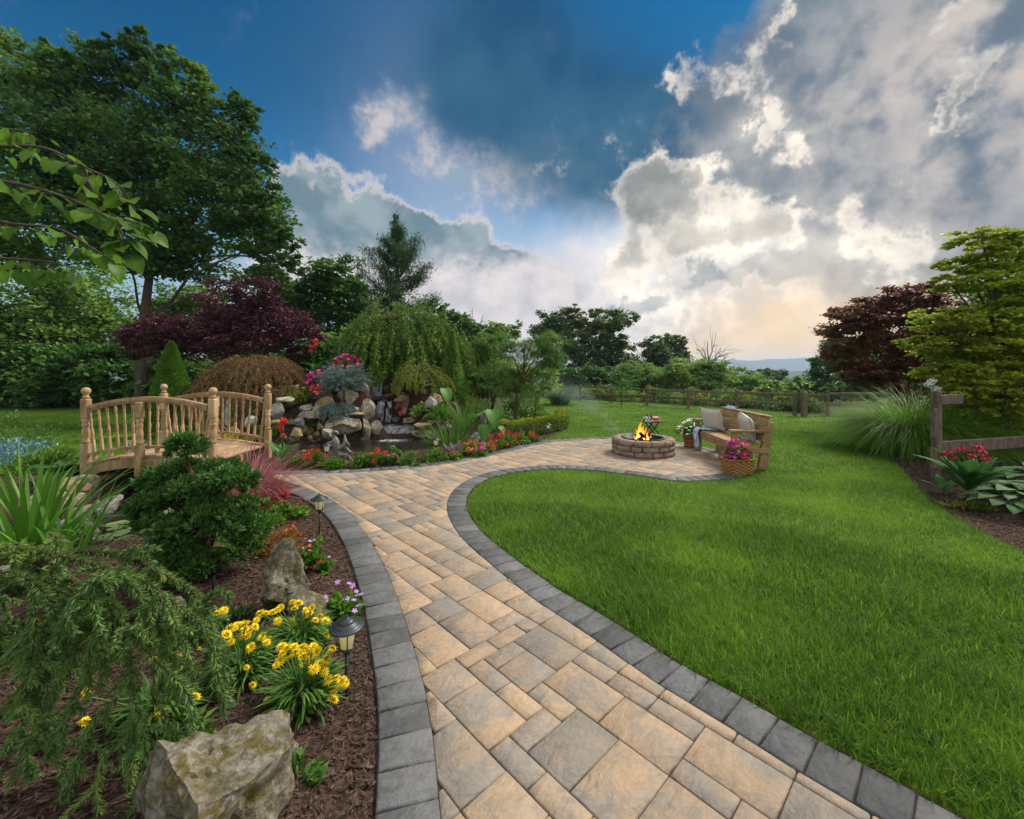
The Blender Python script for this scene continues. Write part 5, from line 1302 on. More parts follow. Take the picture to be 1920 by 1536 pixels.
# wet stone faces behind the water: (label, px, py, d, half-width m, half-height m, mat)
def R_(label, px, py, d, rx, rz, mat='rock', ry=None, seed=None, rz_=None, tilt=(0, 0), cuts=9, group=None, name='boulder', rough=.06):
    seed = seed if seed is not None else int(px * 7 + py)
    if 500 < px < 870 and 690 < py < 860 and mat != 'wet':          # keep the stone on the face of the slope, not inside it
        ds = np.arange(8.2, 12.6, .04); q = np.array([Q(px, py, v) for v in ds]); hit = np.nonzero(ground_z(q[:, 0], q[:, 1]) > q[:, 2])[0]
        if len(hit): d = min(d, ds[hit[0]] + .02)
    c = Q(px, py, d)
    return rock(label, c, (rx, ry or rx * .8, rz), mat, seed, random.uniform(0, 6) if rz_ is None else rz_, tilt, 3, cuts, name, group, rough)
K_ = 1 / F
for a in [
    ('wet dark stone wall behind the lower fall', 740, 815, 10.62, .62, .22, 'wet', .26, 21, 0), ('wet dark stone wall behind the middle fall', 718, 772, 11.35, .34, .36, 'wet', .26, 22, 0), ('wet dark stone wall behind the top fall', 703, 724, 12.0, .42, .36, 'wet', .30, 23, 0),
    ('flat wet ledge stone under the top fall', 712, 748, 11.3, .38, .07, 'wet', .36, 24, 0), ('flat mossy ledge of the lower pool', 745, 800, 10.55, .48, .05, 'rock', .24, 25, 0),
    ('largest mossy brown boulder left of the waterfall', 645, 799, 9.55, .40, .34, 'rock', .34, 31, .3), ('tall mossy boulder leaning beside the lower fall', 686, 806, 9.85, .18, .33, 'rock', .26, 32, .5), ('square grey boulder at the left top of the rockery', 599, 776, 9.75, .215, .20, 'rock_grey', .2, 33, .2),
    ('thin flat capstone on the mossy boulder', 666, 777, 9.65, .24, .05, 'rock_gold', .2, 34, -.2), ('small brown stone below the square grey boulder', 600, 802, 9.4, .10, .10, 'rock_gold', .1, 35, 0), ('rounded stone in front of the largest mossy boulder', 614, 812, 9.15, .14, .13, 'rock', .12, 36, 0),
    ('pale angular stone topping the left cascade', 560, 792, 9.3, .13, .11, 'rock_grey', .13, 37, 0), ('tawny stone under the pale angular stone', 557, 812, 9.05, .16, .17, 'rock_gold', .15, 38, 0), ('grey boulder behind the right bridge post', 522, 771, 9.2, .17, .19, 'rock_grey', .17, 39, 0),
    ('brown boulder under the laceleaf maple', 535, 752, 9.4, .22, .15, 'rock', .2, 40, 0), ('low stone at the foot of the right bridge post', 516, 793, 8.8, .13, .09, 'rock_gold', .12, 41, 0), ('round boulder right of the middle fall', 782, 776, 10.2, .23, .21, 'rock', .2, 42, 0),
    ('flat stone below the round boulder', 766, 790, 10.0, .24, .09, 'rock_gold', .18, 43, 0), ('small stone right of the middle fall', 757, 773, 10.35, .09, .10, 'rock_grey', .09, 44, 0), ('sloping stone at the right of the lower pool', 792, 800, 9.8, .24, .11, 'rock_gold', .2, 45, 0),
    ('reddish flat stone under the golden weeping conifer', 750, 751, 10.75, .22, .07, 'rock_red', .2, 46, 0), ('small reddish stone under the flat red one', 744, 764, 10.6, .09, .08, 'rock_red', .1, 47, 0), ('mossy slab at the right pond edge', 792, 812, 9.9, .32, .11, 'rock', .22, 48, 0),
    ('long flat kerb stone along the front of the waterfall pond', 722, 852, 8.42, .62, .055, 'rock_grey', .12, 49, 0), ('angular pale stone left of the driftwood figure', 566, 853, 8.1, .15, .10, 'rock_grey', .14, 50, 0), ('stone at the right end of the long kerb stone', 800, 849, 8.4, .13, .09, 'rock_gold', .11, 51, 0),
    ('grey stone behind the pink geraniums', 893, 822, 9.6, .26, .13, 'rock_grey', .2, 52, 0), ('stone beside the iris clump', 822, 790, 10.3, .16, .14, 'rock_gold', .15, 53, 0), ('boulder behind the elephant ears', 812, 748, 11.2, .22, .2, 'rock_gold', .2, 54, 0),
    ('brown stone right of the left cascade', 592, 818, 9.05, .10, .14, 'wet', .1, 55, 0), ('dark stone left of the left cascade', 545, 828, 8.7, .13, .12, 'wet', .12, 56, 0), ('mossy stone above the left cascade', 575, 768, 9.8, .18, .12, 'rock', .16, 57, 0), ('lichen stone behind the footbridge balusters', 470, 795, 8.9, .2, .17, 'rock_grey', .18, 58, 0), ('tan stone behind the footbridge balusters', 438, 812, 8.5, .16, .13, 'rock_gold', .15, 59, 0),
    ('mossy block forming the left wall of the falls', 692, 770, 10.35, .24, .34, 'rock', .3, 62, .4), ('low block left of the lower fall', 698, 804, 10.0, .24, .24, 'rock', .2, 63, 1.), ('flat tan stone at the foot of the left wall of the falls', 690, 826, 9.9, .26, .10, 'rock_gold', .18, 68, .2), ('tan block forming the right wall of the falls', 760, 756, 10.9, .26, .26, 'rock_gold', .22, 64, .2), ('grey block high on the right of the rockery', 806, 760, 10.45, .24, .2, 'rock_grey', .22, 65, .7), ('broad tan stone left of the blue spruce', 612, 758, 9.95, .24, .17, 'rock_gold', .2, 66, .3), ('broad mossy stone under the impatiens', 575, 782, 9.6, .24, .16, 'rock', .2, 67, .9),
    ('mossy stone left above the top fall', 655, 745, 11.0, .3, .26, 'rock', .25, 60, 0), ('dark stone right of the top fall', 738, 728, 11.9, .22, .24, 'wet', .2, 61, 0)]:
    R_(a[0], a[1], a[2], a[3] - (.2 if 9.0 < a[3] < 10.0 else 0), a[4], a[5], a[6], a[7], a[8], a[9])
# loose stones filling the rockery
def filler_stones():
    ms = [rock_mesh('rockery_stone', (1, .8, .75), mt, 200 + k, 3, 8, .08) for k, mt in enumerate(('rock', 'rock_gold', 'rock_grey', 'wet', 'rock', 'rock_gold'))]
    spots = [(x, y) for x, y in zip(rng.uniform(-5.9, -1.5, 900), rng.uniform(9.0, 11.9, 900))]; used = []
    for x, y in spots:
        px = 960 + x / y * F; r = rng.uniform(.08, .23)
        if not 520 < px < 850 or any((x - a) ** 2 + (y - b) ** 2 < (r + c) ** 2 * .6 for a, b, c in used) or (-3.55 < x < -2.35 and y < 11.0): continue
        if len(used) > 95: break
        used.append((x, y, r)); o = obj('rockery_stone', ms[len(used) % 6], loc=onground(x, y, r * .25), rot=(rng.uniform(-.4, .4), rng.uniform(-.4, .4), rng.uniform(0, 6.28)), scale=(r, r, r)); tag(o, 'loose stone set in the slope of the rockery', 'rock', 'loose stones of the rockery')
filler_stones()
# stones by the bridge pond
for a in [('pointed tan stone at the left edge of the bridge pond', 130, 915, 5.2, .25, .17, 'rock_gold'), ('flat mossy stone by the brick footing', 155, 908, 5.5, .22, .12, 'rock'), ('large low stone under the strap leaves', 105, 945, 4.75, .34, .16, 'rock'), ('flat tan stone in the bridge pond behind the driftwood', 165, 955, 4.75, .3, .07, 'rock_gold'), ('pale flat stone half hidden behind the dwarf cypress', 305, 962, 4.45, .16, .07, 'rock_grey'), ('grey stone wedged beside the red fountain grass', 482, 938, 4.95, .16, .09, 'rock_grey'), ('pale stone low in the far left bed', 40, 1075, 2.95, .3, .07, 'rock'), ('rounded tan stone behind the spruce branch', 310, 1155, 2.55, .15, .14, 'rock_near')]:
    R_(*a)
# foreground boulders
def big_rocks():
    bm = bmesh.new(); me = rock_mesh('boulder', (.28, .27, .32), 'rock_near', 8, 5, 7, .11)
    b = onground(-1.06, 1.55); o = obj('boulder', me, loc=(b.x + .03, b.y - .05, b.z + .04), rot=(.05, -.14, .5)); tag(o, 'large lichen-covered boulder in the bottom left foreground', 'rock')
    me = rock_mesh('boulder', (.20, .17, .30), 'rock_near', 12, 5, 9, .09); b = onground(-1.47, 2.72); o = obj('boulder', me, loc=(b.x, b.y, b.z + .15), rot=(0.1, .18, .4)); tag(o, 'upright pointed grey boulder behind the yellow flowers', 'rock')
    me = rock_mesh('boulder', (.17, .16, .13), 'rock_near', 15, 4, 9, .09); b = onground(-1.20, 2.52); o = obj('boulder', me, loc=(b.x, b.y, b.z + .10), rot=(0.1, .3, .4)); tag(o, 'low stone against the right foot of the upright boulder', 'rock')
big_rocks()
# ------------------------------------------------------------------ fire pit
def fire_pit():
    c = P(1206, 863); base = Vector((2.47, 7.95, PZ)); root = thing('fire_pit', 'round three-course stone fire pit with an iron ring', 'fire pit', base)
    R, r = .57, .36; n = 13; hh = .094
    def block(w, seed):
        rr = random.Random(seed); bm = bmesh.new(); seg = 4; rows = []
        for k in range(seg + 1):
            a = -w / 2 + w * k / seg; rows.append([bm.verts.new((q * math.sin(a), -q * math.cos(a), z)) for q, z in ((R, 0), (R, hh), (r, hh), (r, 0))])
        for A, B in zip(rows, rows[1:]):
            for k in range(4): bm.faces.new((A[k], B[k], B[(k + 1) % 4], A[(k + 1) % 4]))
        bm.faces.new(rows[0][::-1]); bm.faces.new(rows[-1]); bmesh.ops.recalc_face_normals(bm, faces=bm.faces)
        es = [e for e in bm.edges if len(e.link_faces) == 2 and e.calc_face_angle(0) > .8]
        bmesh.ops.bevel(bm, geom=es, offset=.009, segments=2, affect='EDGES')
        bmesh.ops.subdivide_edges(bm, edges=[e for e in bm.edges if e.calc_length() > .06], cuts=1, use_grid_fill=True)
        for v in bm.verts: v.co += Vector((0, 0, 0)) + v.co.normalized() * mnoise.noise(v.co * 18 + Vector((seed, 0, 0))) * .007 + Vector((0, 0, mnoise.noise(v.co * 14 + Vector((0, seed, 0))) * .004))
        return bm_mesh(bm, 'stone_block', M['pit'], True)
    for course in range(3):
        k = 0; a = course * .21; widths = []
        while sum(widths) < 2 * math.pi - .25: widths.append(random.choice((.36, .44, .52, .56)))
        s = 2 * math.pi / sum(widths)
        for j, w in enumerate(widths):
            w *= s; a += w / 2; obj('stone_block', block(w - .032, course * 20 + j), parent=root, loc=(0, 0, course * .097), rot=(0, 0, a)); a += w / 2
    obj('iron_ring', lathe_mesh('iron_ring', [(.36, .02), (.36, .30), (.40, .303), (.40, .297), (.365, .29), (.365, .02)], M['iron'], 40), parent=root, scale=(.985, .985, 1))
    bm = bmesh.new(); bmesh.ops.create_circle(bm, cap_ends=True, segments=40, radius=.352)
    bmesh.ops.translate(bm, verts=bm.verts, vec=(0, 0, .205)); obj('ash_bed', bm_mesh(bm, 'ash_bed', M['ash']), parent=root)
    fb = base + Vector((0, 0, .21))
    for k, (a, x, y, lean) in enumerate([(.3, .02, .0, .5), (1.5, -.04, .03, .45), (2.6, .05, .04, .55), (4.0, 0, -.05, .5)]):
        g = Geo(); L = .34; d = Vector((math.cos(a) * math.cos(lean), math.sin(a) * math.cos(lean), math.sin(lean))); m = Vector((x, y, .10))
        tube(g, [m - d * L / 2, m - d * .05, m + d * L / 2], [.034, .038, .030], 8, jitter=.12); o = obj('log', g.mesh('log', M['log'], False)); o.location = fb; tag(o, ['charred log leaning right in the fire', 'charred log at the back of the fire', 'charred log leaning left in the fire', 'charred log at the front of the fire'][k], 'log', 'logs on the fire')
    root = thing('flames', 'orange flames licking up from the fire pit', 'fire', fb); S.nt = None
    for k, (x, y, h, w) in enumerate([(-.05, 0, .40, .055), (.03, .02, .30, .055), (.09, -.02, .20, .045), (-.10, .03, .24, .045), (.0, -.06, .22, .05), (.13, .03, .12, .035), (-.15, -.02, .12, .035), (.06, .07, .26, .04), (-.02, .06, .33, .04)]):
        g = Geo(); m = 9; pts = []; rad = []; ph = random.uniform(0, 6)
        for i in range(m):
            s = i / (m - 1); pts.append((x + .035 * math.sin(s * 4 + ph) * s, y + .02 * math.cos(s * 5 + ph) * s, s * h)); rad.append(w * (math.sin(min(1, s * 1.6 + .25) * math.pi / 2) * (1 - s) ** .8 + .002))
        tube(g, pts, rad, 9, 0); gt = np.repeat(np.linspace(0.05, 1, m), 9); g.t = [np.r_[gt, 0, 1]]
        obj('flame', g.mesh('flame', M['flame'], True), parent=root)
    g = Geo(); n = 160; a = rng.uniform(0, 6.28, n); q = np.sqrt(rng.uniform(0, 1, n)) * .24; leaves(g, np.stack([np.cos(a) * q, np.sin(a) * q, rng.uniform(0, .02, n)], 1), rand_dirs(n), np.tile([0, 0, 1.], (n, 1)), .035, .03, rng.uniform(0, 1, n), .3)
    obj('embers', g.mesh('embers', M['ember']), parent=root)
fire_pit()
# smoke drifting left from the pit
def smoke():
    m = bpy.data.materials.new('smoke'); m.use_nodes = True; nt = m.node_tree; S.nt = nt; nt.nodes.clear(); out = nt.nodes.new('ShaderNodeOutputMaterial'); v = nt.nodes.new('ShaderNodeVolumePrincipled')
    v.inputs['Color'].default_value = (.80, .88, .95, 1); v.inputs['Anisotropy'].default_value = .3
    tc = nt.nodes.new('ShaderNodeTexCoord'); x, y, z = s_sep(tc.outputs['Object'])
    n = s_noise(tc.outputs['Object'], 1.7, 4, .6, 1.0)
    # plume leaning to the left and widening as it rises
    ax = x + z * 1.15 + (n - .5) * .7; ay = y - z * .25; w = .14 + z * .42
    core = s_map((ax * ax + ay * ay * .8) / (w * w), 0, 1, 1, 0); dens = core * s_map(n, .36, .72) * s_map(z, 0, .12) * s_map(z, .5, 1.35, 1, 0)
    nt.links.new((dens * 0.6).s, v.inputs['Density']); nt.links.new(v.outputs[0], out.inputs['Volume'])
    bm = bmesh.new(); box_bm(bm, (-.85, .15, .72), (2.6, 1.7, 1.42)); o = obj('smoke', bm_mesh(bm, 'smoke', m), loc=(2.25, 8.05, .24)); tag(o, 'faint blue smoke drifting left from the fire pit', 'smoke', kind='stuff')
smoke()
# ------------------------------------------------------------------ bench
def bench():
    root = thing('garden_bench', 'brown slatted wooden garden bench with broad arms facing the fire pit', 'bench', (3.80, 7.42, PZ), math.radians(-3)); B = M['bench']
    L = 1.62          # local: x is depth (front at -x), y is length
    def part(n, c, s, rot=None, bv=.006): return obj(n, box_mesh(n, c, s, B, rot, bv), parent=root)
    for y in (-L / 2 + .06, L / 2 - .06):
        part('leg', (-.235, y, .18), (.13, .075, .36)); part('arm_post', (-.235, y, .475), (.085, .06, .22)); part('arm', (-.02, y, .60), (.58, .125, .035))
        part('back_post', (.245, y, .37), (.13, .07, .76), Matrix.Rotation(.16, 4, 'Y')); part('side_rail', (.0, y + (.055 if y > 0 else -.055), .30), (.52, .035, .09))
    part('leg', (-.1, 0, .15), (.10, .075, .30))
    part('front_rail', (-.285, 0, .345), (.04, L - .02, .11))
    for k in range(4): part('seat_slat', (-.235 + k * .118, 0, .412 - k * .008), (.108, L - .09, .03))
    sl = Matrix.Rotation(.20, 4, 'Y')
    for k in range(3): part('back_plank', (.195 + .026 * k, 0, .50 + k * .128), (.032, L, .120), sl)
    part('top_rail', (.285, 0, .832), (.10, L + .04, .032), Matrix.Rotation(.06, 4, 'Y'))
    return root
bench()
def cushion(label, loc, size, rot):
    bm = bmesh.new(); bmesh.ops.create_grid(bm, x_segments=14, y_segments=14, size=1); top = list(bm.verts)
    r = bmesh.ops.duplicate(bm, geom=bm.faces[:]); dup = [v for v in r['geom'] if isinstance(v, bmesh.types.BMVert)]
    for sgn, vs in ((1, top), (-1, dup)):
        for v in vs:
            x, y = v.co.x, v.co.y; e = (1 - abs(x) ** 3.2) * (1 - abs(y) ** 3.2); pin = 1 - .10 * (1 - abs(x * y)) * (abs(x) ** 4 + abs(y) ** 4) * .5
            v.co = Vector((x * size * (1 - .10 * (1 - y * y) * abs(x) ** 2), y * size * (1 - .10 * (1 - x * x) * abs(y) ** 2), sgn * (.075 * max(e, 0) ** .55 + .004) + .006 * mnoise.noise(Vector((x * 3, y * 3, sgn)))))
    for f in bm.faces[:len(bm.faces) // 2]: pass
    bmesh.ops.remove_doubles(bm, verts=bm.verts, dist=.0005); bmesh.ops.recalc_face_normals(bm, faces=bm.faces)
    o = obj('cushion', bm_mesh(bm, 'cushion', M['linen'], True), loc=loc, rot=rot); tag(o, label, 'cushion')
cushion('pale linen cushion standing on its edge at the far end of the bench', (3.77, 7.93, .66), .225, (0.10, math.radians(70), math.radians(32)))
cushion('pale linen cushion tipped on its corner at the near end of the bench', (3.86, 6.92, .65), .215, (math.radians(38), math.radians(70), math.radians(30)))
def throw():
    pts = []; n, m = 26, 12; g = Geo()
    prof = [(.36, .86), (.33, .84), (.27, .72), (.22, .58), (.17, .455), (.05, .437), (-.08, .44), (-.20, .447), (-.29, .447), (-.325, .43), (-.335, .36), (-.34, .28), (-.345, .20), (-.34, .14)]
    pr = curve_pts([(a, 0, b) for a, b in prof], 2); v = []
    for i, q in enumerate(pr):
        s = i / (len(pr) - 1)
        for j in range(m + 1):
            t = j / m - .5; w = .34 - .12 * s + .05 * math.sin(s * 9); y = .60 + t * w - .10 * s + .03 * math.sin(s * 11)
            f = .018 * math.sin(t * 19 + s * 5) + .01 * math.sin(t * 33 + s * 8); x = q[0] - abs(f) * (1 if s > .7 else .25); v.append((x, y, q[2] + abs(f) * (1 if s < .72 else 0.1) + .004 - (.06 * abs(math.sin(t * 5 + 1)) if s > .97 else 0)))
    f = []
    for i in range(len(pr) - 1):
        for j in range(m): a = i * (m + 1) + j; f += [(a, a + 1, a + m + 2), (a, a + m + 2, a + m + 1)]
    g.add(v, f); o = obj('throw_blanket', g.mesh('throw_blanket', M['throw'], True), loc=(3.80, 7.42, PZ), rot=(0, 0, math.radians(-3))); tag(o, 'blue and white tie-dyed throw draped over the bench seat', 'blanket')
throw()
# ------------------------------------------------------------------ pots
def petals_on(root, n, rx, h, z0, cols, r=.03, lo=.2, npet=5):
    for c in cols:
        FLm = heads((c, r), lambda: petal_mesh('flower', r, c, npet, .85), 2)
        pts = [(p[0], p[1], p[2] + z0) for p in dome_pts(n // len(cols), rx, h, lo)]; add_heads(root, pts, FLm, tilt=1.1)
def basket_pots():
    b = Vector((3.42, 6.40, PZ)); root = thing('basket_planter', 'rectangular wicker basket of pink and magenta petunias beside the bench', 'planter', b, .25)
    bm = bmesh.new(); w, d, h = .40, .26, .215; rows = []
    for z, s in ((0, .88), (.07, .92), (.15, .97), (h, 1.0), (h, .88), (h - .03, .86)): rows.append([bm.verts.new((x * w / 2 * s, y * d / 2 * s, z)) for x, y in ((-1, -1), (0, -1), (1, -1), (1, 0), (1, 1), (0, 1), (-1, 1), (-1, 0))])
    for A, B in zip(rows, rows[1:]):
        for k in range(8): bm.faces.new((A[k], A[(k + 1) % 8], B[(k + 1) % 8], B[k]))
    bm.faces.new(rows[0][::-1]); bmesh.ops.recalc_face_normals(bm, faces=bm.faces); obj('basket', bm_mesh(bm, 'basket', M['wicker']), parent=root)
    g = Geo(); loop = [(x * w / 2, y * d / 2, h + .004) for x, y in ((-1, -1), (0, -1), (1, -1), (1, 0), (1, 1), (0, 1), (-1, 1), (-1, 0), (-1, -1))]; tube(g, loop, .016, 7); obj('rim', g.mesh('rim', M['wicker'], True), parent=root)
    obj('soil', box_mesh('soil', (0, 0, h - .025), (w * .84, d * .84, .01), M['soil'], bevel=0), parent=root)
    f = bush_leaves(b, .19, .30, 700, (.06, .022), 'coleus', root, .15, up=.1); f.location = (0, 0, .20); f.data.materials[0] = M['bedding']
    f2 = bush_leaves(b, .18, .26, 350, (.06, .02), 'coleus', root, .14, up=.1); f2.location = (.05, -.02, .19)
    petals_on(root, 60, .19, .33, .21, ['magenta'], .032); petals_on(root, 80, .17, .30, .21, ['pink', 'rose'], .030)
    b = Vector((3.66, 8.56, PZ)); root = thing('round_planter', 'ribbed reddish pot of white petunias behind the bench front leg', 'planter', b)
    prof = [(.12, 0), (.15, .0), (.155, .03), (.145, .04), (.165, .16), (.175, .25), (.19, .255), (.19, .285), (.17, .285), (.165, .25), (.0, .25)]; obj('pot', lathe_mesh('pot', prof, M['terracotta'], 20), parent=root)
    f = bush_leaves(b, .27, .30, 900, (.06, .03), 'bedding', root, .2); f.location = (0, 0, .25); petals_on(root, 80, .29, .30, .25, ['white'], .036)
basket_pots()
# ------------------------------------------------------------------ folding table with tray
def tray_table():
    b = Vector((2.46 + .80, 10.03, gz(3.3, 10.03))); b.x = (1222 - 960) / F * 10.03; root = thing('folding_table', 'small black folding table on the lawn behind the fire pit', 'table', b, .2)
    obj('table_top', box_mesh('table_top', (0, 0, .345), (.44, .32, .022), M['iron'], bevel=.006), parent=root)
    for sy in (-.12, .12):
        for s in (-1, 1): obj('leg', beam_mesh('leg', (-.17 * s, sy + .012 * s, 0), (.12 * s, sy + .012 * s, .335), .022, .022, M['iron']), parent=root)
        obj('brace', beam_mesh('brace', (-.12, sy + .03, .22), (.12, sy + .03, .22), .016, .016, M['iron']), parent=root)
    z = b.z + .357
    tr = thing('serving_tray', 'pale tray on the folding table', 'tray', (b.x - .02, b.y, z), .2); obj('base', box_mesh('base', (0, 0, .006), (.36, .24, .010), M['linen'], bevel=.003), parent=tr)
    for s in (-1, 1): obj('rim', box_mesh('rim', (0, s * .118, .018), (.36, .008, .02), M['linen'], bevel=.002), parent=tr)
    bo = thing('caddy', 'black and white patterned caddy at the left of the tray', 'caddy', (b.x - .12, b.y, z + .012), .2); cm, nt, bb = nmat('caddy_pattern', .6, .3)
    X, Y, Z = s_sep(coords(nt)); st = s_map(S.m('SINE', X * 90.0) * S.m('SINE', Z * 70.0) + s_noise(coords(nt), 40, 3, .6) - .5, -.08, .08); nt.links.new(c_mix(st, (.02, .02, .04), (.7, .7, .72)), bb.inputs['Base Color'])
    obj('box', box_mesh('box', (0, 0, .045), (.15, .10, .09), cm, bevel=.003), parent=bo)
    g = Geo(); tube(g, [(-.075, 0, .085), (-.06, 0, .14), (.06, 0, .14), (.075, 0, .085)], .005, 5); obj('handle', g.mesh('handle', M['iron']), parent=bo)
    for k in range(2):
        bt = tag(obj('bottle', lathe_mesh('bottle', [(0, 0), (.022, 0), (.022, .08), (.010, .105), (.010, .13), (.0, .13)], M['cone'] if k else M['black'], 10), loc=(b.x - .07 + .08 * k, b.y + .09, z + .012)), ['dark bottle behind the caddy', 'green bottle between caddy and bowl'][k], 'bottle'); bt.scale = (1, 1, 1.25)
    bw = thing('bowl', 'red bowl heaped with white marshmallows on the tray', 'bowl', (b.x + .09, b.y - .02, z + .012)); obj('shell', lathe_mesh('shell', [(.045, 0), (.075, .02), (.09, .075), (.084, .075), (.07, .03), (0, .02)], M['red'], 18), parent=bw)
    g = Geo(); mm = rock_mesh('marshmallow', (.02, .02, .018), 'white', 3, 1, 2, .02)
    for k in range(9): a = k * 2.4; obj('marshmallow', mm, parent=bw, loc=(.05 * math.cos(a) * (k > 0), .05 * math.sin(a) * (k > 0), .078 + .012 * (k < 4)))
    g = Geo(); tube(g, [(b.x - .1, b.y - .1, z + .035), (b.x + .36, b.y - .13, z + .045)], .006, 6); tag(obj('roasting_stick', g.mesh('roasting_stick', M['cedar'])), 'long pale wooden stick lying across the tray', 'stick')
tray_table()
# ------------------------------------------------------------------ path lamps
CAP = lathe_mesh('cap', [(.0, .392), (.005, .390), (.006, .378), (.012, .372), (.024, .370), (.034, .364), (.038, .356), (.039, .352), (.052, .350), (.058, .345), (.059, .341), (.074, .339), (.082, .334), (.082, .329), (.074, .327), (.03, .326), (0, .326)], M['lampmetal'], 24)
LENS = lathe_mesh('lens', [(.046, .325), (.047, .318), (.033, .236), (.0, .236)], M['lampglass'], 14)
SOCK = lathe_mesh('socket', [(.0, .238), (.036, .238), (.039, .231), (.034, .224), (.016, .219), (.014, .20), (0, .20)], M['lampmetal'], 16)
STEM = lathe_mesh('stem', [(.0, .21), (.0085, .21), (.0085, -.06), (0, -.08)], M['black'], 10)
RIB = beam_mesh('cage_rib', (.0475, 0, .324), (.035, 0, .236), .005, .004, M['lampmetal'], 0)
def lamp(label, p, s=1.0):
    root = thing('path_lamp', label, 'path lamp', p, random.uniform(0, 1), 'small solar path lamps'); root.scale = (s, s, s)
    for n, me in (('cap', CAP), ('lens', LENS), ('socket', SOCK), ('stem', STEM)): obj(n, me, parent=root)
    for k in range(6): obj('cage_rib', RIB, parent=root, rot=(0, 0, k * math.pi / 3))
lamp('black path lamp in the near bed beside the yellow flowers', G(650, 1302)); lamp('black path lamp at the bend of the charcoal border', G(599, 1000)); lamp('path lamp in front of the driftwood figure', G(613, 872), .95); lamp('path lamp among the green plants by the pond kerb', G(817, 858), .95); lamp('farthest path lamp, in front of the yellow-green hedge', G(1028, 822), .95)
# black spotlight in the near bed
def spot():
    b = G(400, 1112); root = thing('garden_spotlight', 'small black spotlight on a stake under the dwarf cypress', 'spotlight', b)
    g = Geo(); tube(g, [(0, 0, -.05), (0, 0, .12)], [.010, .012], 8); obj('stake', g.mesh('stake', M['black'], True), parent=root)
    g = Geo(); tube(g, [(-.03, 0, .12), (.0, .0, .15), (.05, .02, .21)], [.022, .028, .034], 10); obj('head', g.mesh('head', M['black'], True), parent=root)
spot()
# ------------------------------------------------------------------ fences
def rail_fence():
    root = thing('rail_fence', 'weathered split-rail fence along the far edge of the lawn', 'fence', gbase(1088, 28.6))
    O = Vector(root.location); pts = []
    A, B = np.array([4.63, 28.6]), np.array([12.95, 19.3])
    for k in range(6):
        q = A + (B - A) * k / 5; pts.append(onground(*q))
    post = lambda p, w=.13, h=1.12: obj('post', box_mesh('post', (0, 0, h / 2 - .1), (w, w, h + .2), M['old'], bevel=.012), parent=root, loc=p - O, rot=(0, 0, random.uniform(-.1, .1)))
    for p in pts: post(p)
    post(pts[-1] + Vector((.28, -.22, 0)), .2, 1.12); g2 = onground(14.6, 19.5); post(g2, .13, 1.15)
    rr = pts[:]
    for a, b in zip(pts, pts[1:]):
        for z in (.95, .52): obj('rail', beam_mesh('rail', a - O + Vector((0, -.05, z + random.uniform(-.03, .03))), b - O + Vector((0, -.05, z + random.uniform(-.03, .03))), .06, .13, M['old'], .012), parent=root)
    a, b = pts[-1] + Vector((.3, 0, 0)), g2
    for z in (.95, .52): obj('gate_rail', beam_mesh('gate_rail', a - O + Vector((0, -.02, z)), b - O + Vector((0, -.02, z)), .05, .11, M['old'], .01), parent=root)
    obj('gate_brace', beam_mesh('gate_brace', a - O + Vector((0, -.09, .95)), b - O + Vector((0, -.09, .08)), .04, .09, M['old'], .01), parent=root)
    for z in (1.0, .55): obj('rail', beam_mesh('rail', g2 - O + Vector((0, 0, z)), onground(17.8, 19.8) - O + Vector((0, 0, z)), .06, .13, M['old'], .012), parent=root)
    post(onground(17.8, 19.8))
rail_fence()
def corner_post():
    b = G(1752, 905); root = thing('fence_corner', 'weathered wooden corner post with rails at the right-hand bed', 'fence', b); s = .105
    obj('post', box_mesh('post', (0.03, 0, .63), (.085, .085, 1.30), M['old'], bevel=.008), parent=root)
    for z, h in ((.83, .42), (.29, .40)): obj('side_board', box_mesh('side_board', (-.04, -.03, z), (.035, .08, h), M['old'], bevel=.005), parent=root)
    obj('rail', beam_mesh('rail', (.085, .03, 1.15), (.75, .35, 1.14), .05, .14, M['old'], .008), parent=root); obj('rail', beam_mesh('rail', (.085, .03, .48), (2.4, .75, .46), .05, .17, M['old'], .008), parent=root)
corner_post()
# ------------------------------------------------------------------ driftwood
def drift_log():
    b = Vector(P(140, 1030, -.15)); root = thing('driftwood_log', 'grey weathered driftwood log leaning over the lily pads', 'driftwood', b); B = np.array(b)
    def ch(name, ctrl, rad, sides=12, jit=.16):
        g = Geo(); c = curve_pts(ctrl, 5); tube(g, c, np.interp(np.linspace(0, 1, len(c)), np.linspace(0, 1, len(rad)), rad), sides, jitter=jit); obj(name, g.mesh(name, M['drift'], True, origin=b), parent=root)
    p = lambda px, py, d: tuple(Q(px, py, d))
    ch('trunk', [p(140, 1025, 4.0), p(150, 1000, 4.0), p(170, 972, 4.1), p(195, 952, 4.2)], [.12, .115, .11, .07])
    ch('prong', [p(165, 975, 4.08), p(180, 955, 4.1), p(183, 938, 4.1)], [.08, .05, .012]); ch('prong', [p(180, 965, 4.12), p(205, 945, 4.2), p(222, 934, 4.3), p(229, 930, 4.35)], [.09, .06, .035, .012])
    ch('prong', [p(185, 965, 4.1), p(207, 955, 4.15), p(220, 948, 4.2)], [.08, .05, .012]); ch('prong', [p(195, 950, 4.2), p(202, 938, 4.25), p(208, 936, 4.28)], [.05, .03, .008]); ch('prong', [p(150, 1000, 3.95), p(125, 985, 3.9), p(105, 985, 3.9)], [.07, .05, .03])
drift_log()
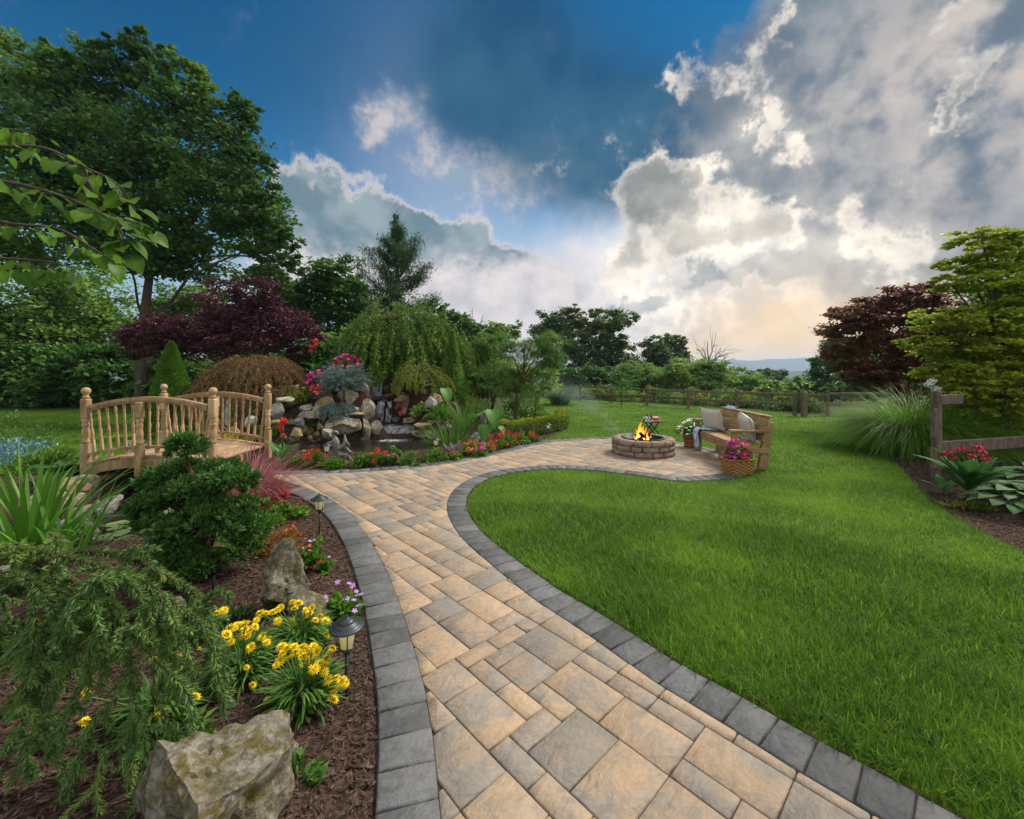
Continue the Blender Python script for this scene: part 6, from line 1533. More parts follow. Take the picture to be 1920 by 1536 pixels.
def drift_figure(label, base, segs, sc):
    root = thing('driftwood_figure', label, 'driftwood', base)
    for k, (pts, r) in enumerate(segs):
        g = Geo(); c = curve_pts([(x * sc, y * sc, z * sc) for x, y, z in pts], 4); tube(g, c, np.interp(np.linspace(0, 1, len(c)), np.linspace(0, 1, len(r)), np.array(r) * sc), 8, jitter=.18); obj('trunk' if k == 0 else 'branch', g.mesh('branch', M['drift'], True), parent=root)
drift_figure('silvery driftwood with twisting arms standing before the waterfall', G(628, 862), [([(0, 0, -.05), (.05, 0, .2), (.02, 0, .45), (-.02, 0, .62)], [.10, .09, .10, .06]), ([(0, 0, .42), (-.14, 0, .45), (-.22, .0, .38), (-.30, 0, .42)], [.08, .06, .05, .02]), ([(-.02, 0, .58), (-.05, 0, .72), (.03, 0, .76), (.10, 0, .70)], [.06, .05, .045, .02]), ([(.02, 0, .3), (.2, 0, .36), (.28, 0, .5), (.27, .0, .68)], [.08, .06, .05, .015]), ([(.27, 0, .5), (.38, 0, .42), (.37, 0, .34)], [.04, .03, .01]), ([(.1, 0, .1), (.3, 0, .12), (.45, 0, .0)], [.07, .05, .03]), ([(-.03, 0, .2), (-.1, 0, .05), (-.14, 0, -.08)], [.06, .05, .04]), ([(.28, 0, .34), (.4, .0, .22), (.5, 0, .2)], [.05, .035, .012])], .62)
drift_figure('spiky pale driftwood stump between the pond and the pink geraniums', G(850, 852), [([(0, 0, -.05), (-.02, 0, .12), (-.08, 0, .28)], [.10, .08, .02]), ([(0, 0, .08), (-.18, 0, .16), (-.24, 0, .26)], [.07, .05, .01]), ([(.03, 0, .05), (.1, 0, .2), (.16, 0, .34)], [.07, .05, .012]), ([(.02, 0, .1), (.02, .02, .26)], [.06, .01]), ([(.08, 0, .0), (.3, 0, .05), (.38, 0, .0)], [.07, .05, .03])], .75)
drift_figure('dark gnarled driftwood standing in the iris and elephant ears', G(905, 812), [([(0, 0, -.05), (.02, 0, .3), (-.04, 0, .62)], [.12, .09, .07]), ([(-.04, 0, .6), (.12, 0, .6), (.3, 0, .42)], [.06, .05, .02]), ([(-.04, 0, .58), (-.16, 0, .5), (-.2, 0, .42)], [.05, .04, .02])], .8)
# ------------------------------------------------------------------ plants round the waterfall
def canna(label, base, h, nl, flowers, fc='canna_red', sc=1.0, mat='canna', lean=.5):
    root = thing('canna', label, 'canna', base, group=None)
    ms = heads(('cannaleaf', mat), lambda: sheet_leaf('leaf', .42, P_CANNA, mat, random.uniform(.2, .8), .22, .55), 4)
    g = Geo(); tube(g, [(0, 0, -.03), (0, 0, h * .62)], [.016, .010], 6, .4); obj('stem', g.mesh('stem', M[mat]), parent=root)
    for k in range(nl):
        a = k * 2.4 + random.uniform(-.3, .3); z = h * (.08 + .5 * k / nl); u = random.uniform(.7, 1.5); d = (math.cos(a), math.sin(a), u)
        s = sc * random.uniform(.8, 1.15); obj('leaf', random.choice(ms), parent=root, loc=(0, 0, z), rot=rot_to(d), scale=(s, s, s))
    for x, y, z, r in flowers:
        o = obj('flower', random.choice(heads((fc, 'canna'), lambda: cluster_mesh('flower', .05, fc, 26, .85), 3)), parent=root, loc=(x, y, z), scale=(r / .05,) * 3)
        g = Geo(); tube(g, [(0, 0, h * .5), (x * .6, y * .6, h * .5 + (z - h * .5) * .6), (x, y, z)], [.008, .006, .004], 5, .4); obj('flower_stalk', g.mesh('flower_stalk', M[mat]), parent=root)
    return root
canna('red canna on top of the rockery by the weeping tree', onground(-5.15, 11.0), .85, 9, [(-.08, 0, .98, .06), (.0, .02, 1.12, .07), (-.12, 0, .86, .05), (.03, 0, 1.02, .05)], sc=.95)
canna('red canna beside the right post of the footbridge', G(530, 876), .5, 9, [(-.04, 0, .62, .05), (.02, 0, .74, .055), (0.0, 0, .50, .04), (-.03, 0, .69, .045)], sc=.9)
def impatiens(label, base, rx, h, cols, nf, n=500, r=.035, group=None):
    root = thing('impatiens', label, 'flowers', base); bush_leaves(base, rx, h, n, (.06, .03), 'bedding', root)
    for c in cols: add_heads(root, dome_pts(nf // len(cols), rx, h, .3), heads((c, r), lambda: petal_mesh('flower', r, c, 5, .85), 2), tilt=1.0)
impatiens('mound of magenta impatiens left of the blue spruce', onground(-4.72, 10.35), .30, .36, ['magenta', 'pink'], 120, r=.05)
impatiens('mound of coral-red impatiens below the magenta ones', onground(-4.58, 10.05), .27, .28, ['coral', 'rose'], 110, r=.05)
impatiens('rosy impatiens between the coral and magenta mounds', onground(-4.95, 10.1), .22, .28, ['rose', 'pink'], 50, r=.04)
impatiens('pink and magenta impatiens behind the blue spruce', onground(-4.15, 10.6) + Vector((0, 0, .25)), .36, .42, ['pink', 'magenta', 'rose'], 120, r=.05)
def spruce_mound(name, label, base, R, h, n, mat, leaf, droop=1.6, cat='conifer', L=.35):
    root = thing(name, label, cat, base); g, t = Geo(), Geo(); a = rng.uniform(0, 6.28, n); u = np.sqrt(rng.uniform(0, 1, n))
    st = np.stack([base.x + np.cos(a) * u * R * .55, base.y + np.sin(a) * u * R * .55, base.z + h * (.35 + .6 * np.sqrt(1 - u ** 2 * .9)) * rng.uniform(.6, 1, n)], 1)
    strands_geo(g, t, st, np.stack([np.cos(a), np.sin(a), rng.uniform(.1, .7, n)], 1), L * rng.uniform(.6, 1.2, n), mat, 60, droop, leaf)
    tube(t, [base - Vector((0, 0, .1)), base + Vector((0, 0, h * .8))], [.04, .015], 6); obj('foliage', g.mesh('foliage', M[mat], origin=base), parent=root); obj('branches', t.mesh('branches', M['bark_brown'], origin=base), parent=root); return root
spruce_mound('blue_spruce', 'silver-blue weeping spruce on the left side of the rockery', onground(-3.93, 9.85), .50, .98, 260, 'bluespruce', (.05, .010), .5)
spruce_mound('blue_spruce', 'trailing blue spruce foot hanging over the mossy boulder', onground(-3.93, 9.55) + Vector((0, 0, .10)), .44, .40, 140, 'bluespruce', (.05, .010), 1.8)
for lab, px, py, d, r in [('small silver-green sedum above the left cascade', 607, 745, 10.0, .14), ('silver dusty miller behind the footbridge balusters', 250, 815, 8.2, .22), ('pale sedum on the rockery beside the square grey boulder', 585, 757, 10.0, .16)]:
    flower_plant('sedum', lab, onground((px - 960) / F * d, d), r, r * 1.3, 420, (.05, .02), 'silver', cat='plant')
flower_plant('purple_sedum', 'tiny purple-flowered tuft beside the middle fall', Q(688, 765, 10.2), .12, .10, 260, (.04, .008), 'silver', heads('lav', lambda: petal_mesh('flower', .014, 'lavender'), 2), 16, cat='flowers')
flower_plant('yellow_grass_tuft', 'dry straw-coloured tuft on the capstone', Q(650, 772, 9.6), .12, .10, 220, (.06, .008), 'yellowleaf', cat='plant')
for lab, px, py, d, r, mat in [('yellow-green creeping plant on the left rockery', 560, 757, 9.9, .25, 'gold_con'), ('green creeping plant under the laceleaf maple', 500, 758, 9.3, .25, 'bedding'), ('green fern-like clump beside the left cascade', 582, 785, 9.5, .14, 'bedding'), ('green filler plant right of the golden weeping conifer', 880, 735, 12.2, .55, 'woods_light'), ('leafy filler shrub under the white pine', 960, 772, 12.4, .6, 'bedding'), ('light green shrub left of the white pine trunk', 900, 745, 12.6, .5, 'weep'), ('dark filler shrub behind the iris clump', 845, 745, 12.0, .5, 'woods'), ('leafy filler plant on the right slope of the rockery', 822, 775, 10.05, .30, 'bedding'), ('mid-green filler plant under the golden conifer', 792, 768, 10.1, .22, 'woods_light'), ('green shrub right of the white pine trunk', 1010, 768, 12.8, .45, 'bedding')]:
    b = onground((px - 960) / F * d, d); r0 = thing('filler_shrub', lab, 'shrub', b); bush_leaves(b, r, r * 1.1, 700, (.09, .05), mat, r0)
weeping_dome('golden_conifer', 'golden weeping dwarf conifer right of the falls', onground(-2.35, 10.75) + Vector((0, 0, -.35)), .72, .92, .1, 300, 'gold_con', (.06, .014), trunk_r=.035, n_leaf=44, cat='conifer')
# elephant ears, caladium and iris
def ears(label, base, spec, name='elephant_ear', mat='ear'):
    root = thing(name, label, 'plant', base); ms = heads(('ear', mat), lambda: sheet_leaf('leaf', .42, P_EAR, mat, random.uniform(.2, .8), .30, .95, .012), 3)
    for px, py, d, s, (dx, dy, dz) in spec:
        e = Q(px, py, d) - base; g = Geo(); tube(g, [tuple(q) for q in limb_path((0, 0, 0), e, .08, 6, .02)], [.012, .011, .010, .008, .007, .005], 5, .5, cap=False); o = obj('stalk', g.mesh('stalk', M[mat]), parent=root); obj('leaf', random.choice(ms), parent=root, loc=e, rot=rot_to((dx, dy, dz)), scale=(s,) * 3)
ears('tall elephant ears behind the iris clump', onground(-1.58, 10.0), [(812, 722, 9.9, .75, (-.9, -.2, -.05)), (832, 728, 9.8, 1.0, (.45, -.5, -.75)), (808, 778, 9.5, .7, (-.8, -.3, -.3))])
ears('broad elephant ears beside the dark driftwood', onground(-.65, 9.15), [(893, 777, 9.1, 1.0, (-.85, -.35, -.55)), (920, 768, 9.0, 1.05, (.35, -.7, -.8)), (905, 778, 9.2, .75, (-.9, -.3, -.1)), (912, 797, 8.9, 1.0, (-.15, -.8, -.65)), (935, 800, 9.0, .6, (.7, -.5, -.6))])
ears('red-veined caladium right of the middle fall', Q(752, 782, 10.1), [(748, 758, 10.0, .34, (-.4, -.5, -.7)), (757, 764, 10.0, .32, (.5, -.5, -.7)), (751, 771, 9.95, .30, (0, -.6, -.8))], 'caladium', 'redleaf')
fountain('iris_clump', 'spiky green iris clump at the right of the pond', G(845, 830), 300, 1.05, .75, .55, .026, 'iris', 'plant', .28, 4, part='leaves'); fountain('iris_clump', 'paler arching daylily leaves behind the iris clump', onground(-1.2, 10.3), 160, 1.0, .9, .9, .022, 'iris', 'plant', .3, 4, part='leaves')
# clipped hedge
def hedge():
    b = G(1005, 815); root = thing('low_hedge', 'low yellow-green clipped hedge at the bend of the patio', 'hedge', b); g = Geo()
    ctrl = curve_pts([P(938, 822) - b, P(985, 820) - b, P(1030, 814) - b, P(1056, 804) - b, P(1050, 790) - b], 8); n = 5200; i = rng.uniform(0, len(ctrl) - 1.01, n); k = i.astype(int); c = ctrl[k] + (ctrl[k + 1] - ctrl[k]) * (i - k)[:, None]
    a = rng.uniform(0, 2 * np.pi, n); ry, rz = .30, .22; off = np.stack([np.cos(a) * ry * .7, np.cos(a) * ry, .20 + np.sin(a) * rz], 1) * rng.uniform(.86, 1.05, (n, 1)); p = c + off; p[:, 2] = np.maximum(p[:, 2], .01) + .03 * np.sin(p[:, 0] * 9) * np.sin(p[:, 1] * 7)
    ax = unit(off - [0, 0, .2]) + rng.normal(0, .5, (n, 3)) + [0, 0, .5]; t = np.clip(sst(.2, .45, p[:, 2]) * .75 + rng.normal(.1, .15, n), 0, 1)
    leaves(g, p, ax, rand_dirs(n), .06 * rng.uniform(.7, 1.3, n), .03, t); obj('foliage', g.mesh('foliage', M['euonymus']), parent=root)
    t = Geo()
    for q in ctrl[::4]: tube(t, [tuple(q - [0, 0, .03]), tuple(q + [.02, 0, .3])], [.015, .006], 5)
    obj('stems', t.mesh('stems', M['bark']), parent=root)
hedge()
# bedding along the paving
gh = heads('ger_red', lambda: cluster_mesh('flower', .05, 'red', 30), 3); gc = heads('ger_coral', lambda: cluster_mesh('flower', .05, 'coral', 30), 3); gp = heads('ger_pink', lambda: cluster_mesh('flower', .05, 'pink', 30), 3)
row = [('geranium', 'small magenta-flowered geranium left of the row of bedding plants', 562, 872, .15, .17, gp, 3, 'flowers'), ('geranium', 'red geranium left of the pond lamp', 590, 873, .20, .24, gh, 9, 'flowers'), ('bedding_plant', 'round green bedding plant right under the pond lamp', 630, 880, .19, .20, None, 0, 'plant'), ('bedding_plant', 'round green bedding plant below the twisting driftwood', 673, 876, .17, .20, None, 0, 'plant'), ('geranium', 'red geranium in front of the long kerb stone', 706, 871, .20, .25, gh, 10, 'flowers'), ('geranium', 'small rosy geranium next to the kerb stone geranium', 733, 870, .12, .16, gp, 4, 'flowers'), ('bedding_plant', 'small green plant tucked against the long kerb stone', 742, 858, .14, .18, None, 0, 'plant'), ('bedding_plant', 'large round green bedding plant at the middle of the pond bed', 770, 873, .20, .22, None, 0, 'plant'), ('bedding_plant', 'spreading green plant around the second pond lamp', 815, 864, .24, .22, None, 0, 'plant'), ('bedding_plant', 'low green plant right of the spiky stump', 853, 862, .16, .15, gh, 2, 'plant'), ('geranium', 'coral geranium at the left of the pink group', 876, 855, .19, .27, gc, 7, 'flowers'), ('geranium', 'bright pink geranium in front of the grey stone', 893, 856, .18, .26, gp, 9, 'flowers'), ('geranium', 'coral-pink geranium at the right of the pink group', 910, 850, .17, .24, gc, 7, 'flowers'), ('geranium', 'red geranium in front of the elephant ears', 932, 842, .22, .27, gh, 9, 'flowers'), ('geranium', 'tall red geranium before the left end of the low hedge', 950, 838, .22, .30, gh, 10, 'flowers'), ('geranium', 'red and pink geranium before the middle of the low hedge', 972, 834, .20, .24, gp + gh, 8, 'flowers'), ('geranium', 'small red geranium near the farthest path lamp', 995, 830, .17, .20, gh, 5, 'flowers')]
for nm, lab, px, py, rx, h, fl, nf, cat in row: flower_plant(nm, lab, G(px, py), rx, h, 420, (.055, .036), 'bedding', fl, nf, cat, group='bedding plants along the pond path', lo=.55)
# plants seen through and around the footbridge
for lab, px, d, r, mat, fl, nf in [('yellow-flowered plant behind the footbridge balusters', 338, 8.0, .22, 'bedding', [petal_mesh('flower', .05, 'yellow', 6)], 16), ('yellow-leaved plant behind the footbridge, nearer the rockery', 430, 8.2, .26, 'yellowleaf', None, 0), ('second yellow-leaved plant next to the right bridge post', 455, 8.9, .2, 'yellowleaf', None, 0), ('low green plant behind the footbridge middle', 375, 8.3, .3, 'bedding', None, 0), ('green clump behind the left half of the footbridge', 300, 8.4, .25, 'hosta', None, 0)]:
    flower_plant('border_plant', lab, onground((px - 960) / F * d, d), r, r * 1.5, 420, (.08, .03), mat, fl, nf, 'plant')
R_('upright slate stone behind the footbridge balusters', 427, 778, 8.6, .07, .32, 'rock_grey', .06, 77, 0)
def hosta(label, base, n=26, s=.24, mat='hosta'):
    root = thing('hosta', label, 'hosta', base); ms = heads(('hosta', mat, s), lambda: sheet_leaf('leaf', s, P_HOSTA, mat, random.uniform(.1, .9), .2, .7), 4)
    for k in range(n):
        a = k * 2.4; u = .25 + 1.0 * (1 - k / n); d = (math.cos(a), math.sin(a), u); z = random.uniform(.02, .12); obj('leaf', random.choice(ms), parent=root, loc=(math.cos(a) * .05, math.sin(a) * .05, z), rot=rot_to(d), scale=(random.uniform(.7, 1.2),) * 3)
hosta('dark hosta at the left end of the footbridge', G(150, 896), 30, .30); hosta('dark hosta at the left edge of the pond', G(112, 902), 26, .28); hosta('small hosta under the front of the footbridge post', onground(-5.95, 5.5), 18, .22)
for lab, px, py, rx, h, mat in [('mound of blue-flowered foliage at the left edge', 15, 872, .62, .42, 'bluebush'), ('feathery green plant in front of the blue mound', 75, 885, .4, .35, 'bedding'), ('dark shrub behind the blue mound', -10, 835, .9, .75, 'woods'), ('rough green tuft left of the bridge post', 100, 880, .3, .4, 'iris'), ('green groundcover below the strap leaves', 30, 1045, .45, .22, 'bedding')]:
    b = G(px, py); r0 = thing('border_shrub', lab, 'shrub', b); bush_leaves(b, rx, h, 900, (.07, .03), mat, r0)
# strap-leaved lily, every leaf of its own
def strap_lily(label, base, n, L, wd, seedspread=1.0):
    root = thing('strap_lily', label, 'plant', base)
    for k in range(n):
        g = Geo(); a = rng.uniform(0, 6.283); q = rng.uniform(0, 1) ** .6; t = q * .85 * seedspread; b = np.array([[math.cos(a) * .22 * q, math.sin(a) * .22 * q, -.02]]); d = np.array([[math.cos(a) * t + .12, math.sin(a) * t, 1.]])
        blades(g, b, d, L * rng.uniform(.65, 1.1), wd * rng.uniform(.8, 1.25), rng.uniform(.1, .9) * (0.4 + q), np.array([rng.beta(2, 2)]), 7); obj('leaf', g.mesh('leaf', M['strap']), parent=root)
strap_lily('bright green strap-leaved lily clump at the left picture edge', onground(-4.05, 3.55), 60, 1.0, .042); strap_lily('second strap-leaved lily clump right against the driftwood log', onground(-3.55, 3.35), 24, .75, .036); strap_lily('taller strap-leaved lily clump behind the first', onground(-4.6, 4.1), 34, 1.0, .04)
# water lily
def water_lily():
    root = thing('water_lily', 'round lily pads floating beside the driftwood log', 'water lily', (-3.5, 4.3, W_Z)); O = Vector(root.location); pads = []
    def pad(r, tone):
        g = Geo(); k = 15; v = [(0, 0, .004)] + [(r * math.cos(a) * (1 + .03 * math.sin(a * 5)), r * math.sin(a), .004 + .003 * math.sin(a * 4)) for a in np.linspace(.18, 2 * math.pi - .18, k)]; g.add(v, [(0, i, i + 1) for i in range(1, k)], tone); return g.mesh('pad', M['pad'])
    ms = [pad(.085, t) for t in (.1, .35, .6, .9)]; pts = []
    for _ in range(900):
        x, y = rng.uniform(-4.4, -2.9), rng.uniform(3.8, 5.0)
        if sdist(np.array([x]), np.array([y]), pond_a)[0] < .05 or y > 4.95 + (x + 3.4) * .2 or any((x - a) ** 2 + (y - b) ** 2 < .0235 for a, b in pts): continue
        pts.append((x, y))
    for k, (x, y) in enumerate(pts): obj('pad', ms[k % 4], parent=root, loc=(x - O.x, y - O.y, .003 + .002 * (k % 3)), rot=(0, 0, random.uniform(0, 6.28)), scale=(random.uniform(.75, 1.25),) * 3)
water_lily()
# ------------------------------------------------------------------ near bed
def dwarf_cypress():
    b = onground(-2.22, 3.08); root = thing('dwarf_cypress', 'dark green dwarf cypress of layered cupped sprays in the near bed', 'conifer', b); g, t = Geo(), Geo(); D = 3.05
    lob = [(350, 845, 30, 22), (345, 880, 36, 22), (405, 880, 34, 22), (300, 905, 36, 20), (430, 915, 40, 22), (360, 915, 44, 24), (310, 945, 46, 24), (400, 955, 52, 26), (455, 950, 40, 20), (290, 985, 40, 22), (350, 990, 52, 26), (430, 1000, 48, 24), (470, 985, 34, 20), (320, 1030, 44, 22), (395, 1045, 50, 24), (450, 1035, 34, 20), (350, 1070, 40, 18), (340, 830, 18, 12), (470, 1010, 30, 18), (275, 960, 26, 18)]
    lob += [(random.uniform(300, 450), random.uniform(880, 1075), 42, 26) for _ in range(16)]
    L = []
    for px, py, rx, ry in lob: d = D + random.uniform(-.28, .3); L.append((Q(px, py, d), rx * d / F, ry * d / F))
    for c, rx, rz in L:
        for _ in range(24):        # cupped fans of scale foliage
            o = rand_dirs(1)[0]; o[2] = abs(o[2]) * .8 - .15; fc = np.array(c) + o * [rx, rx, rz] * rng.uniform(.35, 1.05); ax0 = unit(o + [0, 0, .35]); m = 60; dv = unit(ax0 + rng.normal(0, .55, (m, 3)))
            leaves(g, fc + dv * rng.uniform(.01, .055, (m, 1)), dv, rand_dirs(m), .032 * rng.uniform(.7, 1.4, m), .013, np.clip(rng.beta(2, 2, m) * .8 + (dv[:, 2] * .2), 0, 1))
        tube(t, limb_path(np.array(b) + [0, 0, .1 + .5 * rng.uniform()], c, .06, 5), np.linspace(.018, .004, 5), 5, cap=False)
    tube(t, [b - Vector((0, 0, .06)), b + Vector((.0, 0, .35)), b + Vector((-.1, 0, .8))], [.022, .02, .012], 7)
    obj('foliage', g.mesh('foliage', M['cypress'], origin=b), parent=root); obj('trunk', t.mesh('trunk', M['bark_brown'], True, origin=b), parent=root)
dwarf_cypress()
fountain('fountain_grass', 'burgundy fountain grass between the footbridge and the paving', G(468, 955), 620, .95, 1.0, 1.1, .009, 'fountain', rad=.10, seg=5); fountain('fountain_grass', 'second burgundy grass tuft closer to the footbridge', G(420, 935), 320, .8, .9, 1.0, .008, 'fountain', rad=.08, seg=5)
flower_plant('red_leaf_plant', 'red-leaved plant at the foot of the fountain grass', G(515, 938), .17, .24, 260, (.09, .04), 'redleaf', cat='plant'); flower_plant('red_leaf_plant', 'low red-leaved plant nearest the corner of the charcoal border', G(500, 955), .14, .16, 160, (.08, .035), 'redleaf', cat='plant')
flower_plant('bedding_plant', 'round green plant with tiny red buds at the border corner', G(540, 968), .20, .19, 520, (.05, .03), 'bedding', heads('tinyred', lambda: petal_mesh('flower', .014, 'red'), 2), 6, 'plant'); flower_plant('bedding_plant', 'low green plant beside the dwarf cypress', G(500, 985), .18, .14, 360, (.05, .03), 'bedding', cat='plant')
flower_plant('coleus', 'red and yellow speckled plant left of the second path lamp', G(525, 1035), .17, .24, 620, (.045, .012), 'coleus', heads('tinyred', None), 22, 'plant')
flower_plant('vinca', 'pale lilac and red flowering plant behind the upright boulder', G(585, 1068), .14, .21, 300, (.065, .026), 'bedding', heads('vinca', lambda: petal_mesh('flower', .020, 'lavender'), 2) + heads('tinyred2', lambda: petal_mesh('flower', .026, 'red'), 1), 18, 'flowers')
flower_plant('vinca', 'lilac-flowered plant spilling to the charcoal border', G(635, 1158), .145, .235, 380, (.075, .026), 'bedding', heads('vinca', None), 24, 'flowers', lo=.6)
def gaillardia(label, base, r, h, nl, pts):
    root = thing('blanket_flower', label, 'flowers', base); g = Geo(); n = nl; a = rng.uniform(0, 6.283, n); q = np.sqrt(rng.uniform(0, 1, n)); bb = np.stack([np.cos(a) * r * .45 * q, np.sin(a) * r * .45 * q, rng.uniform(0, h * .55, n)], 1)
    d = np.stack([np.cos(a) * (.4 + q) + rng.normal(0, .35, n), np.sin(a) * (.4 + q) + rng.normal(0, .35, n), rng.uniform(.25, 1.5, n)], 1); blades(g, bb, d, rng.uniform(.05, .14, n), rng.uniform(.010, .017, n), rng.uniform(.3, 1.4, n), np.clip(rng.beta(2, 2, n), 0, 1), 3)
    obj('foliage', g.mesh('foliage', M['gaillardia']), parent=root)
    for p in pts:
        e = np.array(p) - np.array(base); g = Geo(); tube(g, [tuple(x) for x in limb_path((e[0] * .25, e[1] * .25, h * .3), e, .05, 5, .02)], [.0035, .003, .003, .0028, .0025], 4, .6, cap=False); st = obj('flower_stalk', g.mesh('flower_stalk', M['gaillardia']), parent=root)
        s = random.uniform(.75, 1.2); f = obj('flower', random.choice(DAISY), parent=root, loc=e, rot=(random.uniform(-.75, .25), random.uniform(-.5, .5), random.uniform(0, 6)), scale=(s,) * 3); obj('flower_eye', EYE, parent=f, loc=(0, 0, .003), scale=(.7, .7, .8))
def near_flowers():
    A = [(545, 1140), (560, 1132), (520, 1145), (585, 1140), (600, 1150), (610, 1165), (590, 1172), (575, 1160), (545, 1158), (525, 1160), (612, 1190), (490, 1155), (500, 1150)]
    B = [(432, 1178), (445, 1172), (460, 1172), (470, 1182), (478, 1175), (455, 1195), (440, 1198), (425, 1190), (495, 1190), (500, 1205), (470, 1215), (478, 1240), (462, 1252), (368, 1218), (420, 1145), (476, 1275), (445, 1290)]
    Cc = [(540, 1215), (555, 1222), (570, 1232), (586, 1240), (600, 1245), (612, 1235), (620, 1222), (608, 1260), (590, 1258), (565, 1248), (545, 1235), (530, 1225), (525, 1240), (615, 1275), (625, 1300), (632, 1270), (640, 1280), (630, 1320), (542, 1278), (503, 1312), (575, 1218), (595, 1222)]
    D_ = [(225, 1228), (300, 1245), (318, 1243), (335, 1258), (342, 1240), (160, 1270), (328, 1320), (302, 1340), (160, 1298), (150, 1352), (325, 1290), (358, 1298)]
    E = [(128, 1110), (140, 1118), (165, 1132), (122, 1118), (160, 1108)]
    def mk(L, d): return [Q(x, y, d + random.uniform(-.12, .12)) for x, y in L] + [Q(x + random.uniform(-14, 14), y + random.uniform(-12, 12), d + random.uniform(-.12, .12)) for x, y in L]
    gaillardia('yellow blanket flowers at the foot of the upright boulder', onground(-1.17, 2.35), .22, .26, 420, mk(A, 2.38)); gaillardia('yellow blanket flower clump left of the near path lamp clumps', onground(-1.36, 2.12), .24, .25, 460, mk(B, 2.1)); gaillardia('yellow blanket flower clump beside the near path lamp', onground(-.98, 1.98), .23, .24, 460, mk(Cc, 1.98)); gaillardia('blanket flowers half hidden by the hanging spruce branches', onground(-1.55, 1.85), .22, .22, 320, mk(D_, 1.85)); gaillardia('yellow blanket flowers behind the spruce branches at the left', onground(-2.45, 2.45), .18, .24, 260, mk(E, 2.4))
near_flowers()
for lab, x, y, r, h, mt in [('low green groundcover in front of the dwarf cypress', -1.85, 2.45, .17, .12, 'bedding'), ('small leafy plant between the spruce and the boulder', -1.38, 1.72, .12, .10, 'gaillardia'), ('green seedling clump beside the spotlight', -2.05, 2.62, .13, .10, 'bedding'), ('low leafy plant at the left foot of the upright boulder', -1.72, 2.62, .13, .11, 'gaillardia'), ('fine green tuft beside the boulder at the bottom edge', -.82, 1.62, .08, .08, 'gaillardia')]:
    flower_plant('groundcover', lab, onground(x, y), r, h, 220, (.05, .018), mt, cat='plant')
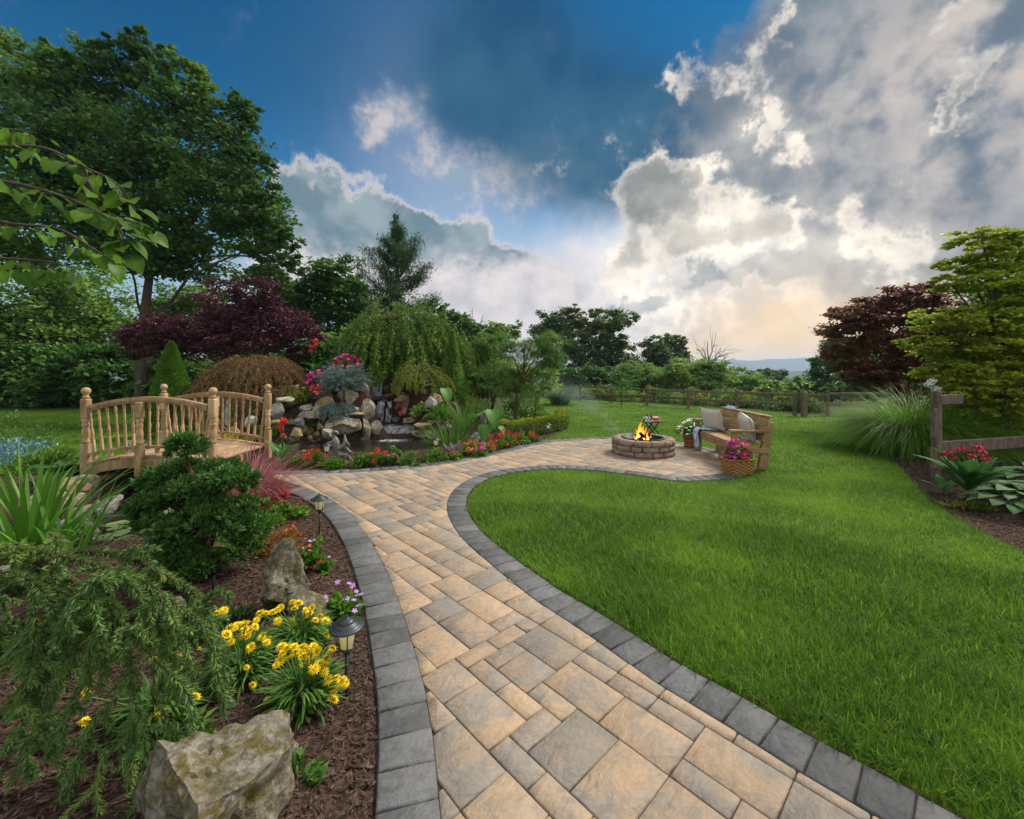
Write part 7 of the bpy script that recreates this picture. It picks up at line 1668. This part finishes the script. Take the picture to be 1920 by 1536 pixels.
# weeping spruce arching in from the left
def spruce():
    b = onground(-2.35, 1.75); root = thing('weeping_spruce', 'weeping spruce with arching hanging boughs in the left foreground', 'conifer', b); g, t = Geo(), Geo()
    def bough(ctrl, rad, hang=0, nd=1.0):
        c = curve_pts([tuple(Q(*q)) for q in ctrl], 7); L = np.linalg.norm(np.diff(c, axis=0), axis=1).sum(); tube(t, c, np.interp(np.linspace(0, 1, len(c)), [0, 1], rad), 6, cap=False)
        n = int(L * 1300 * nd); s = rng.uniform(.0, len(c) - 1.01, n); i = s.astype(int); p = c[i] + (c[i + 1] - c[i]) * (s - i)[:, None]; tg = unit(c[i + 1] - c[i]); sd_ = unit(np.cross(tg, rand_dirs(n))); ax = unit(tg * .55 + sd_ * .8)
        leaves(g, p + ax * .011, ax, rand_dirs(n), .038 * rng.uniform(.7, 1.2, n), .0058, np.clip(rng.beta(2, 2, n), 0, 1), .3)
        return c
    D = 1.62
    top = bough([(-60, 1060, 1.8), (40, 1045, 1.72), (120, 1080, 1.66), (190, 1120, 1.62), (225, 1170, 1.6), (270, 1215, 1.58), (318, 1262, 1.56)], [.014, .004], nd=.35)
    b2 = bough([(225, 1170, 1.6), (240, 1230, 1.6), (253, 1310, 1.58), (250, 1400, 1.56), (245, 1470, 1.56)], [.008, .003], nd=1.0)
    bough([(60, 1050, 1.72), (110, 1130, 1.62), (128, 1200, 1.6), (110, 1280, 1.6), (90, 1330, 1.6)], [.008, .003]); bough([(70, 1045, 1.7), (170, 1035, 1.72), (250, 1050, 1.78), (330, 1090, 1.82), (380, 1130, 1.82), (400, 1180, 1.8)], [.009, .003]); bough([(170, 1080, 1.64), (230, 1072, 1.66), (300, 1110, 1.68), (352, 1160, 1.7), (362, 1215, 1.7)], [.007, .003])
    bough([(-40, 1040, 1.7), (30, 1030, 1.66), (100, 1040, 1.62), (190, 1065, 1.6), (260, 1110, 1.62), (300, 1180, 1.64), (305, 1230, 1.64)], [.009, .003]); bough([(-30, 1080, 1.6), (40, 1080, 1.55), (90, 1120, 1.52), (110, 1180, 1.5)], [.008, .003]); bough([(318, 1262, 1.56), (345, 1290, 1.56), (360, 1330, 1.56), (358, 1380, 1.55)], [.004, .002]); bough([(380, 1130, 1.82), (410, 1110, 1.84), (432, 1120, 1.85)], [.004, .002])
    # hanging twigs, each a feathered spray of side twigs
    def needles(pts, dens=950):
        m = len(pts) - 1; ln = np.linalg.norm(np.diff(pts, axis=0), axis=1).sum(); n = max(4, int(ln * dens)); s = rng.uniform(0, m - .01, n); i = s.astype(int); p = pts[i] + (pts[i + 1] - pts[i]) * (s - i)[:, None]; tg = unit(pts[i + 1] - pts[i]); ax = unit(tg * .7 + unit(np.cross(tg, rand_dirs(n))) * .7)
        leaves(g, p + ax * .011, ax, rand_dirs(n), .030 * rng.uniform(.6, 1.25, n), .0046, np.clip(rng.beta(2, 2, n) + rng.normal(0, .12), 0, 1), .3)
    def spray(a, d, ln, side):
        m = 7; pts = [a]
        for i in range(m): d = unit(d + [0, 0, -.32] + rng.normal(0, .09, 3)); pts.append(pts[-1] + d * ln / m)
        pts = np.array(pts); pts[:, 2] = np.maximum(pts[:, 2], .05); tube(t, pts, np.linspace(.004, .0012, m + 1), 4, cap=False); needles(pts)
        for j in range(side):
            k = 1 + int(rng.integers(0, m - 1)); q = pts[k]; e = unit(rng.normal(0, 1, 3) * [1, .6, .3] + [0, 0, -.55]); l2 = rng.uniform(.04, .13) * (1.1 - k / m * .6); tw = np.array([q, q + e * l2 * .5, q + e * l2 + [0, 0, -.012]]); tw[:, 2] = np.maximum(tw[:, 2], .04); tube(t, tw, [.0018, .0014, .0010], 3, cap=False); needles(tw, 1000)
    third = curve_pts([tuple(Q(*q)) for q in [(-60, 1050, 1.7), (60, 1050, 1.62), (170, 1070, 1.6), (260, 1110, 1.62), (330, 1150, 1.66), (385, 1150, 1.8)]], 7)
    for k in range(40):
        src = [top, b2, third, top][k % 4]; spray(src[int(rng.integers(1, len(src) - 1))] + rng.normal(0, .05, 3), np.array([rng.normal(0, .5), rng.normal(0, .4), -.3]), rng.uniform(.12, .44), 6)
    for k in range(22): spray(np.array(Q(rng.uniform(-60, 110), rng.uniform(1080, 1380), rng.uniform(1.45, 1.8))), np.array([rng.normal(0, .4), rng.normal(0, .3), -.7]), rng.uniform(.15, .40), 7)
    for k in range(20): spray(third[int(rng.integers(0, len(third) - 1))] + rng.normal(0, .06, 3), np.array([rng.normal(.3, .5), rng.normal(0, .5), .15]), rng.uniform(.06, .14), 4)
    tube(t, [b - Vector((0, 0, .06)), b + Vector((.02, 0, .4)), Vector(Q(-60, 1060, 1.8)) + Vector((-.05, 0, 0))], [.05, .04, .02], 8)
    obj('needles', g.mesh('needles', M['spruce'], origin=b), parent=root); obj('branches', t.mesh('branches', M['bark_brown'], True, origin=b), parent=root)
spruce()
# linden bough overhead, every leaf of its own
def linden():
    b = onground(-5.6, 2.6); root = thing('linden_tree', 'broad-leaved bough reaching into the top left from a tree outside the picture', 'tree', b); t = Geo(); D = 2.6
    tube(t, [b, b + Vector((.05, 0, 1.6)), b + Vector((.1, 0, 3.4))], [.12, .10, .05], 8)
    ms = heads('linden', lambda: sheet_leaf('leaf', .092, P_HEART, 'bigleaf', random.uniform(.05, .95), .10, .5, .01), 5)
    boughs = [[(-500, 420, D), (-120, 290, D), (20, 275, D), (90, 280, D), (150, 310, 2.5), (220, 345, 2.45), (255, 395, 2.4)], [(-500, 420, D), (-120, 330, 2.5), (0, 340, 2.4), (90, 360, 2.35), (170, 390, 2.3), (225, 430, 2.3), (230, 470, 2.3)], [(-500, 440, D), (-100, 480, 2.5), (0, 485, 2.4), (80, 490, 2.4), (130, 500, 2.4)], [(150, 310, 2.5), (175, 360, 2.5), (205, 400, 2.5), (262, 420, 2.5)], [(-500, 420, D), (-100, 400, 2.7), (20, 420, 2.7), (110, 430, 2.7), (180, 470, 2.7), (215, 490, 2.7)], [(-500, 420, D), (-150, 250, 2.8), (-20, 240, 2.8), (70, 250, 2.8)]]
    for k, c in enumerate(boughs):
        p = curve_pts([tuple(Q(*q)) for q in c], 7); tube(t, p, np.linspace(.016, .003, len(p)), 5, cap=False); m = 32
        for i in range(m):
            s = len(p) * (.22 + .78 * (i + random.random()) / m); q = p[min(int(s), len(p) - 1)]; sd_ = random.choice((-1, 1)); d = Vector((random.uniform(-.2, .8), random.uniform(-.7, .5), random.uniform(-1.15, -.1))); e = np.array(q) + np.array(d.normalized()) * random.uniform(.02, .09)
            tube(t, [tuple(q), tuple(e)], [.0018, .0012], 3, cap=False); obj('leaf', random.choice(ms), parent=root, loc=Vector(e) - b, rot=rot_to(d, random.uniform(-1.1, 1.1)), scale=(random.uniform(.55, 1.15),) * 3)
    obj('branches', t.mesh('branches', M['bark'], True, origin=b), parent=root)
linden()
# ------------------------------------------------------------------ right-hand bed
canna('red canna with broad leaves at the weathered post', G(1815, 935), .50, 20, [(-.24, 0, .54, .06), (-.02, .05, .58, .05), (.14, 0, .60, .055), (.22, .03, .54, .05), (-.20, -.02, .48, .045), (.08, .02, .50, .045), (.18, -.05, .48, .05)], 'rose', sc=1.15)
def leafy_mass(label, base, spec, mat, name, s0, prof):
    root = thing(name, label, 'plant', base); ms = heads((name, mat), lambda: sheet_leaf('leaf', s0, prof, mat, random.uniform(.1, .9), .1, .6, .02), 4)
    for k in range(spec): a = k * 2.4; q = math.sqrt((k + .5) / spec); e = (math.cos(a) * .34 * q, math.sin(a) * .34 * q, .30 * (1 - q * .75) + .05); obj('leaf', random.choice(ms), parent=root, loc=e, rot=rot_to((math.cos(a), math.sin(a), .25 - .5 * q), random.uniform(-.3, .3)), scale=(random.uniform(.75, 1.2),) * 3)
    g = Geo()
    for k in range(8): tube(g, [(0, 0, -.03), (math.cos(k) * .15, math.sin(k) * .15, .2)], [.01, .005], 4, .4, cap=False)
    obj('stems', g.mesh('stems', M[mat]), parent=root)
leafy_mass('big dark green leaves at the right edge beside the canna', onground(6.35, 5.15), 30, 'canna', 'broadleaf_plant', .27, P_HEART); leafy_mass('grey-green crinkled leaves low in the right bed', onground(5.45, 4.55), 34, 'hosta', 'crinkled_plant', .15, P_HEART); leafy_mass('pale crinkled plant at the right picture edge', onground(5.85, 4.45), 32, 'hosta', 'pale_crinkled_plant', .14, P_HEART)
flower_plant('sedum', 'yellow-green trailing plant under the canna in the right bed', onground(5.2, 4.75), .22, .09, 300, (.04, .02), 'gold_con', cat='plant')
canna('pale lower canna leaves in front of the weathered post', G(1770, 925), .16, 6, [], sc=.6)
def white_bloom():
    b = onground(7.35, 7.3); root = thing('hydrangea', 'white flower heads above the weathered post', 'flowers', b); g = Geo(); m = heads('wh', lambda: cluster_mesh('flower', .07, 'white', 60, .4), 2)
    for px, py in ((1748, 716), (1742, 722), (1756, 730)): e = Q(px, py, 7.25) - b; tube(g, [(0, 0, 0), tuple(e * .6), tuple(e)], [.008, .006, .004], 4, .5, cap=False); obj('flower', m[0], parent=root, loc=e)
    obj('stems', g.mesh('stems', M['bedding']), parent=root)
white_bloom()
# ------------------------------------------------------------------ air over the valley
def haze():
    m = bpy.data.materials.new('haze'); m.use_nodes = True; nt = m.node_tree; nt.nodes.clear(); out = nt.nodes.new('ShaderNodeOutputMaterial'); v = nt.nodes.new('ShaderNodeVolumePrincipled')
    v.inputs['Color'].default_value = (.62, .78, 1, 1); v.inputs['Density'].default_value = HAZE; v.inputs['Anisotropy'].default_value = 0.2; nt.links.new(v.outputs[0], out.inputs['Volume'])
    bm = bmesh.new(); box_bm(bm, (0, 0, 8), (9000, 9000, 112)); tag(obj('haze', bm_mesh(bm, 'haze', m)), 'thin blue haze over the valley', kind='stuff')
HAZE = 0.00030
if HAZE: haze()
